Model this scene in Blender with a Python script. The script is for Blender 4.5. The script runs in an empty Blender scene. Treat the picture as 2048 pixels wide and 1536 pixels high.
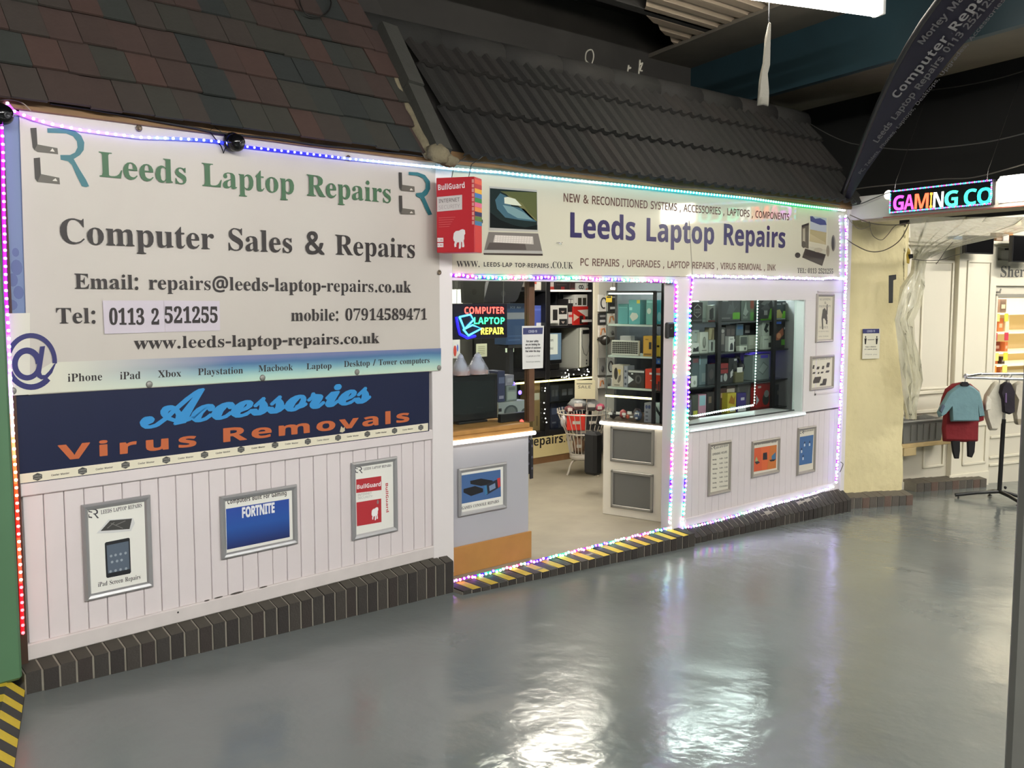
import bpy, math, random
from mathutils import Vector, Matrix
from mathutils.geometry import tessellate_polygon
S = bpy.context.scene
COL = S.collection
random.seed(7)
PI = math.pi

# ------------------------------------------------------------------ camera, world, exposure
F = 1950.0                      # focal length in pixels of the 2048 px wide frame
PITCH, YAW = math.radians(5.24), math.radians(41.86)
CAM = Vector((-2.885, -3.659, 1.475))
cp, sp = math.cos(PITCH), math.sin(PITCH)
E2 = Vector((math.sin(YAW), math.cos(YAW), 0))          # forward on the ground
R2 = Vector((math.cos(YAW), -math.sin(YAW), 0))         # right on the ground
FW = Vector((E2.x*cp, E2.y*cp, -sp)); UP = Vector((E2.x*sp, E2.y*sp, cp))
cd = bpy.data.cameras.new('camera'); cam = bpy.data.objects.new('camera', cd); COL.objects.link(cam)
cd.sensor_width = 36; cd.lens = F/2048*36; cd.clip_start = .05; cd.clip_end = 200
m3 = Matrix((R2, UP, -FW)).transposed()
cam.matrix_world = Matrix.Translation(CAM) @ m3.to_4x4()
S.camera = cam
W = bpy.data.worlds.new('hall_ambient'); S.world = W; W.use_nodes = True
W.node_tree.nodes['Background'].inputs[0].default_value = (.95, .97, 1, 1)
W.node_tree.nodes['Background'].inputs[1].default_value = .10
S.view_settings.view_transform = 'Standard'; S.view_settings.look = 'None'
S.view_settings.gamma = 1; S.view_settings.use_curve_mapping = False
S.view_settings.exposure = -0.06
LAMP = 300.0                     # brightness of the fluorescent diffusers
S.cycles.max_bounces = 7; S.cycles.transparent_max_bounces = 12
S.cycles.caustics_reflective = False; S.cycles.caustics_refractive = False
S.cycles.sample_clamp_indirect = 4.0

# ------------------------------------------------------------------ frames (planes things stand on or hang on)
class Frame:
    def __init__(s, o, ang):
        s.o = Vector(o); a = math.radians(ang)
        s.u = Vector((math.cos(a), math.sin(a), 0)); s.n = Vector((-math.sin(a), math.cos(a), 0))
        s.M = Matrix((s.u, s.n, Vector((0, 0, 1)))).transposed().to_4x4(); s.M.translation = s.o
    def hit(s, x, y, d=0.0):            # (along, height) where the sight line of a picture point meets the plane d behind the frame
        r = ray(x, y); p0 = s.o + s.n*d
        P = CAM + r*((p0-CAM).dot(s.n)/r.dot(s.n)) - s.o
        return P.dot(s.u), P.z
    def w(s, u, d, v): return s.o + s.u*u + s.n*d + Vector((0, 0, v))
def ray(x, y): return R2*((x-1024)/F) + UP*(-(y-768)/F) + FW
def at_z(x, y, z):
    r = ray(x, y); return CAM + r*((z-CAM.z)/r.z)
def at_depth(x, y, t): return CAM + ray(x, y)*t
KINK = 3.88
FR = Frame((0, 0, 0), 0)                 # shop front: sign, doorway and window
FL = Frame((0, 0, 0), KINK)              # boarded front with the banner
FP = Frame((3.72, .05, 0), -18)          # rendered pier
FS = Frame((4.72, .22, 0), -15)          # panelled shop beyond
FH = Frame((3.62, -.02, 0), math.degrees(math.atan2(-.97, -.23)))   # header across the aisle
FC = Frame((1.672, .554, 0), math.degrees(math.atan2(-.402, .089)))   # display cabinet in the doorway
ZI = .07                                 # shop floor
def floor_z(x): return .05-.041*x

# ------------------------------------------------------------------ materials
def lin(c): return tuple((v/255/12.92) if v/255 <= .04045 else ((v/255+.055)/1.055)**2.4 for v in c)
_M = {}
def mat(c, rough=.6, metal=0, emit=0, var=0, scale=8, bump=0, bscale=40, spec=.5, coat=0, name=None, alpha=None, detail=4):
    key = (tuple(c), rough, metal, emit, var, scale, bump, bscale, spec, coat, alpha)
    if key in _M: return _M[key]
    m = bpy.data.materials.new(name or 'm_%d_%d_%d' % tuple(int(v) for v in c)); m.use_nodes = True
    nt = m.node_tree; b = nt.nodes['Principled BSDF']; L = lin(c)
    b.inputs['Base Color'].default_value = L+(1,)
    b.inputs['Roughness'].default_value = rough; b.inputs['Metallic'].default_value = metal
    b.inputs['Specular IOR Level'].default_value = spec; b.inputs['Coat Weight'].default_value = coat
    b.inputs['Coat Roughness'].default_value = .04
    if emit:
        b.inputs['Emission Color'].default_value = L+(1,); b.inputs['Emission Strength'].default_value = emit
    if alpha is not None: b.inputs['Alpha'].default_value = alpha
    if var or bump:
        tc = nt.nodes.new('ShaderNodeTexCoord')
        if var:
            n = nt.nodes.new('ShaderNodeTexNoise'); n.inputs['Scale'].default_value = scale; n.inputs['Detail'].default_value = detail
            nt.links.new(tc.outputs['Object'], n.inputs['Vector'])
            r = nt.nodes.new('ShaderNodeMapRange'); r.inputs[1].default_value = .25; r.inputs[2].default_value = .75
            r.inputs[3].default_value = 1-var; r.inputs[4].default_value = 1+var
            nt.links.new(n.outputs['Fac'], r.inputs[0])
            x = nt.nodes.new('ShaderNodeVectorMath'); x.operation = 'SCALE'; x.inputs[0].default_value = L
            nt.links.new(r.outputs[0], x.inputs['Scale']); nt.links.new(x.outputs[0], b.inputs['Base Color'])
        if bump:
            n2 = nt.nodes.new('ShaderNodeTexNoise'); n2.inputs['Scale'].default_value = bscale; n2.inputs['Detail'].default_value = 5
            nt.links.new(tc.outputs['Object'], n2.inputs['Vector'])
            bp = nt.nodes.new('ShaderNodeBump'); bp.inputs['Strength'].default_value = bump; bp.inputs['Distance'].default_value = .02
            nt.links.new(n2.outputs['Fac'], bp.inputs['Height']); nt.links.new(bp.outputs[0], b.inputs['Normal'])
    _M[key] = m; return m
def ramp_mat(name, stops, axis=2, lo=0, hi=1, rough=.5, noise=0, fade=None):      # printed colour run along a local axis
    m = bpy.data.materials.new(name); m.use_nodes = True; nt = m.node_tree; b = nt.nodes['Principled BSDF']
    b.inputs['Roughness'].default_value = rough
    tc = nt.nodes.new('ShaderNodeTexCoord'); sx = nt.nodes.new('ShaderNodeSeparateXYZ'); nt.links.new(tc.outputs['Object'], sx.inputs[0])
    src = sx.outputs[axis]
    if noise:
        n = nt.nodes.new('ShaderNodeTexNoise'); n.inputs['Scale'].default_value = 9; nt.links.new(tc.outputs['Object'], n.inputs['Vector'])
        a = nt.nodes.new('ShaderNodeMath'); a.operation = 'MULTIPLY_ADD'; a.inputs[1].default_value = noise; nt.links.new(n.outputs['Fac'], a.inputs[0]); nt.links.new(src, a.inputs[2]); src = a.outputs[0]
    r = nt.nodes.new('ShaderNodeMapRange'); r.inputs[1].default_value = lo; r.inputs[2].default_value = hi; nt.links.new(src, r.inputs[0])
    cr = nt.nodes.new('ShaderNodeValToRGB'); nt.links.new(r.outputs[0], cr.inputs[0])
    while len(cr.color_ramp.elements) < len(stops): cr.color_ramp.elements.new(.5)
    for e, (p, c) in zip(cr.color_ramp.elements, stops): e.position = p; e.color = lin(c)+(1,)
    if fade:                        # (colour, from, to): the print pales out along the board
        mr = nt.nodes.new('ShaderNodeMapRange'); mr.inputs[1].default_value = fade[1]; mr.inputs[2].default_value = fade[2]; nt.links.new(sx.outputs[0], mr.inputs[0])
        mx = nt.nodes.new('ShaderNodeMix'); mx.data_type = 'RGBA'; mx.inputs[6].default_value = lin(fade[0])+(1,); nt.links.new(cr.outputs[0], mx.inputs[7]); nt.links.new(mr.outputs[0], mx.inputs[0]); nt.links.new(mx.outputs[2], b.inputs['Base Color'])
    else: nt.links.new(cr.outputs[0], b.inputs['Base Color'])
    return m
def glass_mat(name, tint=(.95, .98, .97), rough=.02):
    m = bpy.data.materials.new(name); m.use_nodes = True; nt = m.node_tree; nt.nodes.clear()
    N = lambda t: nt.nodes.new('ShaderNode'+t)
    o, t, g, x, ge, dt, ab, iv, pw, ma = N('OutputMaterial'), N('BsdfTransparent'), N('BsdfGlossy'), N('MixShader'), N('NewGeometry'), N('VectorMath'), N('Math'), N('Math'), N('Math'), N('Math')
    t.inputs[0].default_value = tint+(1,); g.inputs['Roughness'].default_value = rough
    dt.operation = 'DOT_PRODUCT'; ab.operation = 'ABSOLUTE'; iv.operation = 'SUBTRACT'; pw.operation = 'POWER'; ma.operation = 'MULTIPLY_ADD'
    iv.inputs[0].default_value = 1; pw.inputs[1].default_value = 5; ma.inputs[1].default_value = .96; ma.inputs[2].default_value = .02
    L = nt.links.new; L(ge.outputs['Normal'], dt.inputs[0]); L(ge.outputs['Incoming'], dt.inputs[1]); L(dt.outputs['Value'], ab.inputs[0]); L(ab.outputs[0], iv.inputs[1]); L(iv.outputs[0], pw.inputs[0]); L(pw.outputs[0], ma.inputs[0])
    L(ma.outputs[0], x.inputs[0]); L(t.outputs[0], x.inputs[1]); L(g.outputs[0], x.inputs[2]); L(x.outputs[0], o.inputs[0])
    return m
def film_mat(name, c, opacity=.5, rough=.25):
    m = bpy.data.materials.new(name); m.use_nodes = True; nt = m.node_tree; b = nt.nodes['Principled BSDF']
    b.inputs['Base Color'].default_value = lin(c)+(1,); b.inputs['Roughness'].default_value = rough; b.inputs['Coat Weight'].default_value = .5
    b.inputs['Alpha'].default_value = opacity
    tc = nt.nodes.new('ShaderNodeTexCoord'); n = nt.nodes.new('ShaderNodeTexNoise'); n.inputs['Scale'].default_value = 14; n.inputs['Detail'].default_value = 6
    nt.links.new(tc.outputs['Object'], n.inputs['Vector']); bp = nt.nodes.new('ShaderNodeBump'); bp.inputs['Strength'].default_value = .8; bp.inputs['Distance'].default_value = .03
    nt.links.new(n.outputs['Fac'], bp.inputs['Height']); nt.links.new(bp.outputs[0], b.inputs['Normal']); return m
WHITE = mat((222, 217, 216), .45, var=.02, scale=3)
GLASS = glass_mat('window_glass'); BLACK = mat((22, 22, 24), .4); PAPER = mat((226, 226, 218), .6)
CHROME = mat((200, 200, 205), .18, 1); ALU = mat((168, 169, 170), .38, .55)

# ------------------------------------------------------------------ lettering outlines (polylines, steps in 1/500 em)
GLYPHS = {}
GLYPHS['r'] = ('&,-.0123459@ACDEFGHIKLMNOPRSTUVWYabcdefghiklmnoprstuwy', [
[246,[93,-3,-36,6,-26,18,-10,19,-3,32,5,18,9,14,38,29,-20,26,-8,18,-1,24,5,16,11,13,15,8,19,5,21,0,18,-4,20,-15,8,-14,2,-18,-2,-16,-7,-14,-16,-18,-23,-15,65,-63,14,24,9,30,30,0,-16,-47,-18,-25,49,-48,-40,0,-29,28,-20,-15,-23,-11],[94,146,25,18,11,18,-2,23,-17,13,-25,-1,-11,-8,-4,-8,-2,-14,4,-14],[94,23,31,4,32,20,-70,68,-32,-27,-6,-18,0,-14,4,-12,13,-14]],
[90,[14,-43,17,82,31,0,2,-4,-6,-22,-22,-56]],
[108,[13,77,0,26,82,0,0,-26]],
[90,[45,-5,-17,8,-4,15,4,15,17,8,17,-8,4,-15,-6,-17]],
[192,[96,-3,-29,5,-12,6,-19,21,-13,31,-7,60,6,55,15,40,13,14,15,9,31,5,29,-5,12,-6,19,-21,16,-48,4,-43,-6,-55,-15,-40,-13,-14,-16,-9],[96,22,19,4,19,20,10,39,2,35,-2,36,-10,38,-12,15,-26,9,-20,-4,-7,-5,-12,-15,-7,-24,-4,-50,2,-35,9,-39,12,-15,7,-5]],
[192,[90,0,2,209,-47,-39,-15,19,65,51,24,0,0,-240]],
[192,[16,0,0,25,98,101,17,27,4,25,-8,25,-21,13,-20,2,-19,-4,-32,-19,-16,20,25,16,23,9,25,3,36,-6,24,-18,10,-18,3,-22,-5,-28,-24,-39,-83,-85,122,0,0,-27]],
[192,[81,-3,-35,2,-31,11,0,27,33,-11,33,-5,32,5,20,14,7,13,2,16,-6,22,-12,10,-16,7,-56,3,0,25,45,2,23,11,13,18,0,27,-14,18,-27,6,-28,-3,-33,-17,-15,20,40,20,26,5,24,-1,33,-10,15,-13,9,-16,2,-29,-8,-23,-17,-16,-24,-10,29,-8,14,-10,12,-21,2,-26,-10,-29,-15,-17,-33,-14]],
[192,[122,0,0,54,-115,0,0,26,113,161,30,0,0,-160,35,0,0,-27,-35,0,0,-54],[36,81,86,0,2,129]],
[192,[83,-3,-34,3,-28,10,0,28,23,-10,27,-6,23,0,18,4,14,8,11,13,5,16,0,20,-9,21,-19,14,-31,4,-41,-5,-15,10,9,113,120,0,0,-27,-95,0,-6,-70,37,4,39,-7,28,-19,13,-32,-3,-40,-11,-22,-9,-9,-35,-18]],
[192,[64,-3,-30,3,0,25,23,-4,24,1,15,4,18,10,13,14,9,17,9,51,-24,-20,-19,-7,-28,-1,-21,6,-17,13,-12,17,-6,23,0,32,8,25,21,23,29,13,35,-1,24,-9,13,-12,20,-33,7,-50,-5,-51,-12,-37,-22,-29,-16,-11,-19,-8],[92,113,18,2,18,10,13,15,4,17,-4,23,-11,21,-18,14,-19,3,-15,-2,-19,-12,-8,-13,-5,-28,4,-25,7,-12,18,-11]],
[302,[145,-30,-29,2,-27,8,-22,11,-19,16,-14,20,-9,24,-5,28,1,39,5,23,12,31,19,26,16,15,29,16,22,7,38,4,27,-3,24,-6,31,-19,23,-28,10,-23,5,-27,-2,-38,-9,-28,-17,-21,-19,-9,-22,0,-13,8,-13,20,-9,-14,-13,-10,-18,-5,-17,0,-23,11,-15,21,-5,39,3,16,9,21,15,16,13,7,37,7,45,-8,-3,-76,2,-21,6,-9,9,-3,11,1,10,7,9,17,5,24,-4,47,-8,19,-11,16,-32,21,-30,7,-26,0,-27,-5,-23,-10,-19,-15,-15,-18,-11,-22,-6,-25,-2,-27,4,-36,12,-29,21,-21,29,-12,35,-5,32,3,41,12,0,-23,-33,-10],[144,57,19,5,12,16,5,21,3,51,-25,3,-17,-2,-13,-9,-9,-12,-6,-26,3,-27,9,-13]],
[215,[0,0,94,241,27,0,93,-241,-31,0,-29,74,-95,0,-28,-74],[69,101,76,0,-38,109]],
[212,[131,-3,-28,2,-23,7,-20,12,-15,16,-12,21,-8,24,-4,55,4,27,9,23,12,20,17,17,32,16,26,5,29,1,28,-5,24,-9,-12,-26,-25,10,-23,3,-21,0,-26,-9,-11,-7,-17,-20,-14,-43,0,-34,7,-30,13,-24,9,-9,23,-13,30,-4,57,10,0,-27,-27,-7]],
[245,[33,0,0,240,101,-2,24,-7,21,-11,18,-14,13,-19,12,-36,1,-52,-4,-21,-16,-34,-26,-24,-34,-15,-44,-5],[63,26,67,4,28,11,19,19,12,27,4,34,-4,35,-11,26,-9,10,-22,14,-28,7,-56,1]],
[187,[33,0,0,240,134,0,0,-27,-104,0,0,-75,98,0,0,-26,-98,0,0,-85,104,0,0,-27]],
[174,[33,0,0,240,134,0,0,-27,-104,0,0,-85,97,0,0,-26,-97,0,0,-102]],
[244,[135,-3,-28,2,-24,7,-20,12,-17,16,-12,20,-9,24,-5,42,3,28,7,26,12,22,16,18,20,14,37,13,30,2,31,-2,40,-12,-11,-26,-29,10,-26,3,-23,0,-29,-9,-12,-7,-19,-20,-6,-13,-8,-30,2,-49,15,-35,13,-13,16,-9,31,-8,30,0,29,6,0,71,-52,0,0,27,83,0,0,-118,-40,-9]],
[249,[33,0,0,240,30,0,0,-102,123,0,0,102,30,0,0,-240,-30,0,0,112,-123,0,0,-112]],
[114,[13,0,0,17,29,7,0,192,-29,6,0,18,87,0,0,-18,-28,-6,0,-192,28,-7,0,-17]],
[208,[33,0,0,240,30,0,0,-118,106,118,35,0,-95,-105,99,-135,-36,0,-85,115,-24,-22,0,-93]],
[176,[33,0,0,240,30,0,0,-213,105,0,0,-27]],
[305,[33,0,0,240,44,0,74,-197,77,197,44,0,0,-240,-30,0,2,210,-81,-210,-25,0,-79,210,1,-210]],
[255,[33,0,0,240,34,0,128,-199,-1,199,29,0,0,-240,-36,0,-128,199,1,-199]],
[262,[131,-3,-40,5,-22,10,-17,14,-14,19,-10,22,-8,54,8,53,10,22,14,18,17,14,22,10,41,5,39,-5,21,-10,18,-14,14,-18,10,-22,8,-54,-8,-53,-10,-22,-14,-19,-18,-14,-21,-10],[131,23,16,1,25,8,19,17,12,24,7,47,-3,33,-16,38,-18,17,-12,5,-29,4,-29,-4,-12,-5,-19,-17,-17,-38,-3,-33,7,-47,13,-24,18,-17,12,-5]],
[203,[33,0,0,240,81,-1,41,-11,17,-15,11,-19,3,-33,-9,-29,-15,-18,-24,-14,-34,-6,-41,-1,0,-93],[63,119,49,2,19,5,13,9,8,14,3,19,-3,17,-7,12,-12,10,-17,5,-53,2]],
[209,[33,0,0,240,83,-1,39,-10,17,-14,11,-19,2,-39,-6,-17,-10,-14,-31,-19,66,-107,-35,0,-59,99,-47,0,0,-99],[63,125,57,1,21,10,9,11,4,15,-1,25,-7,12,-12,8,-16,5,-55,2]],
[184,[83,-3,-37,3,-29,8,0,29,52,-13,43,3,13,6,8,10,5,12,-1,19,-6,10,-10,9,-61,27,-24,18,-13,24,-1,34,12,24,23,16,31,7,38,-2,37,-11,-10,-26,-45,12,-35,-3,-18,-15,-4,-10,1,-15,4,-11,12,-12,65,-30,21,-15,12,-21,2,-32,-8,-21,-15,-17,-33,-15]],
[187,[78,0,0,213,-75,0,0,27,180,0,0,-27,-75,0,0,-213]],
[245,[122,-3,-46,8,-22,16,-15,22,-9,42,0,155,30,0,0,-156,6,-30,10,-15,15,-10,32,-6,33,6,14,11,10,16,5,29,0,155,30,0,0,-155,-7,-37,-13,-23,-21,-17,-18,-7]],
[201,[86,0,-86,240,32,0,58,-166,11,-40,11,41,58,165,31,0,-85,-240]],
[312,[67,0,-63,240,32,0,40,-159,8,-45,10,47,45,157,32,0,45,-152,12,-52,48,204,32,0,-64,-240,-30,0,-59,204,-57,-204]],
[190,[80,0,0,92,-80,148,33,0,62,-118,62,118,33,0,-80,-147,0,-93]],
[188,[72,-3,-26,4,-20,14,-10,25,3,30,18,22,20,9,28,5,47,2,-1,27,-8,15,-21,9,-29,-3,-29,-11,-9,23,41,13,44,0,25,-12,14,-24,2,-145,-21,0,-7,26,-25,-22],[79,20,25,5,18,14,9,23,1,26,-50,-3,-17,-5,-11,-8,-7,-16,2,-22,10,-9]],
[207,[114,-3,-29,5,-27,21,-8,-23,-21,0,0,255,29,0,-2,-99,29,22,21,5,21,-1,32,-14,16,-19,6,-12,6,-29,0,-36,-12,-42,-26,-25],[109,21,18,3,19,15,7,17,4,34,-1,25,-6,19,-10,14,-14,8,-17,2,-20,-2,-20,-14,-9,-26,-2,-26,4,-35,7,-16,12,-11]],
[161,[101,-3,-35,6,-27,19,-17,33,-3,47,7,32,20,30,30,16,32,3,42,-9,-9,-25,-39,8,-19,-2,-15,-8,-10,-14,-7,-19,-2,-25,2,-23,6,-19,17,-19,17,-5,15,-1,41,11,0,-27,-20,-7]],
[207,[92,-3,-35,8,-26,25,-12,42,0,35,7,30,5,12,16,19,33,14,21,1,20,-5,29,-21,-2,98,30,0,0,-255,-24,0,-6,24,-11,-12,-16,-10],[97,21,20,3,20,13,10,24,2,28,-2,25,-9,27,-12,11,-29,7,-17,-3,-19,-16,-10,-28,-2,-23,2,-23,10,-27,11,-11]],
[189,[105,-3,-37,6,-22,14,-21,30,-6,30,3,44,11,26,23,25,33,11,27,-1,28,-13,19,-24,9,-33,0,-28,-123,0,6,-31,10,-15,14,-10,17,-6,24,0,44,12,0,-26,-27,-9],[50,108,91,0,-3,24,-7,13,-11,9,-22,5,-16,-2,-18,-11,-8,-13]],
[116,[37,0,0,157,-32,0,0,14,32,10,0,24,5,21,17,21,16,7,20,3,35,-6,-8,-23,-21,4,-16,-1,-12,-8,-4,-10,-3,-33,45,0,0,-23,-45,0,0,-157]],
[207,[97,-81,-42,5,-22,7,0,27,23,-9,28,-5,24,0,15,5,17,14,7,14,3,47,-19,-18,-24,-8,-28,0,-23,7,-9,7,-16,20,-9,26,-3,48,7,29,21,32,20,12,25,4,20,-2,18,-7,20,-18,4,24,24,0,0,-183,-3,-28,-10,-22,-15,-15,-23,-9],[97,21,27,5,13,9,10,24,2,31,-2,26,-11,27,-20,13,-20,2,-23,-6,-12,-11,-8,-17,-4,-35,2,-24,10,-27,12,-11]],
[208,[29,0,0,255,29,0,-2,-100,26,21,33,7,23,-2,19,-8,17,-21,6,-35,0,-117,-29,0,-2,131,-4,12,-8,9,-26,6,-30,-6,-16,-18,-6,-29,-1,-105]],
[87,[44,210,-13,5,-5,14,5,14,13,4,13,-6,4,-12,-5,-14],[29,0,0,180,29,0,0,-180]],
[179,[29,0,0,255,29,0,-2,-162,81,87,34,0,-73,-77,78,-103,-35,0,-63,84,-20,-18,0,-66]],
[87,[29,0,0,255,29,0,0,-255]],
[314,[29,0,0,180,23,0,5,-25,24,21,30,7,30,-4,11,-7,15,-19,20,20,32,10,38,-5,20,-17,9,-31,1,-130,-29,0,-2,131,-12,21,-23,6,-26,-5,-11,-10,-8,-14,-4,-30,0,-99,-29,0,-1,131,-12,21,-24,6,-26,-6,-15,-18,-6,-29,-1,-105]],
[208,[29,0,0,180,23,0,5,-25,20,18,25,9,25,1,30,-10,17,-21,6,-22,0,-130,-29,0,-2,131,-4,12,-8,9,-26,6,-29,-6,-17,-18,-6,-29,-1,-105]],
[203,[101,-3,-35,7,-27,20,-17,34,-4,32,9,47,14,22,21,16,12,4,28,4,36,-7,27,-20,16,-33,4,-33,-4,-32,-4,-14,-15,-23,-20,-16],[102,21,19,3,21,16,10,27,2,23,-2,24,-10,26,-13,12,-28,6,-27,-6,-13,-12,-8,-16,-4,-34,5,-33,8,-17,12,-12]],
[207,[29,-81,0,261,24,0,4,-25,22,20,19,7,29,0,22,-7,26,-25,10,-26,2,-51,-12,-42,-26,-26,-35,-8,-29,5,-29,21,2,-104],[109,21,18,3,17,15,10,22,3,30,-1,22,-10,27,-12,12,-25,6,-20,-2,-19,-13,-10,-24,-2,-29,4,-34,7,-17,12,-11]],
[139,[29,0,0,180,24,0,4,-33,18,21,17,11,20,4,22,-2,-4,-27,-20,2,-15,-2,-19,-12,-11,-14,-7,-25,0,-103]],
[161,[74,-3,-33,3,-24,8,0,27,39,-13,35,0,12,3,11,9,3,8,-1,13,-16,15,-52,23,-18,11,-10,16,-2,24,11,22,24,13,32,4,30,-3,27,-9,-10,-23,-34,10,-29,0,-20,-10,-3,-16,14,-15,50,-22,23,-14,10,-16,2,-25,-6,-17,-13,-13,-17,-9]],
[121,[84,-3,-31,7,-17,20,-5,20,0,113,-26,0,0,14,26,12,12,38,17,0,0,-41,52,0,0,-23,-52,0,0,-104,3,-17,5,-7,11,-7,35,3,0,-23]],
[208,[92,-3,-23,2,-19,8,-18,21,-5,34,0,118,29,0,2,-131,5,-12,8,-9,25,-7,30,6,16,18,7,29,0,106,30,0,0,-180,-24,0,-6,24,-8,-10,-16,-11]],
[264,[53,0,-49,180,30,0,37,-149,45,149,32,0,43,-149,39,149,30,0,-50,-180,-34,0,-44,149,-45,-149]],
[171,[28,-81,-24,3,0,24,25,-2,15,5,14,16,15,34,-73,181,32,0,43,-113,11,-38,53,151,32,0,-86,-224,-22,-27,-16,-7]],
])
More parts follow.
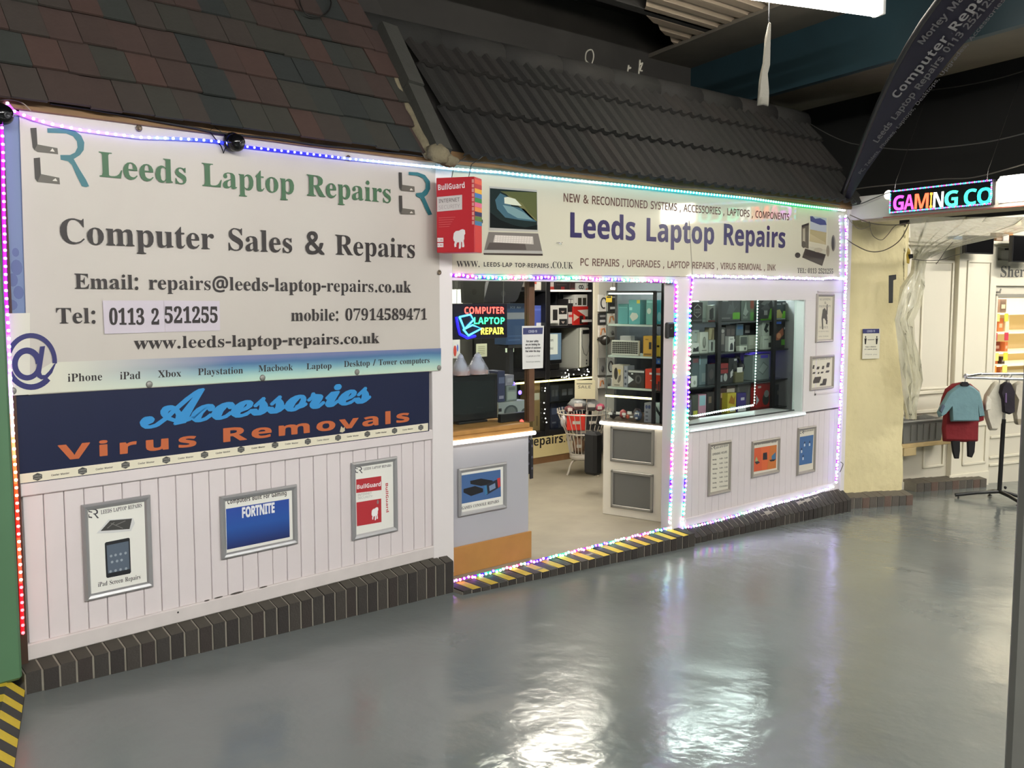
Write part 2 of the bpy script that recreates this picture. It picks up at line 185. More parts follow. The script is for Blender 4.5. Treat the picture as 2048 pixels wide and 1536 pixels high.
GLYPHS['a'] = ('-.129ABCDEFGHIKLMNOPRSTUVYabcdefghiklmnoprstuvw', [
[108,[13,77,0,26,82,0,0,-26]],
[90,[45,-5,-17,8,-4,15,4,15,17,8,17,-8,4,-15,-6,-17]],
[192,[88,0,1,186,-45,-38,-24,30,77,62,42,0,0,-240]],
[192,[13,0,0,35,94,97,14,22,3,18,-3,15,-5,7,-21,7,-27,-7,-28,-18,-27,33,27,20,28,11,40,3,31,-8,17,-13,15,-23,3,-21,-5,-29,-20,-33,-72,-73,104,0,0,-43]],
[192,[60,-3,-32,2,0,41,25,-4,25,2,31,12,17,22,7,39,-20,-20,-18,-6,-28,-1,-30,12,-14,16,-9,21,-3,26,3,29,11,23,28,23,25,8,33,-1,26,-10,14,-11,21,-33,8,-50,-4,-48,-13,-38,-24,-30,-37,-19],[92,122,13,2,13,8,9,11,3,12,-3,18,-8,16,-13,10,-13,3,-11,-2,-13,-8,-8,-17,-1,-15,1,-13,7,-15,13,-8]],
[232,[0,0,85,241,62,0,85,-241,-55,0,-17,57,-88,0,-17,-57],[85,100,62,0,-31,103]],
[226,[30,0,0,240,93,-1,31,-4,23,-9,9,-6,12,-17,3,-32,-5,-21,-8,-11,-23,-13,25,-11,14,-20,3,-38,-8,-21,-25,-24,-24,-9],[81,145,38,0,18,4,11,14,1,14,-3,9,-6,6,-17,5,-42,1],[81,42,42,0,19,6,7,7,6,14,0,11,-6,13,-20,10,-48,1]],
[214,[127,-3,-27,2,-24,7,-19,13,-15,16,-11,20,-7,24,-4,55,4,26,9,24,20,29,18,14,21,10,47,6,29,-4,34,-13,-16,-41,-33,13,-21,3,-21,-4,-17,-10,-12,-17,-8,-23,-2,-28,2,-28,12,-31,23,-18,35,-3,49,13,0,-43,-31,-9]],
[248,[30,0,0,240,104,-2,37,-12,20,-12,16,-17,12,-21,9,-39,0,-38,-4,-21,-17,-34,-27,-24,-37,-15,-45,-5],[81,42,48,3,21,10,15,15,8,22,3,29,-3,28,-8,22,-23,20,-21,6,-40,1]],
[188,[30,0,0,240,138,0,0,-42,-87,0,0,-53,81,0,0,-41,-81,0,0,-62,87,0,0,-42]],
[184,[30,0,0,240,138,0,0,-42,-88,0,0,-62,82,0,0,-41,-82,0,0,-95]],
[243,[131,-3,-21,1,-35,10,-27,20,-10,14,-8,16,-9,39,1,52,7,25,11,22,16,18,21,14,24,10,28,5,53,-4,34,-11,-17,-40,-42,12,-37,-3,-26,-16,-13,-19,-6,-15,-3,-37,9,-39,17,-22,28,-10,41,3,0,50,-46,0,0,43,95,0,0,-125,-39,-10]],
[257,[30,0,0,240,51,0,0,-94,95,0,0,94,51,0,0,-240,-51,0,0,103,-95,0,0,-103]],
[131,[11,0,0,29,29,13,0,155,-29,14,0,29,109,0,0,-29,-29,-14,0,-155,29,-13,0,-29]],
[223,[30,0,0,240,51,0,0,-110,85,110,56,0,-83,-106,84,-134,-58,0,-63,101,-21,-15,0,-86]],
[190,[30,0,0,240,51,0,0,-198,97,0,0,-42]],
[317,[30,0,0,240,69,0,57,-184,61,184,69,0,0,-240,-47,0,2,188,-63,-188,-46,0,-58,188,2,-188]],
[273,[30,0,0,240,64,0,104,-180,-1,180,46,0,0,-240,-65,0,-104,181,2,-181]],
[267,[134,-3,-42,5,-23,10,-18,14,-14,19,-10,22,-8,54,8,53,10,22,14,18,18,14,23,10,42,5,42,-5,22,-10,18,-14,14,-18,10,-22,8,-54,-8,-53,-10,-22,-14,-19,-18,-14,-22,-10],[134,39,32,8,14,14,12,32,2,27,-5,40,-9,20,-23,18,-23,3,-32,-8,-15,-13,-12,-32,-2,-28,2,-27,12,-32,24,-18]],
[211,[30,0,0,240,94,-1,41,-12,17,-16,13,-33,-1,-29,-11,-30,-17,-18,-17,-9,-33,-6,-35,-1,0,-85],[81,127,39,3,20,14,4,12,-1,20,-13,17,-11,4,-38,1]],
[222,[30,0,0,240,89,-1,43,-11,10,-6,15,-17,8,-23,1,-21,-4,-17,-8,-14,-15,-15,-18,-11,71,-104,-57,0,-57,92,-27,0,0,-92],[81,133,34,2,22,10,7,22,-1,12,-6,9,-23,9,-33,1]],
[185,[83,-3,-29,2,-39,12,0,47,43,-15,36,-4,20,7,8,18,-2,10,-7,8,-60,33,-21,19,-12,23,-1,30,7,21,23,24,36,10,36,0,50,-16,-17,-39,-35,11,-32,2,-16,-12,-3,-16,11,-16,54,-28,25,-20,11,-21,2,-33,-14,-30,-18,-15,-25,-9]],
[194,[72,0,0,197,-65,0,0,43,181,0,0,-43,-65,0,0,-197]],
[254,[126,-3,-49,8,-24,16,-16,22,-8,42,0,155,50,0,2,-168,6,-15,10,-10,13,-6,17,-2,18,2,13,7,9,10,6,15,2,167,50,0,0,-155,-7,-37,-14,-23,-23,-17,-19,-7]],
[218,[81,0,-81,240,51,0,47,-147,11,-49,13,53,45,143,51,0,-81,-240]],
[210,[80,0,0,92,-80,148,55,0,50,-99,50,99,55,0,-80,-147,0,-93]],
[203,[71,-3,-27,5,-20,15,-9,27,2,32,10,16,27,15,26,5,48,2,-1,19,-10,13,-18,4,-21,-2,-30,-11,-17,34,26,10,29,5,29,0,25,-5,25,-17,12,-29,1,-135,-35,0,-11,25,-25,-22],[90,33,17,4,14,10,6,16,1,22,-37,-2,-20,-11,-5,-13,2,-16,7,-7]],
[213,[127,-3,-27,4,-24,19,-3,0,-9,-20,-38,0,0,255,50,0,-2,-95,27,22,20,4,19,0,30,-15,21,-31,6,-30,0,-36,-12,-43,-25,-26],[113,37,16,5,8,10,6,13,3,28,-1,19,-8,21,-13,12,-12,2,-19,-5,-8,-7,-7,-19,-2,-24,3,-27,5,-13,8,-10]],
[173,[101,-3,-43,8,-21,14,-8,10,-10,27,-3,16,1,44,10,29,23,27,35,13,41,0,36,-11,-15,-38,-42,10,-14,-2,-11,-6,-8,-12,-4,-15,0,-40,8,-21,10,-8,12,-4,30,2,28,13,0,-43,-24,-10]],
[213,[84,-3,-22,3,-19,12,-21,31,-7,48,7,49,21,31,30,15,20,0,20,-4,27,-22,-3,28,-1,67,50,0,0,-255,-38,0,-12,24,-25,-22],[102,37,20,4,9,8,7,19,2,23,-2,19,-7,22,-8,9,-22,5,-17,-5,-9,-9,-8,-22,-1,-19,1,-20,8,-21,14,-11]],
[198,[109,-3,-40,6,-24,14,-22,30,-7,31,3,47,12,27,25,24,36,10,38,-3,22,-10,18,-17,6,-11,7,-26,1,-40,-118,0,8,-28,10,-9,12,-6,42,0,36,12,0,-38,-29,-10],[67,112,70,0,-2,13,-7,15,-8,7,-18,4,-11,-1,-13,-8,-9,-15]],
[130,[34,0,0,146,-27,0,0,24,27,13,5,45,7,10,13,11,18,6,22,2,46,-8,-13,-36,-18,4,-17,-1,-8,-5,-4,-9,-1,-19,44,0,0,-37,-44,0,0,-146]],
[213,[95,-81,-36,3,-33,8,0,40,28,-9,29,-4,29,1,10,5,13,20,3,41,-19,-18,-28,-9,-30,4,-20,12,-14,19,-9,27,-2,50,6,29,20,33,20,12,24,4,24,-5,30,-22,4,23,42,0,0,-183,-3,-29,-11,-22,-19,-16,-26,-10],[102,36,19,4,9,7,8,19,2,25,-2,21,-7,21,-15,11,-15,2,-12,-2,-10,-7,-7,-11,-6,-35,6,-35,7,-11,10,-7]],
[221,[26,0,0,255,50,0,-2,-95,25,20,31,7,22,-3,18,-8,19,-21,6,-35,0,-120,-50,0,-1,121,-9,19,-19,7,-22,-6,-9,-10,-6,-15,-3,-30,0,-86]],
[102,[51,206,-12,2,-10,6,-5,17,5,17,10,5,12,2,22,-7,6,-17,-6,-17,-9,-6],[26,0,0,183,50,0,0,-183]],
[208,[26,0,0,255,50,0,-2,-155,73,83,57,0,-73,-79,77,-104,-58,0,-52,74,-22,-17,0,-57]],
[102,[26,0,0,255,50,0,0,-255]],
[330,[26,0,0,183,38,0,7,-23,26,20,30,7,35,-7,10,-6,11,-14,4,0,13,14,11,6,30,7,32,-6,21,-17,10,-31,1,-133,-50,0,-2,121,-8,19,-18,7,-20,-5,-8,-9,-6,-14,-3,-27,0,-92,-50,0,-1,121,-9,19,-17,7,-21,-6,-8,-10,-5,-15,-3,-116]],
[221,[26,0,0,183,38,0,7,-23,21,17,32,9,28,-2,26,-13,11,-16,6,-22,0,-133,-50,0,-1,121,-9,19,-19,7,-22,-6,-9,-10,-6,-15,-3,-116]],
[208,[103,-3,-37,7,-29,21,-18,34,-4,33,9,47,15,23,22,16,13,5,30,4,38,-7,29,-21,18,-34,4,-33,-4,-33,-5,-14,-15,-24,-22,-15,-13,-5],[104,37,14,2,15,12,7,21,2,20,-3,28,-6,13,-9,9,-20,4,-14,-2,-15,-11,-6,-13,-3,-28,2,-20,7,-21,15,-12]],
[213,[26,-81,0,264,41,0,7,-23,22,19,18,6,26,1,21,-8,24,-26,9,-26,3,-52,-12,-42,-16,-20,-30,-14,-33,1,-32,21,2,-101],[113,37,17,5,8,10,7,21,1,20,-5,34,-7,11,-10,7,-12,2,-19,-5,-8,-7,-7,-19,-2,-24,3,-27,5,-13,8,-10]],
[152,[26,0,0,183,38,0,10,-31,12,16,16,12,19,6,24,-1,-3,-47,-20,2,-20,-5,-15,-10,-8,-13,-3,-112]],
[167,[76,-3,-33,2,-28,8,0,42,32,-11,31,-5,21,5,6,11,-8,13,-50,25,-21,15,-9,17,-1,26,12,23,25,14,35,5,38,-5,26,-10,-15,-36,-30,11,-20,3,-19,-5,-3,-9,8,-11,53,-24,16,-12,11,-22,-2,-33,-9,-16,-16,-12,-22,-7]],
[146,[89,-3,-29,5,-10,6,-11,13,-7,27,0,98,-24,0,0,21,27,17,15,38,32,0,0,-39,51,0,0,-37,-51,0,0,-89,3,-13,11,-7,17,0,22,5,0,-37]],
[221,[90,-3,-21,2,-18,8,-19,21,-7,36,0,119,50,0,1,-121,9,-19,20,-6,22,5,9,10,5,15,3,116,50,0,0,-183,-38,0,-7,24,-2,0,-8,-11,-16,-10]],
[191,[70,0,-70,183,52,0,37,-108,6,-34,8,38,36,104,52,0,-70,-183]],
[287,[55,0,-52,183,50,0,23,-88,8,-53,10,52,23,89,55,0,23,-95,6,-46,10,53,24,88,49,0,-53,-183,-54,0,-33,145,-35,-145]],
])
GLYPHS['s'] = ('&-./012345789:@ABCDEGHIJKLMNOPRSTUVWXYabcdehiklmnoprstuwxy', [
[246,[93,-3,-36,6,-26,18,-10,19,-3,32,5,18,9,14,38,29,-20,26,-8,18,-1,24,5,16,11,13,15,8,19,5,21,0,18,-4,20,-15,8,-14,2,-18,-2,-16,-7,-14,-16,-18,-23,-15,65,-63,14,24,9,30,30,0,-16,-47,-18,-25,49,-48,-40,0,-29,28,-20,-15,-23,-11],[94,146,25,18,11,18,-2,23,-17,13,-25,-1,-11,-8,-4,-8,-2,-14,4,-14],[94,23,31,4,32,20,-70,68,-32,-27,-6,-18,0,-14,4,-12,13,-14]],
[108,[13,77,0,26,82,0,0,-26]],
[90,[45,-5,-17,8,-4,15,4,15,17,8,17,-8,4,-15,-6,-17]],
[125,[3,0,90,240,29,0,-90,-240]],
[188,[94,-3,-32,5,-17,10,-13,14,-16,41,-5,54,5,53,16,40,13,14,17,10,32,5,31,-5,17,-10,12,-14,17,-40,5,-54,-5,-53,-17,-41,-13,-14,-16,-10],[94,18,13,5,9,13,6,34,2,50,-2,50,-6,34,-9,13,-13,4,-13,-4,-11,-22,-7,-75,7,-75,11,-22]],
[188,[33,0,0,18,33,1,7,3,3,9,1,177,-23,-25,-16,-10,-10,1,-8,6,-6,18,33,13,42,30,38,0,0,-209,3,-8,7,-5,34,-1,0,-18]],
[188,[12,0,0,35,81,88,14,24,6,32,-1,20,-6,15,-10,7,-15,1,-11,-5,-7,-9,-7,-43,-26,4,-9,7,-6,9,-2,18,5,13,22,18,29,8,32,1,35,-9,15,-12,10,-16,3,-23,-6,-23,-32,-43,-82,-80,86,1,15,11,7,22,20,0,-1,-71]],
[188,[82,-3,-27,2,-26,8,-15,14,-4,21,8,14,20,7,4,-22,7,-10,11,-7,12,-3,20,1,11,5,9,9,6,14,3,20,-3,14,-6,12,-11,10,-14,6,-39,1,0,21,37,2,17,12,10,27,-2,28,-8,13,-7,5,-23,-1,-12,-16,-4,-33,-32,7,-10,11,-2,11,7,20,20,15,21,6,40,2,24,-5,19,-9,18,-22,2,-27,-9,-23,-18,-17,-24,-12,28,-9,19,-14,12,-21,1,-23,-7,-26,-21,-23,-29,-12]],
[188,[60,0,0,18,22,1,12,8,3,35,-93,0,0,21,96,157,46,0,0,-155,35,0,0,-23,-35,0,1,-26,7,-14,24,-4,0,-18],[28,85,69,0,3,123]],
[188,[82,-3,-26,2,-20,6,-13,9,-8,15,-1,13,4,10,9,6,13,2,5,-22,10,-12,17,-6,22,3,16,14,8,29,-4,33,-13,17,-20,7,-22,0,-23,-5,-16,6,11,116,127,0,2,-61,-20,0,-5,17,-7,6,-76,1,-5,-62,37,5,41,-7,30,-19,6,-9,8,-23,-2,-38,-16,-28,-32,-20]],
[188,[55,0,90,203,-95,-1,-12,-10,-3,-23,-20,0,1,71,161,0,0,-17,-93,-223]],
[188,[92,-3,-30,3,-29,13,-17,22,-6,26,2,16,7,14,17,16,23,14,-26,21,-11,18,-4,22,5,24,10,16,17,12,15,6,31,3,36,-6,17,-11,12,-14,6,-28,-4,-21,-13,-15,-28,-18,30,-18,13,-12,11,-21,2,-16,-9,-32,-14,-17,-21,-11],[101,141,13,10,7,12,3,30,-4,14,-9,11,-10,5,-13,0,-9,-3,-9,-12,-4,-29,9,-20],[93,16,18,4,10,8,8,16,1,20,-11,21,-37,23,-22,-24,-4,-32,3,-13,11,-15]],
[188,[76,-3,-27,3,-17,10,-10,17,1,16,6,8,9,3,10,-21,12,-11,18,-4,16,4,12,11,10,20,9,62,-14,-13,-21,-9,-24,0,-19,6,-17,11,-12,17,-6,22,0,22,9,33,20,24,30,13,27,2,34,-12,14,-11,11,-16,9,-20,5,-24,1,-51,-10,-49,-17,-31,-18,-17,-14,-9],[92,117,20,6,13,16,-3,43,-6,19,-9,13,-16,7,-11,-3,-12,-12,-5,-13,-3,-29,5,-30,7,-10]],
[90,[45,139,-17,8,-4,15,4,15,17,8,17,-8,4,-15,-6,-18],[45,-5,-17,8,-4,15,4,15,17,8,17,-8,4,-15,-6,-17]],
[302,[145,-30,-29,2,-27,8,-22,11,-19,16,-14,20,-9,24,-5,28,1,39,5,23,12,31,19,26,16,15,29,16,22,7,38,4,27,-3,24,-6,31,-19,23,-28,10,-23,5,-27,-2,-38,-9,-28,-17,-21,-19,-9,-22,0,-13,8,-13,20,-9,-14,-13,-10,-18,-5,-17,0,-23,11,-15,21,-5,39,3,16,9,21,15,16,13,7,37,7,45,-8,-3,-76,2,-21,6,-9,9,-3,11,1,10,7,9,17,5,24,-4,47,-8,19,-11,16,-32,21,-30,7,-26,0,-27,-5,-23,-10,-19,-15,-15,-18,-11,-22,-6,-25,-2,-27,4,-36,12,-29,21,-21,29,-12,35,-5,32,3,41,12,0,-23,-33,-10],[144,57,19,5,12,16,5,21,3,51,-25,3,-17,-2,-13,-9,-9,-12,-6,-26,3,-27,9,-13]],
[218,[-4,0,0,9,13,4,10,13,84,207,9,0,83,-197,13,-22,14,-5,0,-9,-107,0,0,9,17,2,5,3,5,9,-16,43,-74,0,-13,-33,-1,-14,8,-8,18,-2,0,-9],[57,80,64,0,-33,80]],
[221,[8,0,0,9,20,5,8,14,1,156,-5,27,-9,6,-15,2,0,9,134,-2,24,-7,18,-10,11,-15,3,-19,-2,-15,-7,-13,-11,-10,-35,-13,43,-16,13,-11,8,-14,1,-29,-14,-29,-31,-19,-28,-5],[91,126,29,4,12,6,7,11,3,26,-2,23,-9,14,-10,5,-21,1,-7,-6],[111,12,21,5,13,13,5,24,-1,30,-6,14,-10,10,-15,6,-27,2,1,-91,5,-10]],
[234,[128,-5,-25,2,-24,7,-20,12,-25,26,-16,33,-4,26,1,40,8,23,11,22,16,17,19,14,23,10,24,5,23,0,55,-14,8,2,8,13,8,0,0,-79,-8,0,-11,23,-21,26,-17,12,-18,6,-32,-4,-17,-13,-12,-21,-8,-31,-2,-39,3,-36,8,-29,13,-20,19,-12,32,-4,24,7,16,8,27,26,10,-9,-32,-31,-19,-10]],
[248,[10,0,0,9,19,4,7,12,1,162,-4,23,-9,7,-17,2,0,9,127,-2,39,-9,30,-19,20,-28,10,-35,1,-21,-5,-41,-14,-32,-24,-23,-34,-13,-43,-5],[111,12,13,1,20,8,16,16,13,40,2,38,-2,36,-8,29,-13,20,-18,13,-23,4,-16,-5,-4,-20,1,-166,5,-11]],
[221,[7,0,0,8,24,7,7,24,-1,160,-9,16,-20,4,0,9,191,0,0,-68,-7,0,-10,30,-20,18,-32,7,-28,-1,-8,-4,-3,-87,22,2,12,5,12,16,7,27,8,0,0,-114,-8,0,-5,27,-11,16,-17,8,-20,1,0,-77,3,-15,7,-4,33,0,23,4,28,18,21,35,9,0,-14,-72]],
[254,[134,-5,-28,2,-24,7,-22,12,-25,25,-12,21,-7,25,-2,41,5,25,10,23,13,19,18,16,20,12,23,7,26,3,21,-2,46,-13,7,3,7,12,9,0,0,-79,-9,0,-10,22,-19,24,-16,13,-19,7,-12,2,-22,-5,-17,-13,-12,-21,-8,-30,-2,-39,3,-38,14,-42,7,-10,18,-13,23,-5,13,2,13,6,6,11,-1,54,-8,8,-23,4,0,8,112,0,0,-8,-19,-4,-6,-8,-2,-65,-35,-12]],
[262,[8,0,0,9,23,7,6,24,-1,161,-8,13,-20,5,0,9,113,0,0,-9,-21,-4,-7,-10,-2,-80,80,0,-1,80,-7,10,-22,4,0,9,113,0,0,-9,-24,-7,-5,-23,1,-161,7,-14,21,-5,0,-9,-113,0,0,9,21,4,7,9,2,88,-80,0,2,-87,7,-10,21,-4,0,-9]],
[130,[7,0,0,9,16,3,10,7,5,19,-1,166,-8,12,-22,3,0,9,115,0,0,-9,-21,-3,-9,-12,-1,-165,5,-21,10,-6,17,-3,0,-9]],
[165,[54,-33,-18,2,-20,9,-13,15,-5,18,7,19,10,6,11,1,14,-6,5,-9,1,-14,-8,-18,3,-6,11,-4,12,3,9,17,0,198,-9,16,-24,5,0,9,117,0,0,-9,-23,-7,-6,-14,0,-154,-3,-27,-9,-22,-15,-15,-20,-9]],
[255,[8,0,0,9,24,7,6,24,-1,161,-9,13,-20,5,0,9,113,0,0,-9,-21,-4,-7,-10,-2,-88,81,84,1,12,-9,5,-19,1,0,9,98,0,0,-9,-29,-6,-27,-19,-52,-52,99,-122,12,-9,14,-2,0,-9,-120,0,0,9,21,1,5,4,1,5,-67,88,-9,-8,1,-71,8,-15,21,-4,0,-9]],
[213,[8,0,0,9,23,7,6,24,-1,161,-8,14,-20,4,0,9,117,0,0,-9,-24,-3,-9,-14,1,-178,7,-8,17,-2,26,2,21,7,21,17,19,37,10,0,-13,-77]],
[317,[7,0,0,9,17,3,9,7,5,21,-1,162,-8,13,-22,4,0,9,85,0,66,-157,67,157,84,0,0,-9,-16,-3,-9,-7,-4,-20,1,-161,8,-15,19,-4,0,-9,-110,0,0,9,21,5,7,14,1,171,-83,-199,-9,0,-82,194,1,-167,9,-14,22,-4,0,-9]],
[247,[201,-5,-148,180,1,-148,8,-14,21,-4,0,-9,-74,0,0,9,15,2,9,5,5,23,0,155,-18,21,-11,4,0,9,69,0,117,-144,-1,120,-7,11,-21,4,0,9,74,0,0,-9,-21,-4,-7,-14,-1,-206]],
[263,[130,-5,-28,3,-18,6,-37,25,-25,38,-8,47,8,47,25,38,38,25,28,8,20,1,19,-1,27,-8,37,-25,24,-37,6,-19,3,-29,-9,-47,-25,-38,-38,-25,-17,-6],[132,6,21,4,16,13,12,22,6,30,3,39,-6,54,-10,26,-15,18,-18,9,-11,1,-21,-5,-16,-13,-11,-21,-7,-30,-2,-39,2,-38,14,-42,23,-24]],
[209,[8,0,0,9,23,7,6,24,-1,161,-8,13,-20,5,0,9,129,-2,31,-6,18,-11,12,-16,6,-20,-3,-28,-10,-18,-17,-13,-23,-8,-60,-3,2,-80,7,-10,21,-4,0,-9],[91,115,34,4,11,7,6,12,4,27,-3,26,-9,17,-11,6,-22,1,-9,-7]],
[236,[8,0,0,9,23,7,6,24,-1,161,-8,13,-20,5,0,9,137,-3,28,-7,20,-12,12,-17,3,-10,-2,-27,-6,-14,-10,-11,-33,-15,63,-93,8,-8,12,-2,0,-9,-71,0,-68,106,-10,0,1,-78,8,-15,21,-4,0,-9],[91,117,37,4,12,8,7,12,4,17,-1,27,-5,13,-7,10,-12,6,-23,1,-8,-4,-3,-5]],
[195,[21,-5,0,84,10,0,13,-37,12,-17,23,-15,27,-2,18,6,11,13,4,18,-4,16,-13,13,-62,33,-26,26,-7,15,-2,18,3,22,6,13,18,20,25,11,28,0,45,-10,8,4,2,7,10,0,0,-73,-9,0,-7,20,-16,23,-14,11,-16,7,-18,1,-16,-6,-11,-11,-3,-15,3,-14,9,-11,76,-40,22,-22,7,-14,3,-23,-2,-16,-9,-21,-21,-21,-24,-10,-38,-3,-44,11,-7,-2,-4,-9]],
[212,[46,0,0,9,22,4,9,15,1,189,-23,-3,-16,-7,-17,-19,-8,-29,-9,0,0,69,200,0,0,-70,-8,0,-5,21,-8,17,-12,11,-17,7,-23,3,1,-190,8,-14,23,-4,0,-9]],
[246,[124,-6,-46,7,-21,13,-13,20,-7,44,-1,123,-9,13,-20,5,0,9,113,0,0,-9,-21,-4,-8,-13,0,-143,7,-27,9,-12,13,-7,17,-2,21,3,17,8,12,14,7,19,1,146,-8,13,-23,5,0,9,73,0,0,-9,-18,-6,-7,-13,-2,-129,-6,-32,-6,-13,-8,-10,-21,-14]],
[214,[106,-6,-86,201,-11,18,-16,6,0,9,112,0,0,-9,-22,-3,-6,-5,-1,-8,53,-131,48,130,-4,12,-24,5,0,9,72,0,0,-9,-17,-5,-10,-16,-79,-204]],
[306,[85,-5,-71,206,-9,15,-13,3,0,9,98,0,0,-9,-13,-2,-5,-4,-1,-14,40,-122,39,99,-12,35,-7,5,-16,3,0,9,105,0,0,-9,-20,-5,-3,-10,40,-121,37,117,-3,14,-19,5,0,9,60,0,0,-9,-13,-6,-10,-18,-66,-200,-9,0,-56,159,-63,-159]],
[235,[6,0,0,9,16,4,16,11,59,80,-65,98,-11,13,-14,4,0,9,115,0,0,-9,-20,-2,-6,-5,-1,-7,37,-60,37,59,-3,11,-20,4,0,9,83,0,0,-9,-23,-5,-18,-15,-48,-67,71,-110,9,-10,12,-3,0,-9,-113,0,0,9,22,4,4,10,-40,68,-39,-54,-4,-11,4,-12,21,-5,0,-9]],
[213,[51,0,0,9,20,4,7,10,2,66,-60,111,-13,15,-14,4,0,9,110,0,0,-9,-20,-3,-5,-10,46,-93,50,87,-4,13,-23,6,0,9,73,0,0,-9,-13,-5,-13,-14,-60,-98,2,-79,7,-10,21,-4,0,-9]],
[172,[127,-5,-16,4,-6,4,-5,14,-30,-18,-22,-3,-19,3,-15,16,-3,25,13,22,29,17,46,16,-2,40,-6,9,-12,3,-19,-1,-7,-5,8,-25,-6,-15,-16,-6,-14,4,-8,12,1,16,7,12,12,10,29,9,40,-1,19,-6,16,-18,5,-28,1,-84,5,-4,8,4,5,-7,-14,-12],[76,17,14,5,9,10,0,53,-25,-12,-13,-19,1,-28,8,-8]],
[180,[21,-6,0,206,-3,14,-14,6,0,8,65,0,0,-89,15,13,17,6,23,0,18,-9,14,-14,10,-19,5,-24,-2,-29,-12,-33,-16,-19,-13,-9,-23,-7,-18,1,-17,6,-18,12,-25,-20],[91,7,18,6,7,12,7,55,-3,31,-4,14,-12,13,-12,2,-14,-5,-9,-14,1,-97,7,-13]],
[147,[78,-5,-28,7,-23,19,-14,28,-3,35,10,34,21,26,30,14,26,1,16,-3,17,-11,8,-16,0,-13,-10,-12,-17,-1,-10,7,-2,7,-3,27,-6,4,-16,-2,-8,-6,-9,-27,0,-33,4,-24,8,-18,18,-16,22,-2,14,5,13,11,6,-6,-22,-22,-13,-7]],
[185,[70,-5,-14,2,-17,8,-22,28,-7,41,8,45,17,25,24,13,14,2,17,-3,21,-16,0,68,-7,9,-16,3,0,8,72,0,0,-195,4,-15,13,-4,0,-9,-66,-10,0,24,-21,-20],[86,14,15,7,10,17,0,86,-11,13,-13,3,-11,-2,-11,-13,-6,-48,6,-48,10,-12]],
[150,[77,-5,-28,7,-23,19,-13,29,-3,29,3,26,14,28,23,20,29,6,21,-3,24,-16,15,-28,2,-29,-83,0,7,-40,9,-12,11,-7,15,-3,15,4,20,18,7,-7,-22,-26,-13,-8],[58,96,43,0,-2,33,-7,16,-11,3,-15,-7,-7,-22]],
[190,[9,0,0,8,15,7,2,13,0,175,-5,13,-12,4,0,8,65,0,0,-95,17,17,31,9,15,-2,12,-6,9,-11,7,-34,1,-86,4,-9,12,-3,0,-8,-81,0,0,8,8,1,6,6,3,13,-2,94,-5,11,-10,3,-17,-7,-10,-11,0,-98,5,-9,11,-3,0,-8]],
[99,[50,181,-18,7,-7,18,7,18,18,8,18,-8,8,-18,-8,-18],[9,0,0,8,15,7,2,13,0,107,-4,9,-12,3,0,8,64,0,0,-131,5,-13,11,-3,0,-8]],
[179,[9,0,0,8,15,7,2,13,0,175,-4,13,-12,4,0,8,64,0,0,-144,47,49,0,9,-18,5,0,8,70,0,0,-8,-15,-3,-14,-8,-33,-32,62,-87,15,-9,0,-8,-83,0,0,8,13,3,1,8,-38,55,-7,-7,0,-46,5,-10,11,-3,0,-8]],
[100,[9,0,0,8,15,7,2,13,0,175,-4,13,-12,4,0,8,64,0,0,-204,5,-13,11,-3,0,-8]],
[277,[9,0,0,8,15,7,2,13,0,106,-5,10,-12,3,0,8,64,0,0,-23,26,23,20,4,23,-4,8,-6,10,-18,17,18,21,9,26,-1,12,-6,9,-11,7,-34,0,-86,5,-9,11,-3,0,-8,-79,0,0,8,12,5,4,15,-1,94,-6,11,-9,3,-12,-3,-15,-14,1,-98,4,-10,11,-3,0,-8,-78,0,0,8,12,5,4,15,-1,94,-6,11,-9,3,-17,-7,-10,-11,1,-97,4,-9,11,-4,0,-8]],
[190,[9,0,0,8,15,7,2,13,0,106,-5,10,-12,3,0,8,65,0,0,-21,16,16,20,8,27,-1,12,-6,9,-11,5,-15,3,-105,4,-9,12,-3,0,-8,-81,0,0,8,8,1,6,6,3,13,-2,94,-5,11,-10,3,-17,-7,-10,-11,0,-98,5,-9,11,-3,0,-8]],
[168,[84,-5,-24,4,-27,17,-18,27,-6,34,6,35,18,27,27,16,24,4,32,-6,24,-20,15,-29,3,-27,-3,-27,-15,-29,-24,-19],[84,6,14,5,8,11,4,55,-6,58,-6,9,-14,5,-10,-2,-10,-12,-6,-58,5,-55,7,-11]],
[186,[9,-70,0,8,10,2,5,6,2,22,0,164,-4,11,-12,4,0,8,62,0,0,-24,14,18,18,9,18,1,19,-6,11,-8,12,-17,10,-31,-2,-45,-12,-30,-20,-20,-19,-7,-26,3,-21,18,2,-65,7,-10,16,-2,0,-9],[98,14,11,3,11,13,6,47,-5,47,-11,13,-11,2,-16,-8,-9,-13,0,-84,7,-13]],
[144,[9,0,0,8,15,7,2,13,0,107,-4,9,-12,3,0,8,63,0,0,-29,11,17,19,13,14,3,18,-4,7,-10,3,-12,-2,-10,-6,-8,-9,-4,-13,2,-15,15,-6,2,-10,-6,-8,-17,-1,-87,7,-9,17,-3,0,-8]],
[144,[76,-5,-39,9,-6,-1,-5,-7,-8,0,0,57,9,0,12,-28,20,-16,16,-1,11,3,8,8,2,10,-3,11,-9,9,-37,19,-20,17,-8,19,2,22,11,19,21,12,22,2,31,-7,9,8,7,0,0,-49,-8,0,-12,23,-17,13,-22,-1,-10,-10,0,-12,5,-8,55,-32,11,-13,3,-11,1,-22,-9,-23,-18,-15]],
[114,[62,-5,-20,4,-9,6,-6,10,-3,21,0,103,-14,0,0,11,34,35,20,27,8,0,0,-57,32,0,0,-16,-32,0,1,-109,4,-8,7,-2,9,3,10,14,8,-4,-15,-24,-10,-8]],
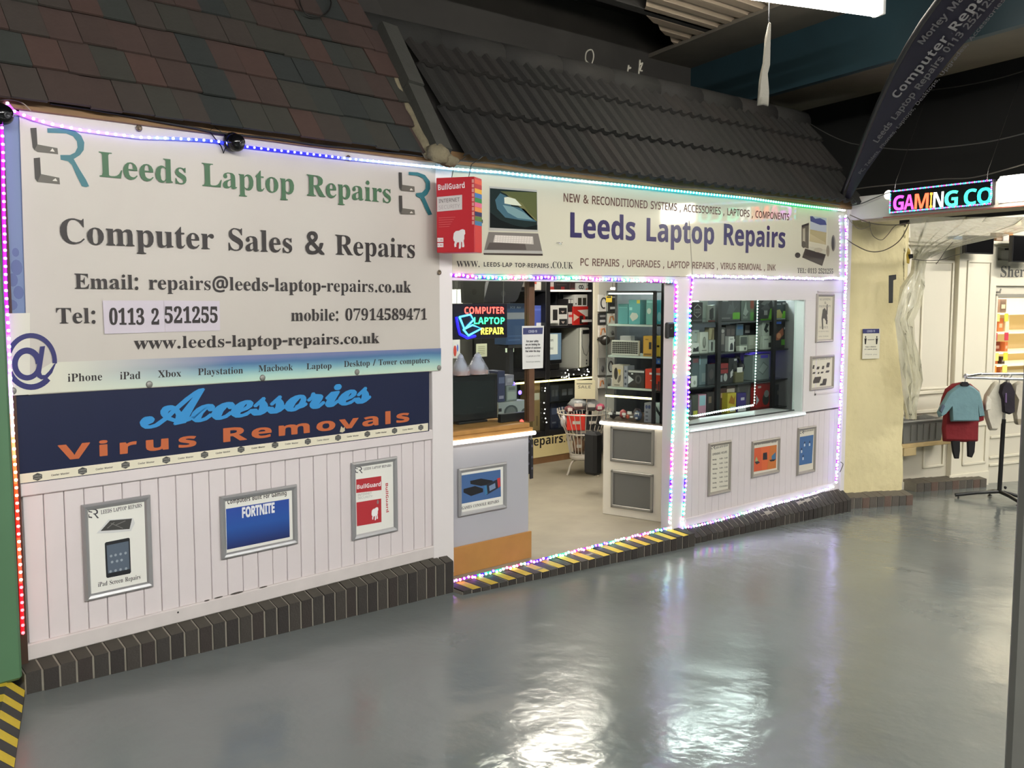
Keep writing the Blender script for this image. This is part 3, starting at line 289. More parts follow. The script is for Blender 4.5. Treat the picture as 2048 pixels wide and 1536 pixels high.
[187,[65,-5,-22,5,-10,9,-7,12,-3,27,-1,84,-4,11,-12,4,0,8,65,0,0,-121,6,-13,11,-3,17,5,9,10,0,100,-5,11,-14,3,0,8,67,0,0,-128,5,-9,13,-3,0,-9,-24,-1,-42,-10,0,25,-21,-18]],
[217,[61,-5,-54,140,-5,9,-7,3,0,8,74,0,0,-8,-10,-3,-2,-9,26,-72,22,55,-8,23,-13,6,0,8,78,0,0,-8,-12,-4,-2,-6,20,-66,25,65,-2,7,-13,4,0,8,45,0,0,-8,-9,-3,-7,-12,-55,-137,-8,0,-33,103,-41,-103]],
[160,[2,0,0,7,23,15,36,46,-43,69,-16,10,0,8,82,0,0,-8,-12,-2,-2,-6,22,-36,25,34,-4,8,-13,2,0,8,55,0,0,-7,-22,-14,-34,-42,49,-77,12,-7,0,-8,-82,0,0,8,12,2,2,7,-23,40,-26,-38,2,-8,14,-4,0,-7]],
[150,[26,-70,-14,3,-12,12,-3,13,3,13,11,8,16,-1,8,-7,3,-18,7,-2,15,17,10,30,-54,133,-8,13,-10,3,0,8,83,0,0,-8,-14,-3,-3,-8,29,-77,26,75,-3,10,-15,3,0,8,49,0,0,-8,-10,-4,-9,-17,-63,-168,-17,-21]],
])
GLYPHS['c'] = ('Aceiors', [
[247,[26,-7,-20,3,-16,15,-4,22,3,10,10,12,9,5,15,1,11,-3,8,-9,0,-10,-5,-8,-28,-13,0,-6,4,-7,14,-4,25,7,48,39,-10,15,-5,15,1,19,8,14,9,6,17,4,14,-2,19,-12,51,52,46,38,24,15,23,3,-60,-120,-33,-74,23,12,60,54,12,5,7,-1,-22,-17,-45,-45,-19,-12,-21,-6,-3,-6,-52,-7,7,17,-43,25,-42,-35,-15,-7],[175,55,94,141,-35,-26,-73,-73,12,-25],[109,57,35,40,-14,5,-15,-8,-8,-17],[154,24,6,31,-8,32,-35,-39,23,-18]],
[130,[48,-2,-19,3,-15,15,-4,22,8,21,20,22,27,16,27,6,23,-5,8,-12,-4,-16,-10,-6,-11,2,-4,14,11,11,-6,2,-8,-4,-29,-37,-14,-36,3,-7,10,0,18,7,26,22,7,-7,-32,-25]],
[138,[50,-2,-21,3,-19,16,-4,16,5,19,19,23,27,19,29,9,22,-4,12,-14,-6,-20,-23,-17,-42,-14,-6,-22,10,-4,17,2,25,12,19,16,6,-7,-35,-25],[52,43,17,5,19,14,8,14,-1,15,-8,1,-10,-9]],
[116,[92,122,-14,5,-2,15,11,11,14,1,10,-7,1,-12,-8,-10],[97,31,-37,-30,-17,-3,-16,3,-9,11,0,11,24,51,-17,-17,-7,6,36,37,47,3,-48,-90,1,-3,10,4,27,24]],
[150,[46,-2,-23,6,-13,17,0,21,10,20,22,22,29,15,23,4,22,-5,9,-10,3,-20,-5,-17,-18,-23,24,14,6,-8,-23,-15,-24,-6,-25,-13],[53,8,17,8,1,11,17,9,7,10,13,28,-2,17,-7,1,-10,-7,-24,-29,-17,-35,1,-10]],
[138,[119,31,-36,-30,-15,-3,-17,2,-12,8,-4,7,0,19,14,25,25,23,-23,-1,-26,-24,-7,6,23,21,6,24,9,2,4,-13,35,-7,9,-5,3,-7,-6,-18,-27,-39,-1,-9,5,-1,7,3,27,24]],
[118,[103,35,-33,-27,-24,-10,-29,2,-10,8,-5,9,3,14,13,6,9,-3,5,-8,-4,-11,-11,-4,3,-2,11,-1,12,11,9,27,2,38,-30,-27,-6,6,52,50,6,-5,-6,-16,13,-20,4,-16,0,-17,-7,-11,17,14]],
])

def load_font():
    out = {}
    for k, (chars, data) in GLYPHS.items():
        for ch, g in zip(chars, data):
            polys = []
            for q in g[1:]:
                x = y = 0; P = []
                for i in range(0, len(q), 2): x += q[i]; y += q[i+1]; P.append((x/500, y/500))
                polys.append(P)
            out[k+ch] = (g[0]/500, polys)
    return out
GL = load_font(); _T = {}
def glyph(k, ch):
    if (k, ch) in _T: return _T[k, ch]
    g = GL.get(k+ch) or GL.get('r'+ch) or GL['s'+ch]
    def inside(p, Q):
        c = False
        for (x0, y0), (x1, y1) in zip(Q, Q[1:]+Q[:1]):
            if (y0 > p[1]) != (y1 > p[1]) and p[0] < (x1-x0)*(p[1]-y0)/(y1-y0)+x0: c = not c
        return c
    outer = [P for P in g[1] if not any(inside(P[0], Q) for Q in g[1] if Q is not P)]
    V, tris = [], []
    for P in outer:
        grp = [P]+[Q for Q in g[1] if Q is not P and inside(Q[0], P)]; n0 = len(V)
        tris += [tuple(i+n0 for i in t) for t in tessellate_polygon([[Vector((a, b, 0)) for a, b in Q] for Q in grp])]
        V += [q for Q in grp for q in Q]
    _T[k, ch] = (g[0], V, tris); return _T[k, ch]
CAPH = {k: max(y for x, y in glyph(k, 'A' if k == 'c' else 'H')[1]) for k in 'sarc'}

# ------------------------------------------------------------------ mesh builder (local x along, y inward, z up)
class MB:
    def __init__(s): s.v = []; s.f = []; s.mi = []; s.mats = []; s.smooth = set()
    def m(s, mt):
        if mt not in s.mats: s.mats.append(mt)
        return s.mats.index(mt)
    def add(s, V, Fs, mt, smooth=False):
        b = len(s.v); i = s.m(mt); s.v += [tuple(p) for p in V]
        for f in Fs:
            if smooth: s.smooth.add(len(s.f))
            s.f.append([b+k for k in f]); s.mi.append(i)
        return s
    def box(s, x0, x1, y0, y1, z0, z1, mt, c=0):
        if c <= 0:
            V = [(x, y, z) for x in (x0, x1) for y in (y0, y1) for z in (z0, z1)]
            Fq = [(0, 1, 3, 2), (4, 6, 7, 5), (0, 4, 5, 1), (2, 3, 7, 6), (0, 2, 6, 4), (1, 5, 7, 3)]
            return s.add(V, Fq, mt)
        V = []; lo = (x0, y0, z0); hi = (x1, y1, z1); ix = {}
        for sx in (0, 1):
            for sy in (0, 1):
                for sz in (0, 1):
                    for a in range(3):
                        p = [(hi[k]-c if q else lo[k]+c) for k, q in enumerate((sx, sy, sz))]
                        p[a] = hi[a] if (sx, sy, sz)[a] else lo[a]
                        ix[sx, sy, sz, a] = len(V); V.append(tuple(p))
        Fq = []
        for a in range(3):
            o = [k for k in range(3) if k != a]
            for q in (0, 1):
                ring = []
                for (i, j) in ((0, 0), (1, 0), (1, 1), (0, 1)):
                    t = [0, 0, 0]; t[a] = q; t[o[0]] = i; t[o[1]] = j; ring.append(ix[t[0], t[1], t[2], a])
                if (q == 0) ^ (a == 1): ring.reverse()
                Fq.append(ring)
        for a in range(3):
            o = [k for k in range(3) if k != a]
            for i in (0, 1):
                for j in (0, 1):
                    t0 = [0, 0, 0]; t0[o[0]] = i; t0[o[1]] = j; t1 = list(t0); t1[a] = 1
                    Fq.append([ix[(*t0, o[0])], ix[(*t0, o[1])], ix[(*t1, o[1])], ix[(*t1, o[0])]])
        for sx in (0, 1):
            for sy in (0, 1):
                for sz in (0, 1): Fq.append([ix[sx, sy, sz, 0], ix[sx, sy, sz, 1], ix[sx, sy, sz, 2]])
        return s.add(V, Fq, mt)
    def poly(s, P, y, mt):                   # flat print facing out (-y); P in (x, z), any winding
        a = sum(P[i][0]*P[(i+1) % len(P)][1]-P[(i+1) % len(P)][0]*P[i][1] for i in range(len(P)))
        if a < 0: P = P[::-1]
        return s.add([(x, y, z) for x, z in P], [list(range(len(P)))], mt)
    def prism(s, P, y0, y1, mt):
        a = sum(P[i][0]*P[(i+1) % len(P)][1]-P[(i+1) % len(P)][0]*P[i][1] for i in range(len(P)))
        if a < 0: P = P[::-1]
        n = len(P)
        V = [(x, y0, z) for x, z in P]+[(x, y1, z) for x, z in P]
        return s.add(V, [list(range(n)), list(range(2*n-1, n-1, -1))]+[[(i+1) % n, i, n+i, n+(i+1) % n] for i in range(n)], mt)
    def ell(s, cx, cz, rx, rz, y, mt, n=20): return s.poly([(cx+rx*math.cos(2*PI*i/n), cz+rz*math.sin(2*PI*i/n)) for i in range(n)], y, mt)
    def tube(s, P, r, mt, n=8, caps=True):
        P = [Vector(p) for p in P]; V = []; Fq = []; k = len(P); rr = r if isinstance(r, (list, tuple)) else [r]*k
        prev = None
        for i, p in enumerate(P):
            t = (P[min(i+1, k-1)]-P[max(i-1, 0)]).normalized()
            if prev is None: prev = t.orthogonal()
            a = (prev-t*prev.dot(t)); a = a.normalized() if a.length > 1e-6 else t.orthogonal().normalized(); prev = a; b = t.cross(a)
            for j in range(n): V.append(p+(a*math.cos(2*PI*j/n)+b*math.sin(2*PI*j/n))*rr[i])
        for i in range(k-1):
            for j in range(n): Fq.append([i*n+j, i*n+(j+1) % n, (i+1)*n+(j+1) % n, (i+1)*n+j])
        s.add(V, Fq, mt, True)
        if caps: s.add(V[:n], [list(range(n))[::-1]], mt); s.add(V[-n:], [list(range(n))], mt)
        return s
    def lathe(s, prof, c, axis, mt, n=24):   # prof: (r, h) along axis from c
        c = Vector(c); t = Vector(axis).normalized(); a = t.orthogonal().normalized(); b = t.cross(a); V = []; Fq = []
        for r, h in prof:
            for j in range(n): V.append(c+t*h+(a*math.cos(2*PI*j/n)+b*math.sin(2*PI*j/n))*r)
        for i in range(len(prof)-1):
            for j in range(n): Fq.append([i*n+j, i*n+(j+1) % n, (i+1)*n+(j+1) % n, (i+1)*n+j])
        return s.add(V, Fq, mt, True)
    def blob(s, c, r, mt, nu=12, nv=8, jit=0):
        V = []; Fq = []
        for i in range(nv+1):
            th = PI*i/nv
            for j in range(nu):
                k = 1+random.uniform(-jit, jit)
                V.append((c[0]+r[0]*k*math.sin(th)*math.cos(2*PI*j/nu), c[1]+r[1]*k*math.sin(th)*math.sin(2*PI*j/nu), c[2]+r[2]*k*math.cos(th)))
        for i in range(nv):
            for j in range(nu): Fq.append([i*nu+j, (i+1)*nu+j, (i+1)*nu+(j+1) % nu, i*nu+(j+1) % nu])
        return s.add(V, Fq, mt, True)
    def grid(s, fn, nu, nv, mt, smooth=True):    # fn(a, b) with a, b in 0..1
        V = [fn(i/nu, j/nv) for j in range(nv+1) for i in range(nu+1)]
        Fq = [[j*(nu+1)+i, j*(nu+1)+i+1, (j+1)*(nu+1)+i+1, (j+1)*(nu+1)+i] for j in range(nv) for i in range(nu)]
        return s.add(V, Fq, mt, smooth)
    def text(s, t, k, p0, p1, cap, y, mt, fat=0, track=0):   # baseline p0->p1 in (x, z), capital height cap
        x = 0; items = []
        for ch in t:
            if ch == ' ': x += .27; continue
            a, V, T = glyph(k, ch); items.append((x, V, T, ch)); x += a+track
        xs = [x0+q[0] for x0, V, T, c in items for q in V]; lo, hi = min(xs), max(xs)
        dx, dz = p1[0]-p0[0], p1[1]-p0[1]; Ln = math.hypot(dx, dz); ex, ez = dx/Ln, dz/Ln; sx = Ln/(hi-lo); sy = cap/CAPH[k]
        for x0, V, T, c in items:
            f = fat
            if k == 's' and not c.isalnum(): f = max(f, .014)
            offs = [(0, 0)] if not f else [(f*math.cos(q*PI/3), f*math.sin(q*PI/3)) for q in range(6)]
            for io, (ox, oz) in enumerate(offs):
                P = []
                for q in V:
                    a = (x0+q[0]+ox-lo)*sx; b = (q[1]+oz)*sy
                    P.append((p0[0]+a*ex-b*ez, y-io*.00012, p0[1]+a*ez+b*ex))
                s.add(P, [tuple(tr) for tr in T], mt)
        return s

def build(name, mb, fr=None, parent=None, base=True, **props):
    """One mesh object; its origin goes to the middle of its foot. Local coordinates are those of the frame."""
    if base:
        xs = [p[0] for p in mb.v]; ys = [p[1] for p in mb.v]; zs = [p[2] for p in mb.v]
        c = Vector(((min(xs)+max(xs))/2, (min(ys)+max(ys))/2, min(zs)))
    else: c = Vector((0, 0, 0))
    me = bpy.data.meshes.new(name)
    me.from_pydata([(p[0]-c.x, p[1]-c.y, p[2]-c.z) for p in mb.v], [], mb.f)
    for mt in mb.mats: me.materials.append(mt)
    me.polygons.foreach_set('material_index', mb.mi)
    if mb.smooth: me.polygons.foreach_set('use_smooth', [i in mb.smooth for i in range(len(mb.f))])
    me.update()
    o = bpy.data.objects.new(name, me); COL.objects.link(o)
    place(o, (fr or FR).M @ Matrix.Translation(c), parent)
    for k, v in props.items(): o[k] = v
    return o
WM = {}
def place(o, M, parent=None):
    if parent is not None: o.parent = parent; o.matrix_basis = WM[parent.name].inverted() @ M
    else: o.matrix_basis = M
    WM[o.name] = M
def empty(name, fr, u, d, v, **props):
    o = bpy.data.objects.new(name, None); COL.objects.link(o); o.empty_display_size = .05
    place(o, fr.M @ Matrix.Translation((u, d, v))); 
    for k, p in props.items(): o[k] = p
    return o
def T(label, cat, group=None):
    d = {'label': label, 'category': cat}
    if group: d['group'] = group
    return d
ST = {'kind': 'structure'}
def copy_tree(o, M, parent=None):
    c = o.copy(); COL.objects.link(c)
    for ch in list(o.children): copy_child(ch, c)
    if parent is None: c.parent = None; c.matrix_basis = M
    WM[c.name] = M
    return c
def copy_child(ch, par):
    c = ch.copy(); COL.objects.link(c); c.parent = par
    for g in list(ch.children): copy_child(g, c)
def H(fr, pts, d=0, ox=0, oy=0, k=1): return [fr.hit(ox+x*k, oy+y*k, d) for x, y in pts]
def wtext(mb, fr, t, k, a, b, hpx, d, mt, fat=0, track=0, capm=None):
    p0 = fr.hit(*a, d); p1 = fr.hit(*b, d)
    cap = capm or fr.hit(a[0], a[1]-hpx, d)[1]-p0[1]
    mb.text(t, k, p0, p1, cap, d, mt, fat, track)

# ------------------------------------------------------------------ fluorescent lamps of the hall
TUBE = mat((255, 252, 247), .5, emit=LAMP); TUBE_A = mat((255, 248, 234), .5, emit=LAMP*.14); TUBE_B = mat((255, 250, 240), .5, emit=LAMP*.5); HOUSE = mat((205, 205, 200), .5)
def batten(P0, P1, label, r=.035, group=None, tube=None, top=3.5):
    P0 = Vector(P0); P1 = Vector(P1); dv = P1-P0; L = dv.length; fr = Frame((P0+P1)/2, math.degrees(math.atan2(dv.y, dv.x)))
    t = empty('batten_lamp', fr, 0, 0, 0, **T(label, 'lamp', group))
    b = MB().box(-L/2, L/2, -.04, .04, .045, .10, HOUSE, .006); b.box(-L/2-.012, -L/2+.012, -.042, .042, -.03, .10, HOUSE, .004); b.box(L/2-.012, L/2+.012, -.042, .042, -.03, .10, HOUSE, .004)
    build('housing', b, fr, t)
    d = MB().tube([(-L/2+.013, 0, .0), (L/2-.013, 0, .0)], r, tube or TUBE, 12)
    build('diffuser', d, fr, t)
    s = MB().tube([(-L*.3, 0, .09), (-L*.3, 0, top-fr.o.z)], .006, HOUSE, 5) if top > fr.o.z+.1 else MB()
    if s.v: s.tube([(L*.3, 0, .09), (L*.3, 0, top-fr.o.z)], .006, HOUSE, 5); build('suspension', s, fr, t)
    return t
batten((1.0, -.52, 3.0), (2.2, -.945, 3.0), 'bright fluorescent batten hanging over the aisle above the tiled roofs', tube=TUBE_A, top=3.29)
batten((-3.2, -4.7, 3.1), (-1.5, -4.9, 3.1), 'fluorescent batten over the aisle opposite the banner, out of the picture')
batten((-5.4, -4.4, 3.1), (-3.8, -4.6, 3.1), 'fluorescent batten over the aisle behind the camera')
batten((-.5, -5.2, 3.1), (1.2, -5.4, 3.1), 'fluorescent batten over the aisle across from the doorway')
batten((2.4, -5.4, 3.1), (4.0, -5.6, 3.1), 'fluorescent batten over the aisle across from the shop window')
batten((14.0, -9.5, 3.0), (12.8, -7.3, 3.0), 'fluorescent batten far along the market hall, mirrored in the shop sign')
batten((5.2, -1.7, 2.8), (6.7, -2.1, 2.8), 'fluorescent batten in the hall before the panelled shop', tube=TUBE_B)
batten((4.6, -3.2, 2.8), (6.1, -3.6, 2.8), 'second fluorescent batten in the hall before the panelled shop, further out', tube=TUBE_B)

# ------------------------------------------------------------------ floors, hall shell
def floor_material():
    m = mat((112, 118, 116), .16, var=.10, scale=1.3, spec=.6, name='painted_floor'); nt = m.node_tree; b = nt.nodes['Principled BSDF']
    tc = nt.nodes.new('ShaderNodeTexCoord')
    n = nt.nodes.new('ShaderNodeTexNoise'); n.inputs['Scale'].default_value = 4.5; n.inputs['Detail'].default_value = 3; nt.links.new(tc.outputs['Object'], n.inputs['Vector'])
    n2 = nt.nodes.new('ShaderNodeTexNoise'); n2.inputs['Scale'].default_value = 60; n2.inputs['Detail'].default_value = 3; nt.links.new(tc.outputs['Object'], n2.inputs['Vector'])
    a = nt.nodes.new('ShaderNodeMath'); a.operation = 'MULTIPLY_ADD'; a.inputs[1].default_value = .06; nt.links.new(n2.outputs['Fac'], a.inputs[0]); nt.links.new(n.outputs['Fac'], a.inputs[2])
    bp = nt.nodes.new('ShaderNodeBump'); bp.inputs['Strength'].default_value = .7; bp.inputs['Distance'].default_value = .012
    nt.links.new(a.outputs[0], bp.inputs['Height']); nt.links.new(bp.outputs[0], b.inputs['Normal'])
    n3 = nt.nodes.new('ShaderNodeTexNoise'); n3.inputs['Scale'].default_value = 1.1; n3.inputs['Detail'].default_value = 6; nt.links.new(tc.outputs['Object'], n3.inputs['Vector'])
    r = nt.nodes.new('ShaderNodeMapRange'); r.inputs[1].default_value = .3; r.inputs[2].default_value = .7; r.inputs[3].default_value = .12; r.inputs[4].default_value = .28
    nt.links.new(n3.outputs['Fac'], r.inputs[0]); nt.links.new(r.outputs[0], b.inputs['Roughness'])
    return m
FLOORM = floor_material()
b = MB(); xs = [-9, -4, 9, 20]
for i in range(3):
    b.add([(xs[i], -13, floor_z(max(-4, min(9, xs[i])))), (xs[i+1], -13, floor_z(max(-4, min(9, xs[i+1])))), (xs[i+1], 3.2, floor_z(max(-4, min(9, xs[i+1])))), (xs[i], 3.2, floor_z(max(-4, min(9, xs[i]))))], [(0, 1, 2, 3)], FLOORM)
build('floor', b, **ST)
VINYL = mat((150, 142, 126), .5, var=.12, scale=5, bump=.05, bscale=30)
build('floor', MB().box(-2.2, 3.62, .0, 3.4, -.2, ZI, VINYL), **ST)
DARK = mat((46, 44, 41), .85, var=.2, scale=4); VOID = mat((24, 24, 22), .95)
build('ceiling', MB().box(-9, 20, -13, 3.5, 3.55, 3.7, DARK), **ST)
build('wall_rear', MB().box(-9, 20, -13.2, -13, -1, 3.6, mat((150, 146, 138), .8)), **ST)
build('wall_end', MB().box(20, 20.2, -13, 3.5, -1, 3.6, mat((120, 118, 110), .8)), **ST)
build('wall_west', MB().box(-9.2, -9, -13, 3.5, -1, 3.6, mat((120, 118, 110), .8)), **ST)
build('wall_bulkhead', MB().box(-9, 9, 1.35, 1.5, 2.2, 3.56, DARK), **ST)
build('beam_timber', MB().box(-4, 6, .58, .66, 3.3, 3.55, DARK), **ST)
# corrugated roof sheet lit by the lamp
SHEET = mat((176, 160, 140), .6, var=.08, scale=3)
b = MB()
ny = 120
def sheet_pt(a, t):
    Y = -1.3+a*2.46; xl = 2.1-(.63-Y)*.9 if Y < .63 else 2.1+(Y-.63)*2.07; xr = 2.88+(Y-.17)*.32
    ph = (Y % .15)/.15; k = min(1, max(0, min((ph-.05)/.1, (.45-ph)/.1))) if ph < .5 else 0
    return (xl+(xr-xl)*t, Y, 3.30+.035*k)
b.grid(sheet_pt, ny, 1, SHEET, False)
build('ceiling_sheet', b, **ST)
TEAL = mat((28, 52, 60), .6, var=.12, scale=3)
fb = Frame((3.254, .442, 0), math.degrees(math.atan2(-1.958, -.59)))
build('beam_teal', MB().box(-1.0, 5, .0, .06, 2.9, 3.3, TEAL), fb, **ST)
build('beam_soffit', MB().box(-1.0, 5, .06, .64, 2.9, 2.94, mat((84, 76, 62), .7, var=.15, scale=4)), fb, **ST)
build('beam_panel', MB().box(-1.0, 5, -.5, .0, 3.28, 3.31, mat((110, 104, 94), .7, var=.15, scale=3)), fb, **ST)
build('void_backdrop', MB().box(-1.4, 5, 1.05, 1.11, 2.0, 3.55, VOID), Frame((3.254, .442, 0), math.degrees(math.atan2(-1.958, -.59))), **ST)  # near-black sheet standing in for the unlit void over the next hall

# ------------------------------------------------------------------ left front: boarding, rail, skirting
PL = mat((214, 206, 206), .5, var=.03, scale=5)
SCUFF = mat((206, 199, 196), .55, var=.06, scale=9)
wl = build('wall_left', MB().box(-1.965, -.12, .012, .06, .22, 2.12, WHITE), FL, **ST)
x0 = -1.955; pw = .0687
k = 0; x = x0
while x < -.132:
    x1 = min(x+pw, -.126)
    build('plank', MB().box(x+.0012, x1-.0012, .0-random.uniform(0, .001), .0125, .268, .815, PL, .0022), FL, wl); x += pw
build('rail', MB().box(-1.965, -.126, -.012, .012, .795, .842, PL, .004), FL, wl)
build('skirting', MB().box(-1.972, -.124, -.014, .012, .226, .284, SCUFF, .004), FL, wl)
b = MB()                                      # kicked dirt along the skirting
for (cx, cz, rx, rz) in ((-1.30, .287, .012, .003), (-1.25, .288, .02, .003), (-1.17, .288, .03, .004), (-1.05, .286, .02, .003)):
    b.ell(cx, cz, rx, rz, -.0146, mat((72, 66, 60), .8), 10)
build('scuff_mark', b, FL, wl)
build('screw_head', MB().ell(-1.42, .268, .004, .004, -.0146, BLACK, 8), FL, wl)
wp = build('pillar', MB().box(-.128, -.003, -.022, .14, .13, 2.118, WHITE, .003), FR, **ST)
build('side_board', MB().box(-1.99, -1.966, -.02, .06, .2, 2.05, mat((62, 42, 28), .7)), FL, wl)
# brown boards under the eaves
WOOD = mat((122, 92, 58), .65, var=.25, scale=6); WOOD2 = mat((134, 92, 48), .5, var=.15, scale=7)
build('trim_1', MB().box(-2.1, -.10, -.03, .06, 2.078, 2.14, WOOD, .003), FL, **ST)
build('trim_2', MB().box(-.02, 3.62, -.035, .06, 2.082, 2.14, WOOD, .003), FR, **ST)

# brick kerbs: each brick on edge with a splayed top
BR = [mat(c, .8, bump=.25, bscale=120, var=.12, scale=20) for c in ((52, 49, 45), (46, 42, 39), (58, 54, 49), (50, 44, 40))]
BRT = mat((96, 90, 78), .8, var=.2, scale=14)
BRS = mat((68, 64, 56), .8, var=.25, scale=12)
MORT = mat((140, 134, 122), .9, var=.15, scale=20); YEL = mat((206, 178, 52), .65, var=.14, scale=22, detail=6); BLK = mat((58, 56, 54), .7, var=.2, scale=18)
def kerb(fr, u0, u1, yf, ybk, top_f, top_b, label, pitch=.0577, zf=None, mts=None, name='kerb', back=.08):
    """bricks from u0 to u1; face at yf, splay up to ybk; heights may be functions of u"""
    n = max(1, round((u1-u0)/pitch)); p = (u1-u0)/n
    zf = zf or (lambda u: floor_z((fr.o+fr.u*u).x)-.03)
    b = MB(); g = .004
    b.add([(u0, yf+g, zf(u0)), (u1, yf+g, zf(u1)), (u1, yf+g, top_f(u1)-g), (u0, yf+g, top_f(u0)-g), (u0, ybk, top_b(u0)-g), (u1, ybk, top_b(u1)-g), (u0, ybk+back, top_b(u0)-g), (u1, ybk+back, top_b(u1)-g), (u0, ybk+back, zf(u0)), (u1, ybk+back, zf(u1))],
          [(0, 1, 2, 3), (3, 2, 5, 4), (4, 5, 7, 6), (0, 3, 4, 6, 8), (1, 9, 7, 5, 2)], MORT)
    kb = build(name, b, fr, **ST)
    for i in range(n):
        a = u0+i*p+.0042; c = u0+(i+1)*p-.0042; j = random.uniform(-.0025, .0025); um = (a+c)/2
        V = [(q, y, z) for q in (a, c) for y, z in ((yf+j, zf(um)), (yf+j, top_f(um)+j), (ybk, top_b(um)+j), (ybk+back, top_b(um)+j), (ybk+back, zf(um)))]
        q = MB(); mt = random.choice(BR) if mts is None else mts(i)
        q.add(V, [(0, 5, 6, 1), (3, 8, 9, 4), (0, 1, 2, 3, 4), (5, 9, 8, 7, 6)], mt if mts is None or isinstance(mt, bpy.types.Material) else mt[0])
        q.add(V, [(1, 6, 7, 2), (2, 7, 8, 3)], mt if isinstance(mt, bpy.types.Material) else mt[1])
        build('brick', q, fr, kb)
    return kb
kerb(FL, -1.995, -.045, -.066, .0, lambda u: .204, lambda u: .228, '', mts=lambda i: (BR[i % 4], BRS), name='kerb_left')
kerb(FR, 1.74, 3.63, -.095, -.015, lambda u: .012-.012*(u-1.74), lambda u: .062, '', name='kerb_right')
kerb(FR, -.04, 1.74, -.135, .0, lambda u: .068-.006*u, lambda u: .07, '', pitch=.0577,
     mts=lambda i: (BR[i % 4], (YEL if i % 2 == 1 else BLK)), name='kerb_step', back=-.002)

# skirt of the next unit at the left: hazard striped kerb and green post
def side_kerb():
    o = Vector((-1.985, -.19, 0)); d = Vector((-.31, -.95, 0)).normalized(); nrm = Vector((d.y, -d.x, 0))     # nrm points away to the left
    fr = Frame(o, math.degrees(math.atan2(d.y, d.x)))
    s = -1                                     # local y is to the right of travel when seen from above: use negative for the far side
    n = 26; p = .066
    b = MB().box(0, n*p, -.20, -.06, .0, .195, MORT).box(0, n*p, -.07, -.006, .0, .138, MORT)
    kb = build('kerb_side', b, fr, **ST)
    for i in range(n):
        a, c = i*p+.002, (i+1)*p-.002; top = YEL if i % 2 == 0 else BLK; q = MB()
        V = [(u, y, z) for u in (a, c) for y, z in ((0, .02), (0, .145), (-.05, .203), (-.2, .205))]
        V = [(u+(.03 if y < -.04 else 0)+(.012 if y < -.1 else 0), y, z) for u, y, z in V]
        q.add(V, [(0, 1, 5, 4), (0, 4, 7, 3), (0, 3, 2, 1), (4, 5, 6, 7)], BR[i % 4]); q.add(V, [(1, 2, 6, 5), (2, 3, 7, 6)], top)
        build('brick', q, fr, kb)
side_kerb()
GREEN = mat((78, 116, 84), .5, var=.06, scale=4)
build('pillar_green', MB().box(-2.5, -2.012, -.10, .2, .2, 2.1, GREEN, .01), FL, **ST)
build('wall_neighbour', MB().box(-3.6, -2.5, -.05, .2, .0, 3.4, mat((60, 64, 58), .8)), FL, **ST)

# ------------------------------------------------------------------ roofs
SLATES = [mat(c, .8, var=.18, scale=9, bump=.15, bscale=60, detail=6) for c in ((64, 49, 44), (46, 49, 45), (60, 47, 42), (40, 44, 42), (68, 50, 44), (51, 50, 44), (56, 49, 44))]
def roof_frame(fr, d0, z0, phi):
    a = math.radians(phi); M = fr.M.copy()
    up = fr.n*math.cos(a)+Vector((0, 0, math.sin(a))); nin = -(Vector((0, 0, math.cos(a)))-fr.n*math.sin(a))
    g = Frame((0, 0, 0), 0); g.o = fr.w(0, d0, z0); g.u = fr.u; g.n = nin
    g.M = Matrix((fr.u, nin, up)).transposed().to_4x4(); g.M.translation = g.o
    return g
RL = roof_frame(FL, -.055, FL.hit(400, 250, -.055)[1]+.025, 56); RR = roof_frame(FR, -.075, FR.hit(1150, 343, -.075)[1]+.012, 54)
rl = build('roof_slate', MB().box(-2.9, -.02, .012, .04, .03, 1.32, DARK), RL, **ST)
for r in range(8):
    x = -2.9+random.uniform(0, .06)+(.06 if r % 2 else 0); z0 = -.03+r*.152
    while x < -.06:
        w = random.uniform(.108, .142); xe = x+w
        hip = -.055-.13*max(0, z0)/.9
        if xe > hip: xe = hip
        if xe-x > .02:
            j = random.uniform(-.002, .003); dz = random.uniform(-.004, .004); mt = random.choice(SLATES)
            V = [(a, y, z) for a in (x+.0012, xe-.0012) for z, y in ((z0+dz, -.012-j), (z0+dz, -.003-j), (z0+.165, .001-j), (z0+.165, .011-j))]
            build('slate', MB().add(V, [(0, 2, 6, 4), (1, 5, 7, 3), (0, 4, 5, 1), (0, 1, 3, 2), (4, 6, 7, 5), (2, 3, 7, 6)], mt), RL, rl)
        x += w
PAN = [mat(c, .85, var=.14, scale=10, bump=.2, bscale=90) for c in ((31, 30, 27), (29, 28, 26), (34, 31, 28), (28, 28, 25))]
rr = build('roof_pantile', MB().box(-.0, 3.66, .03, .06, .03, .92, DARK), RR, **ST)
def pantile(x, z0, w, h, mt, lift):
    n = 12; V = []; Fq = []
    for i in range(n+1):
        a = i/n; ph = (a*2) % 1.0; yy = -.022*max(0, math.cos(PI*(ph-.28)/.56)) if ph < .56 else 0
        for z, l in ((z0, lift), (z0, lift+.012), (z0+h, lift*.2)):
            V.append((x+w*a, yy-l+(.012 if l == lift else 0) if z == z0 else yy-l, z))
    for i in range(n):
        k = i*3; Fq += [[k, k+3, k+4, k+1], [k+1, k+4, k+5, k+2]]
    return MB().add(V, Fq, mt)
tw = .196
for r, (z0, h) in enumerate(((-.02, .32), (.283, .30), (.565, .19))):
    i = 0; x = .0 if r != 1 else .0
    while x < 3.62:
        w = min(tw, 3.66-x)
        build('pantile', pantile(x, z0, w-.001, h, random.choice(PAN), .022), RR, rr); x += tw
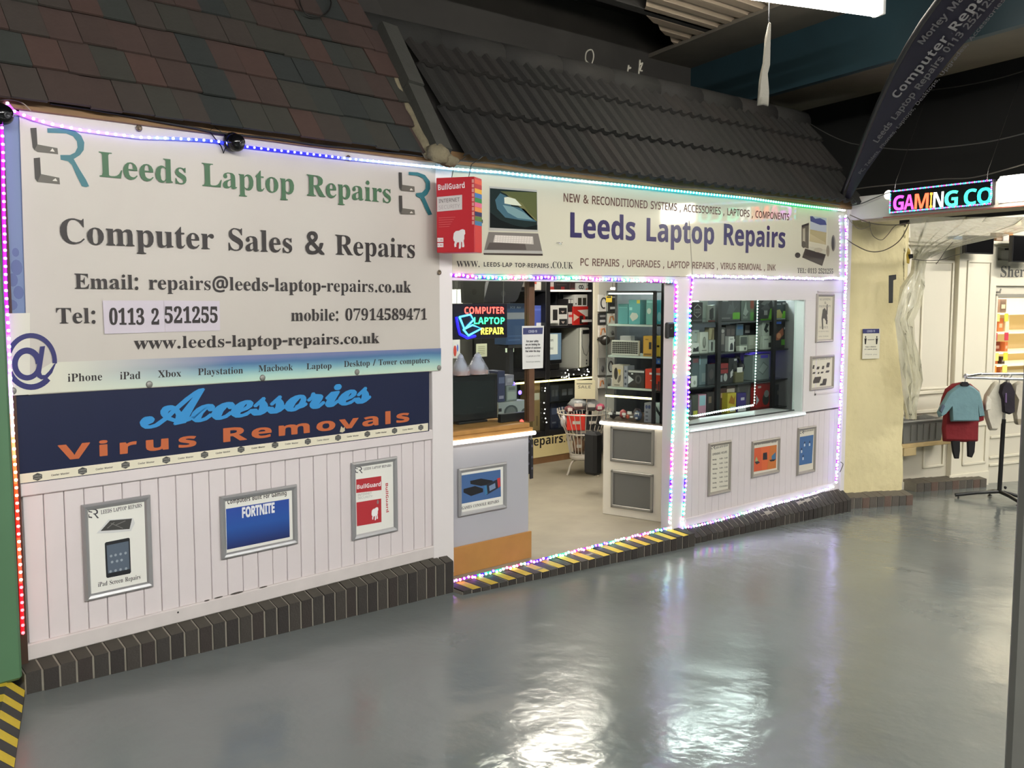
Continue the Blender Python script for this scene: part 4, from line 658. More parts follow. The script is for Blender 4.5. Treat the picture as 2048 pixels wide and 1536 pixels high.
for i in range(9):                             # half-round ridge tiles along the top
    x = -.2+i*.43; V = []; n = 8; q = MB()
    q.lathe([(.0, 0), (.085, 0), (.085, .425), (.0, .425)], (x, .035, .80), (1, 0, 0), random.choice(PAN), 14)
    build('ridge_tile', q, RR, rr)
# sloping hip between the two roofs
HIP = mat((58, 58, 53), .85, var=.12, scale=12, bump=.2, bscale=80)
def on(g, x, y, d):
    r = ray(x, y); p0 = g.o+g.n*d; return CAM+r*((p0-CAM).dot(g.n)/r.dot(g.n))
A = on(RR, 905, 305, -.03); Bp = on(RR, 792, 62, -.03); A2 = on(RR, 858, 318, -.03); B2 = on(RR, 745, 68, -.03)
ax = (Bp-A).normalized(); sd = (A2-A); sd = (sd-ax*sd.dot(ax)).normalized(); up = ax.cross(sd); up = up if up.dot(CAM-A) > 0 else -up
gh = Frame((0, 0, 0), 0); gh.o = A; gh.M = Matrix((sd, -up, ax)).transposed().to_4x4(); gh.M.translation = A
Lh = (Bp-A).length/2
hips = build('roof_hip', MB().box(.012, .10, .03, .06, .01, 2*Lh, DARK), gh, **ST)
for i in range(2):
    z0 = i*Lh; q = MB()
    q.add([(x, y, z) for z in (z0, z0+Lh-.006) for x, y in ((0, .05), (.012, -.02-.012*i), (.105, -.03-.012*i), (.118, .06))], [(0, 1, 5, 4), (1, 2, 6, 5), (2, 3, 7, 6), (0, 3, 2, 1), (4, 5, 6, 7)], HIP)
    build('hip_tile', q, gh, hips)
q = MB(); CEM = mat((118, 110, 88), .9, var=.2, scale=25, bump=.5, bscale=60)
q.tube([(.118+random.uniform(0, .01), .03, -.02+k*.04) for k in range(int(2*Lh/.04)+1)], [.016+random.uniform(0, .012) for k in range(int(2*Lh/.04)+1)], CEM, 7)
q.blob((.09, .0, -.02), (.06, .035, .05), CEM, 10, 7, .12); q.blob((.03, .02, -.035), (.06, .03, .03), CEM, 10, 7, .12)
build('mortar_fillet', q, gh, hips)

# ------------------------------------------------------------------ banner on the left front
INK = mat((36, 30, 30), .5); GREENINK = mat((58, 98, 66), .5); NAVY = mat((38, 40, 98), .5); TEALINK = mat((38, 106, 116), .45); TEALD = mat((22, 60, 70), .45)
STEEL = mat((92, 88, 80), .5); STEELD = mat((52, 48, 44), .5); LIGHT = mat((205, 200, 190), .5)
VIN = mat((190, 184, 176), .42, var=.025, scale=2.5, bump=.12, bscale=5)
BD = -.018
tl = FL.hit(34, 221); tr = FL.hit(871, 327); br_ = FL.hit(876, 741); bl = FL.hit(12, 792)
b = MB()
el = FL.hit(53, 792)
def ban(a, t):
    x = (tl[0]*(1-t)+el[0]*t)*(1-a)+(tr[0]*(1-t)+br_[0]*t)*a
    z = (tl[1]*(1-a)+tr[1]*a)*(1-t)+(bl[1]*(1-a)+br_[1]*a)*t
    return (x, BD-.0015*math.sin(a*17+t*3)-.0015*math.sin(t*9+a*4), z)
b.grid(ban, 60, 40, VIN)
bn = build('banner', b, FL, **T('large white vinyl banner with green and black serif lettering on the boarded front', 'banner'))
zs = [FL.hit(*p)[1] for p in ((875, 695), (875, 741))]
SEA = ramp_mat('print_sea', [(0, (196, 214, 190)), (.35, (164, 200, 190)), (.6, (112, 160, 178)), (.82, (70, 110, 150)), (1, (110, 120, 160))], 2, 0, zs[0]-zs[1], .45, .012, ((206, 206, 190), -.80, -.15))
BP = BD-.0042
b = MB().poly(H(FL, [(100, 724), (876, 696), (876, 740), (26, 789), (26, 772), (60, 748)]), BP+.0006, SEA)
build('printed_band', b, FL, bn)
b = MB()
wtext(b, FL, 'Leeds Laptop Repairs', 's', (199, 353), (782, 406), 50, BP, GREENINK)
build('lettering', b, FL, bn, label='green serif heading')
b = MB()
wtext(b, FL, 'Computer Sales & Repairs', 's', (121, 486), (830, 516), 50, BP, INK)
wtext(b, FL, 'Email: repairs@leeds-laptop-repairs.co.uk', 's', (149.5, 577), (822.5, 585), 30, BP, INK)
wtext(b, FL, 'Tel:', 's', (113, 647), (190.5, 646), 31, BP, INK)
wtext(b, FL, 'mobile: 07914589471', 's', (582.5, 642), (854, 639), 24, BP, INK)
wtext(b, FL, 'www.leeds-laptop-repairs.co.uk', 's', (268, 698.5), (759, 686), 25, BP, INK)
for t, a, c, h in (('iPhone', (135.5, 763.7), (204.5, 760.5), 16), ('iPad', (240, 759), (281, 757.5), 15), ('Xbox', (316, 755), (362.5, 753), 14), ('Playstation', (396, 750.5), (486, 746.7), 13.5),
                   ('Macbook', (517, 743.7), (586, 740.5), 13), ('Laptop', (613, 738.7), (663, 737), 12), ('Desktop / Tower computers', (688, 734), (859, 725.7), 12)):
    wtext(b, FL, t, 's', a, c, h, BP, INK)
build('lettering', b, FL, bn, label='black serif lettering')
build('corner_strip', MB().poly(H(FL, [(9, 627), (60, 626), (60, 789), (12, 792)], BP), BP+.0008, mat((206, 204, 190), .45)), FL, bn)
b = MB()
def arc(cx, cy, rx, ry, w0, w1, a0, a1, n=40):
    O_, I_ = [], []
    for i in range(n+1):
        t = i/n; g = math.radians(a0+(a1-a0)*t); w = w0+(w1-w0)*t
        O_.append((cx+rx*math.cos(g), cy-ry*math.sin(g))); I_.append((cx+(rx-w)*math.cos(g), cy-(ry-w)*math.sin(g)))
    O_, I_ = H(FL, O_, BP), H(FL, I_, BP); k = len(b.v); b.add([(u, BP-.0006, v) for u, v in O_+I_], [[i, i+1, n+2+i, n+1+i] for i in range(n)], NAVY)
arc(62, 723, 52, 57, 9, 12, -4, 318); arc(54, 728, 30, 33, 13, 10, 0, 360); b.poly(H(FL, [(80, 693), (90, 692), (82, 745), (84, 750), (90, 750), (98, 742), (108, 728), (112, 726), (104, 746), (94, 757), (82, 759), (74, 754), (73, 744)], BP), BP-.0009, NAVY)
build('emblem', b, FL, bn, label='big navy at sign')
def logo(fr, d, ox, oy, k, kind, mr=None, ml=None):
    b = MB()
    Rp = {0: [(378, 225), (530, 228), (600, 245), (650, 285), (675, 340), (670, 400), (640, 440), (590, 472), (640, 560), (690, 640), (713, 690), (690, 697), (655, 690), (610, 600), (575, 520), (545, 490), (485, 478), (482, 440), (560, 440), (600, 420), (620, 380), (615, 330), (585, 290), (530, 268), (380, 262)],
          1: [(1670, 375), (1740, 378), (1800, 400), (1840, 450), (1842, 510), (1820, 555), (1795, 575), (1820, 630), (1858, 715), (1828, 722), (1790, 640), (1765, 585), (1730, 570), (1728, 545), (1775, 540), (1805, 510), (1808, 465), (1785, 425), (1740, 405), (1670, 398)]}[kind]
    Lp = {0: [[(243, 225), (292, 222), (300, 355), (275, 400), (262, 380)], [(300, 355), (460, 385), (465, 435), (300, 415), (275, 400)], [(270, 465), (320, 460), (328, 592), (300, 655), (280, 630)], [(328, 592), (475, 622), (480, 675), (300, 655)]],
          1: [[(1590, 378), (1615, 380), (1618, 478), (1610, 525), (1595, 500)], [(1618, 478), (1716, 492), (1718, 535), (1610, 525)], [(1592, 565), (1617, 565), (1620, 665), (1608, 712), (1596, 690)], [(1620, 665), (1716, 678), (1720, 715), (1608, 712)]]}[kind]
    b.poly(H(fr, Rp, d, ox, oy, k), d, mr or TEALINK)
    for i, p in enumerate(Lp): b.poly(H(fr, p, d, ox, oy, k), d, ml or (STEELD if i % 2 == 0 else STEEL))
    if mr is None:
        tr = {0: [[(405, 405), (420, 385), (432, 405), (438, 415), (400, 410)], [(425, 640), (445, 625), (455, 642), (460, 650), (420, 647)]], 1: [[(1680, 515), (1690, 505), (1705, 522), (1680, 524)], [(1680, 700), (1692, 690), (1706, 705), (1680, 706)]]}[kind]
        for p in tr: b.poly(H(fr, p, d-.0004, ox, oy, k), d-.0004, LIGHT)
    return b
build('emblem', logo(FL, BP, 0, 200, .25, 0), FL, bn, label='teal and steel company emblem')
build('emblem', logo(FL, BP, 400, 250, .25, 1), FL, bn, label='teal and steel company emblem')
LAV = mat((196, 188, 198), .4)
for q in (((205, 601), (327, 601), (330, 664), (209, 668)), ((327.6, 601), (439, 602), (440, 661), (330.6, 664))):
    p = build('sticker', MB().poly(H(FL, q, BP), BP-.0008, LAV), FL, bn)
b = MB(); wtext(b, FL, '0113 2', 's', (219, 649), (318, 648.7), 31, BP-.0016, INK, fat=.012); wtext(b, FL, '521255', 's', (330, 646), (435, 645), 31, BP-.0016, INK, fat=.012)
build('lettering', b, FL, bn, label='black phone number')
b = MB(); 
for x, y in ((272, 258), (690, 317), (872, 545)): 
    u, v = FL.hit(x, y); b.lathe([(0, 0), (.009, 0), (.012, .003), (.006, .003), (.005, .001), (0, .001)], (u, BP+.0005, v), (0, -1, 0), mat((110, 96, 80), .4, .6), 12)
build('eyelet', b, FL, bn)
b = MB()
for x, y in ((293, 768), (519, 755), (708, 743.5), (872, 735), (20, 781)):
    u, v = FL.hit(x, y); b.lathe([(0, .004), (.008, .004), (.013, .001), (.013, 0)], (u, BP, v), (0, -1, 0), mat((138, 138, 132), .4, .4), 14)
build('washer', b, FL, bn)
# older blue banner showing at the left edge behind
b = MB().poly(H(FL, [(6, 232), (60, 232), (60, 640), (14, 640)], -.014), -.014, mat((106, 124, 158), .5))
ob = build('banner', b, FL, **T('strip of an older pale blue patterned banner behind the white one at its edge', 'banner'))
b = MB()
for (cx, cy, rx, ry) in ((30, 535, 10, 14), (22, 560, 9, 12), (34, 585, 9, 12), (18, 610, 12, 10), (28, 505, 6, 8)):
    u, v = FL.hit(cx, cy); b.ell(u, v, rx/540, ry/540, -.0146, mat((84, 98, 140), .5), 12)
build('pattern', b, FL, ob)

# navy sign below the banner
NV = mat((22, 30, 60), .35); BLUEINK = mat((48, 138, 200), .45); ORANGEINK = mat((186, 98, 56), .45)
c4 = H(FL, [(26, 790), (856, 741), (856, 862), (36, 968)], -.004)
ps = build('sign_board', MB().prism(c4, -.012, -.0005, NV), FL, **T('navy sign below the banner with blue script and orange lettering', 'sign'))
b = MB().poly(H(FL, [(34, 949), (856, 846), (856, 861), (36, 967.5)], -.012), -.0128, mat((224, 218, 196), .45)); build('printed_band', b, FL, ps)
b = MB(); wtext(b, FL, 'Accessories', 'c', (283, 855), (741, 803), 66, -.0128, BLUEINK, fat=.015, track=-.05); build('lettering', b, FL, ps, label='light blue script word')
b = MB(); wtext(b, FL, 'Virus', 'a', (117, 921), (392, 892), 30, -.0128, ORANGEINK, fat=.008, track=.09); wtext(b, FL, 'Removals', 'a', (447.5, 884), (818, 843), 27, -.0128, ORANGEINK, fat=.008, track=.06)
build('lettering', b, FL, ps, label='orange wide lettering')
cs = [(75, 953.7), (165, 942), (251, 930), (332.5, 920), (409, 909.5), (482, 899), (550, 890), (615.5, 883), (676, 875.5), (734.5, 868), (789, 861.5), (841.5, 855)]
b = MB(); HX = mat((62, 62, 60), .5); HXL = mat((150, 150, 142), .5)
for i, (x, y) in enumerate(cs):
    u, v = FL.hit(x, y, -.013); r = .0165
    b.poly([(u+r*1.05*math.cos(PI/6+k*PI/3), v+r*.82*math.sin(PI/6+k*PI/3)) for k in range(6)], -.0136, HX)
    b.text('COOLER', 'a', (u-.0125, v+.0005), (u+.0125, v+.0005), .006, -.014, HXL); b.text('MASTER', 'a', (u-.0115, v-.008), (u+.0115, v-.008), .005, -.014, HXL)
    if i < 11:
        u2, v2 = FL.hit(*cs[i+1], -.013); b.text('Cooler Master', 'a', (u+(u2-u)*.3, v-.004+(v2-v)*.3), (u+(u2-u)*.7, v-.004+(v2-v)*.7), .0065, -.0136, INK)
build('printed_mark', b, FL, ps, label='row of small hexagon marks')
b = MB(); u, v = FL.hit(681, 857); b.poly([(u-.014, v-.012), (u-.006, v+.012), (u+.004, v+.002), (u+.012, v+.008), (u+.013, v-.01), (u, v-.016)], -.0138, mat((196, 188, 160), .6)); build('torn_patch', b, FL, ps)

# ------------------------------------------------------------------ snap-frame posters
def poster(fr, c, label, art, d=-.004, sheet=PAPER, w=.023, group=None, fm=None):
    """c = picture corners TL, TR, BR, BL of the outer frame on the wall"""
    q = [fr.hit(x, y, d) for x, y in c]
    u0 = (q[0][0]+q[3][0])/2; u1 = (q[1][0]+q[2][0])/2; v1 = (q[0][1]+q[1][1])/2; v0 = (q[2][1]+q[3][1])/2; fm = fm or ALU
    t = empty('poster_frame', fr, (u0+u1)/2, d, v0, **T(label, 'poster', group))
    prof = [(0, 0), (.001, -.008), (w*.35, -.0135), (w*.75, -.010), (w, -.003), (w, 0)]
    for (ax, az, bx, bz, nx, nz) in ((u0, v1, u1, v1, 0, -1), (u1, v0, u0, v0, 0, 1), (u0, v0, u0, v1, 1, 0), (u1, v1, u1, v0, -1, 0)):
        V = []; dx = (bx > ax)-(bx < ax); dz = (bz > az)-(bz < az)
        for (k, y) in prof:
            V.append((ax+nx*k+dx*k, d+y, az+nz*k+dz*k)); V.append((bx+nx*k-dx*k, d+y, bz+nz*k-dz*k))
        b = MB(); b.add(V, [(2*i, 2*i+2, 2*i+3, 2*i+1) for i in range(len(prof)-1)], fm)
        build('frame_bar', b, fr, t)
    build('poster_sheet', MB().box(u0+.004, u1-.004, d-.003, d, v0+.004, v1-.004, sheet), fr, t)
    for nm, b, lb in art(fr, d-.0036):
        o = build(nm, b, fr, t)
        if lb: o['label'] = lb
    return t
def small_head(fr, d, lk, a, c, cap):
    b = MB(); g = mat((64, 64, 70), .5)
    (x, y), k = lk
    for P in ([(0, 0), (1.5, 0), (1.5, 4), (7, 5), (7, 7), (0, 6)], [(0, 10), (1.5, 10), (1.5, 14), (7, 15), (7, 17.5), (0, 16.5)], [(6, 0), (14, 0), (18, 3), (18, 8), (14, 10.5), (20, 17), (17, 18), (11, 10.5), (9, 10), (9, 8.5), (14, 8), (15.5, 5.5), (13, 2), (6, 1.8)]):
        b.poly(H(fr, [(x+p*k, y+q*k) for p, q in P], d), d, g)
    wtext(b, fr, 'LEEDS LAPTOP REPAIRS', 's', a, c, cap, d, g)
    return b
def art1(fr, d):
    o = [('lettering', small_head(fr, d, ((177, 1018), 1.05), (202, 1028.5), (284, 1014), 8), None)]
    b = MB(); b.poly(H(fr, [(193, 1067), (217, 1039), (266, 1036), (270, 1046), (262, 1062), (225, 1066)], d), d, mat((206, 208, 206), .5))
    b.poly(H(fr, [(201, 1062), (220, 1041), (264, 1037), (259, 1058)], d), d-.0004, mat((62, 62, 60), .5))
    for p in ([(214, 1056), (228, 1044), (229, 1045), (215, 1057)], [(230, 1050), (250, 1041), (251, 1042), (231, 1051)], [(222, 1046), (246, 1056), (245, 1057), (221, 1047)]): b.poly(H(fr, p, d), d-.0008, mat((120, 120, 116), .5))
    o.append(('picture', b, 'tablet with a cracked screen'))
    b = MB(); b.poly(H(fr, [(209.5, 1087), (212, 1084.5), (257, 1075.5), (259.5, 1077), (262, 1144), (260, 1147), (215, 1156), (212.5, 1154)], d), d, mat((34, 36, 40), .4))
    b.poly(H(fr, [(213, 1091), (257, 1082), (259, 1138), (216, 1147)], d), d-.0004, mat((88, 100, 114), .4))
    for i, (x, y) in enumerate(((222, 1112), (231, 1110), (241, 1108), (251, 1106), (224, 1124), (234, 1122), (243, 1120), (221, 1143), (231, 1141), (241, 1139), (252, 1137))):
        u, v = fr.hit(x, y, d); b.ell(u, v, .005, .005, d-.0008, mat((150, 160, 168), .4), 8)
    o.append(('picture', b, 'dark tablet'))
    b = MB(); wtext(b, fr, 'iPad Screen Repairs', 's', (196, 1174), (281, 1157.5), 9, d, mat((70, 70, 70), .5)); o.append(('lettering', b, None)); return o
poster(FL, ((161, 1010), (299, 989.5), (305.5, 1171), (170, 1204.5)), 'tall silver framed poster of a cracked tablet above a dark tablet', art1)
def art2(fr, d):
    b = MB(); wtext(b, fr, 'Computers Built For Gaming', 'a', (455, 1008.5), (573, 990), 9, d, INK, fat=-.0); o = [('lettering', b, None)]
    q = H(fr, [(452, 1018), (578, 997.5), (579.5, 1074), (454, 1099.5)], d); z0 = min(p[1] for p in q); z1 = max(p[1] for p in q)
    o.append(('picture', MB().poly(q, d, ramp_mat('print_blue', [(0, (34, 44, 96)), (.5, (40, 84, 160)), (1, (46, 76, 158))], 2, 0, z1-z0, .4)), 'blue picture panel'))
    b = MB(); wtext(b, fr, 'FORTNITE', 'a', (484.5, 1035.5), (549, 1024.5), 20, d-.0006, mat((226, 228, 232), .5), fat=.02, track=-.02); o.append(('lettering', b, 'white word')); return o
poster(FL, ((439, 992), (592, 969), (594.5, 1087), (442, 1119)), 'wide silver framed poster with a plain blue picture about gaming computers', art2)
REDP = mat((178, 46, 54), .45)
DOG = [(0, 13), (1, 20), (4, 23), (9, 23.5), (12, 25), (15, 25.5), (18, 24), (18.5, 19), (17, 17), (17, 12), (16, 9), (17, 2), (16.5, 0), (13.5, 0), (13.5, 7), (12, 8), (12, 1), (11, -2), (8.5, -2), (9, 7), (6, 7), (4.5, 3), (5, 1), (2, 0), (1.5, 4), (2.5, 8), (1, 9)]
def art3(fr, d):
    o = [('lettering', small_head(fr, d, ((711, 933.5), .72), (727.5, 940.5), (782.5, 933), 5), None)]
    b = MB().poly(H(fr, [(712.5, 959), (762.5, 952), (763, 980), (712.5, 986)], d), d, REDP).poly(H(fr, [(713, 1005), (762.5, 997), (763, 1044), (714, 1052.5)], d), d, REDP)
    W_ = mat((232, 230, 228), .5)
    k = .0021; u, v = fr.hit(743, 1040, d); b.poly([(u+p*k, v+q*k) for p, q in DOG], d-.0006, W_)
    u, v = fr.hit(755.5, 1004, d); b.ell(u, v, .006, .01, d-.0006, mat((140, 120, 120), .5), 8)
    o.append(('picture', b, 'red box picture with a white dog'))
    b = MB(); wtext(b, fr, 'BullGuard', 'a', (714, 978.5), (761.5, 972), 8.5, d-.0006, W_); wtext(b, fr, 'INTERNET', 'r', (715.5, 992.5), (743.5, 988), 4.5, d, mat((150, 148, 146), .5)); wtext(b, fr, 'SECURITY', 'r', (715.5, 998.8), (745, 994.5), 4.5, d, mat((170, 168, 166), .5))
    wtext(b, fr, 'BullGuard', 'a', (771, 967), (772.5, 1025), 0, d, REDP, capm=.0145)
    o.append(('lettering', b, None)); return o
poster(FL, ((702, 925), (793, 913), (794, 1060.5), (703, 1082.5)), 'tall silver framed poster with red and white security software box on it', art3)

# ------------------------------------------------------------------ red software box hanging before the pillar
A0 = at_depth(873, 431, 4.43); 
def cam_z(P): return (P-CAM).dot(FW)
dA, dB, dC = 4.43, 4.375, 4.405
A = CAM+ray(873, 431)*dA; Bq = CAM+ray(949, 427)*dB; Cq = CAM+ray(975.5, 427)*dC
a2 = Vector((Bq.x-A.x, Bq.y-A.y, 0)); wB = a2.length; ex = a2.normalized(); ey = Vector((-ex.y, ex.x, 0))
dp = .098
fb_ = Frame(A, math.degrees(math.atan2(ex.y, ex.x)))
hB = 148/F*dA
z0 = A.z-hB/2; z1 = A.z+hB/2
RB = mat((186, 40, 48), .4); RB2 = mat((214, 48, 44), .4)
fb_.o.z = 0; fb_.M.translation = fb_.o
bx = build('software_box', MB().box(0, wB, 0, dp, z0, z1, RB, .002), fb_, **T('oversized red software box with a white dog hanging before the pillar', 'box'))
side = MB().add([(wB+.0006, .001, z0+.002), (wB+.0006, dp-.001, z0+.002), (wB+.0006, dp-.001, z1-.002), (wB+.0006, .001, z1-.002)], [(0, 1, 2, 3)], RB2)
sc = [(236, 92, 50), (196, 40, 44), (245, 180, 50), (66, 120, 186), (44, 140, 64), (236, 112, 150), (240, 150, 70), (34, 34, 90), (96, 130, 50), (60, 124, 170)]
hh = z1-z0
for i, c in enumerate(sc):
    za = z1-hh*(.03+i*.061); zb = za-hh*.058; side.add([(wB+.0012, .001, zb), (wB+.0012, dp-.001, zb), (wB+.0012, dp-.001, za), (wB+.0012, .001, za)], [(0, 1, 2, 3)], mat(c, .45))
    side.poly([(wB-.012, zb+.002), (wB-.002, zb+.002), (wB-.002, za-.002), (wB-.012, za-.002)], -.0008, mat((214, 150, 140), .5))
build('print', side, fb_, bx, label='rows of coloured tabs')
W_ = mat((228, 224, 222), .5)
def fx(a): return a*wB
def fz(t): return z1-t*hh
b = MB(); b.text('BullGuard', 'a', (fx(.05), fz(.165)), (fx(.75), fz(.145)), hh*.075, -.0008, W_)
b.poly([(fx(.02), fz(.255)), (fx(.68), fz(.235)), (fx(.68), fz(.43)), (fx(.02), fz(.45))], -.0008, mat((206, 200, 196), .5))
b.text('INTERNET', 'r', (fx(.07), fz(.335)), (fx(.62), fz(.32)), hh*.05, -.0014, mat((70, 60, 60), .5)); b.text('SECURITY', 'r', (fx(.07), fz(.42)), (fx(.62), fz(.405)), hh*.05, -.0014, mat((170, 160, 158), .5))
for i in range(5): b.poly([(fx(.06), fz(.53+i*.03)), (fx(.5-.04*i), fz(.525+i*.03)), (fx(.5-.04*i), fz(.532+i*.03)), (fx(.06), fz(.537+i*.03))], -.0008, mat((206, 96, 96), .5))
for i in (0, 1): b.poly([(fx(.02), fz(.80+i*.07)), (fx(.18), fz(.80+i*.07)), (fx(.18), fz(.855+i*.07)), (fx(.02), fz(.855+i*.07))], -.0008, W_); b.text('1 PC' if i else '1 YR', 'a', (fx(.03), fz(.84+i*.07)), (fx(.16), fz(.84+i*.07)), hh*.02, -.0014, RB)
k = hh*.0094; b.poly([(fx(.44)+p*k, fz(.93)+q*k) for p, q in DOG], -.0008, W_)
build('print', b, fb_, bx, label='white lettering and dog')
b = MB()
for q in (.3, .75): b.tube([fb_.w(fx(q), dp*.5, z1), fb_.w(fx(q)+.01, dp*.6, z1+.06), fb_.w(fx(q)+.03, dp+.06, z1+.11)], .0018, BLACK, 5)
wbx = MB()
wbx.v = [tuple(fb_.M.inverted() @ Vector(p)) for p in b.v]; wbx.f = b.f; wbx.mi = b.mi; wbx.mats = b.mats; wbx.smooth = b.smooth
wbx.box(fx(.35), fx(.65), dp-.002, dp+.20, z0+hh*.45, z0+hh*.5, BLACK)
build('hanging_wire', wbx, fb_, bx)

# ------------------------------------------------------------------ glossy shop sign (right)
SIGN = mat((212, 208, 188), .06, spec=.6, coat=.6, name='gloss_sign')
FD = -.016
q = H(FR, [(901, 547), (1690, 556.5), (1690, 420), (901, 333)], FD)
fs = build('fascia_sign', MB().prism([(.0, q[0][1]), (3.60, q[1][1]), (3.60, 2.085), (.0, 2.085)], FD, -.002, SIGN), FR, **T('long glossy cream shop sign over the doorway and window with dark blue heading', 'sign'))
BROWN = mat((100, 70, 62), .4); INDIGO = mat((56, 50, 94), .3); FP_ = FD-.0008
b = MB(); wtext(b, FR, 'Leeds Laptop Repairs', 'a', (1141, 474), (1570, 495.5), 49, FP_, INDIGO, fat=.008); build('lettering', b, FR, fs, label='large dark blue heading')
b = MB(); wtext(b, FR, 'NEW & RECONDITIONED SYSTEMS , ACCESSORIES , LAPTOPS , COMPONENTS', 'r', (1127.5, 403), (1578, 440.5), 16.5, FP_, BROWN, fat=.014)
wtext(b, FR, 'PC REPAIRS , UPGRADES , LAPTOP REPAIRS , VIRUS REMOVAL , INK', 'r', (1161, 531), (1551, 541), 14.5, FP_, BROWN, fat=.014); build('lettering', b, FR, fs, label='brown small capitals')
b = MB(); wtext(b, FR, 'WWW.', 's', (913, 534), (959, 534), 12, FP_, INK); wtext(b, FR, 'LEEDS-LAP TOP-REPAIRS', 'a', (967.5, 533), (1097.5, 536), 9, FP_, INK); wtext(b, FR, '.CO.UK', 's', (1102, 536), (1146, 537.5), 13, FP_, INK)
wtext(b, FR, 'TEL: 0113 2521255', 's', (1594.5, 546), (1666, 547.5), 10, FP_, INK); build('lettering', b, FR, fs, label='black address and phone lettering')
def hq(P, ox, oy): return [FR.hit(ox+x/4, oy+y/4, FD) for x, y in P]
b = MB(); SIL = mat((176, 174, 168), .3); SILD = mat((120, 114, 108), .3)
b.poly(hq([(512, 290), (895, 320), (903, 655), (508, 645)], 850, 300), FP_, SIL)
sq = hq([(518, 305), (893, 336), (897, 640), (517, 622)], 850, 300)
b.poly(sq, FP_-.0004, mat((34, 46, 46), .2))
for P, c in (([(600, 330), (893, 340), (893, 560), (830, 500), (780, 430), (720, 390)], (92, 98, 62)), ([(640, 345), (760, 340), (893, 470), (893, 570), (840, 540), (770, 470)], (112, 112, 74)), ([(560, 400), (600, 345), (650, 370), (690, 450), (790, 470), (890, 575), (760, 560), (640, 540), (575, 470)], (70, 104, 118)), ([(620, 440), (700, 455), (790, 500), (860, 560), (740, 545), (660, 500)], (120, 152, 156)), ([(632, 380), (660, 375), (720, 392), (772, 448), (700, 440), (634, 428)], (214, 220, 200)), ([(520, 500), (600, 560), (700, 600), (800, 620), (897, 600), (897, 640), (517, 622)], (22, 28, 28))):
    b.poly(hq(P, 850, 300), FP_-.0006-.0001*(c[0] % 7), mat(c, .2))
build('picture', b, FR, fs, label='printed laptop screen')
b = MB().poly(hq([(508, 655), (905, 668), (940, 825), (468, 818)], 850, 300), FP_, SILD).poly(hq([(558, 680), (862, 692), (868, 755), (545, 738)], 850, 300), FP_-.0004, mat((196, 188, 178), .3))
b.poly(hq([(515, 740), (800, 752), (810, 800), (490, 796)], 850, 300), FP_-.0004, mat((86, 78, 74), .3)).poly(hq([(468, 800), (938, 808), (941, 828), (466, 822)], 850, 300), FP_-.0006, SIL).poly(hq([(465, 824), (940, 830), (941, 846), (470, 838)], 850, 300), FP_-.0006, mat((60, 50, 46), .3))
for r in range(4):
    for c in range(14): 
        x = 562+c*21.4-r*2; y = 684+r*14.5+c*.75; b.poly(hq([(x, y), (x+17, y+.6), (x+17, y+10), (x, y+9.4)], 850, 300), FP_-.0008, mat((222, 214, 206), .4))
build('picture', b, FR, fs, label='printed laptop base and keys')
def hb(P): return [FR.hit(1250+x/4, 350+y/4, FD) for x, y in P]
b = MB().poly(hb([(1412, 402), (1470, 382), (1468, 590), (1412, 572)]), FP_, mat((98, 92, 80), .3)).poly(hb([(1412, 402), (1470, 382), (1470, 400), (1414, 420)]), FP_-.0004, mat((54, 48, 46), .3)).poly(hb([(1420, 430), (1440, 425), (1440, 570), (1420, 560)]), FP_-.0004, mat((168, 160, 140), .3))
b.poly(hb([(1474, 318), (1622, 340), (1618, 600), (1468, 570)]), FP_-.0003, mat((206, 200, 176), .3)).poly(hb([(1480, 325), (1612, 345), (1610, 460), (1480, 435)]), FP_-.0006, mat((180, 186, 196), .3))
b.poly(hb([(1480, 330), (1500, 330), (1520, 350), (1560, 345), (1600, 365), (1612, 400), (1560, 400), (1520, 385), (1482, 370)]), FP_-.0009, mat((70, 76, 130), .3)).poly(hb([(1480, 435), (1610, 460), (1605, 558), (1474, 530)]), FP_-.0006, mat((170, 156, 112), .3)).poly(hb([(1480, 470), (1600, 540), (1600, 556), (1474, 528)]), FP_-.0009, mat((186, 172, 130), .3))
b.poly(hb([(1440, 588), (1606, 636), (1576, 728), (1416, 660)]), FP_-.0004, mat((74, 66, 58), .3)).poly(hb([(1450, 598), (1598, 642), (1586, 680), (1434, 640)]), FP_-.0008, mat((58, 50, 46), .3))
for cx, cy, rx, ry, c in ((1380, 642, 22, 22, (58, 52, 50)), (1665, 545, 17, 66, (120, 114, 104)), (1662, 545, 9, 55, (54, 50, 48)), (1622, 608, 13, 46, (150, 140, 120)), (1428, 556, 16, 28, (90, 84, 74)), (1544, 600, 36, 18, (180, 172, 150))):
    b.poly(hb([(cx+rx*math.cos(k*PI/9), cy+ry*math.sin(k*PI/9)) for k in range(18)]), FP_-.0006-(.0004 if c[0] == 54 else 0), mat(c, .3))
build('picture', b, FR, fs, label='printed desktop computer with keyboard and mouse')
b = MB(); u, v = FR.hit(1110, 486); b.tube([(u-.004, FD, v), (u-.004, FD-.02, v), (u+.006, FD-.026, v-.008), (u+.014, FD-.022, v+.002)], .0022, CHROME, 6); build('screw_hook', b, FR, fs)
for nm, pts in (('panel_seam', [(1377, 441), (1379, 441), (1386, 556), (1384, 556)]),):
    b = MB().poly([(u, v) for u, v in H(FR, pts, FD)], FP_, mat((150, 146, 130), .4)); build(nm, b, FR, fs)

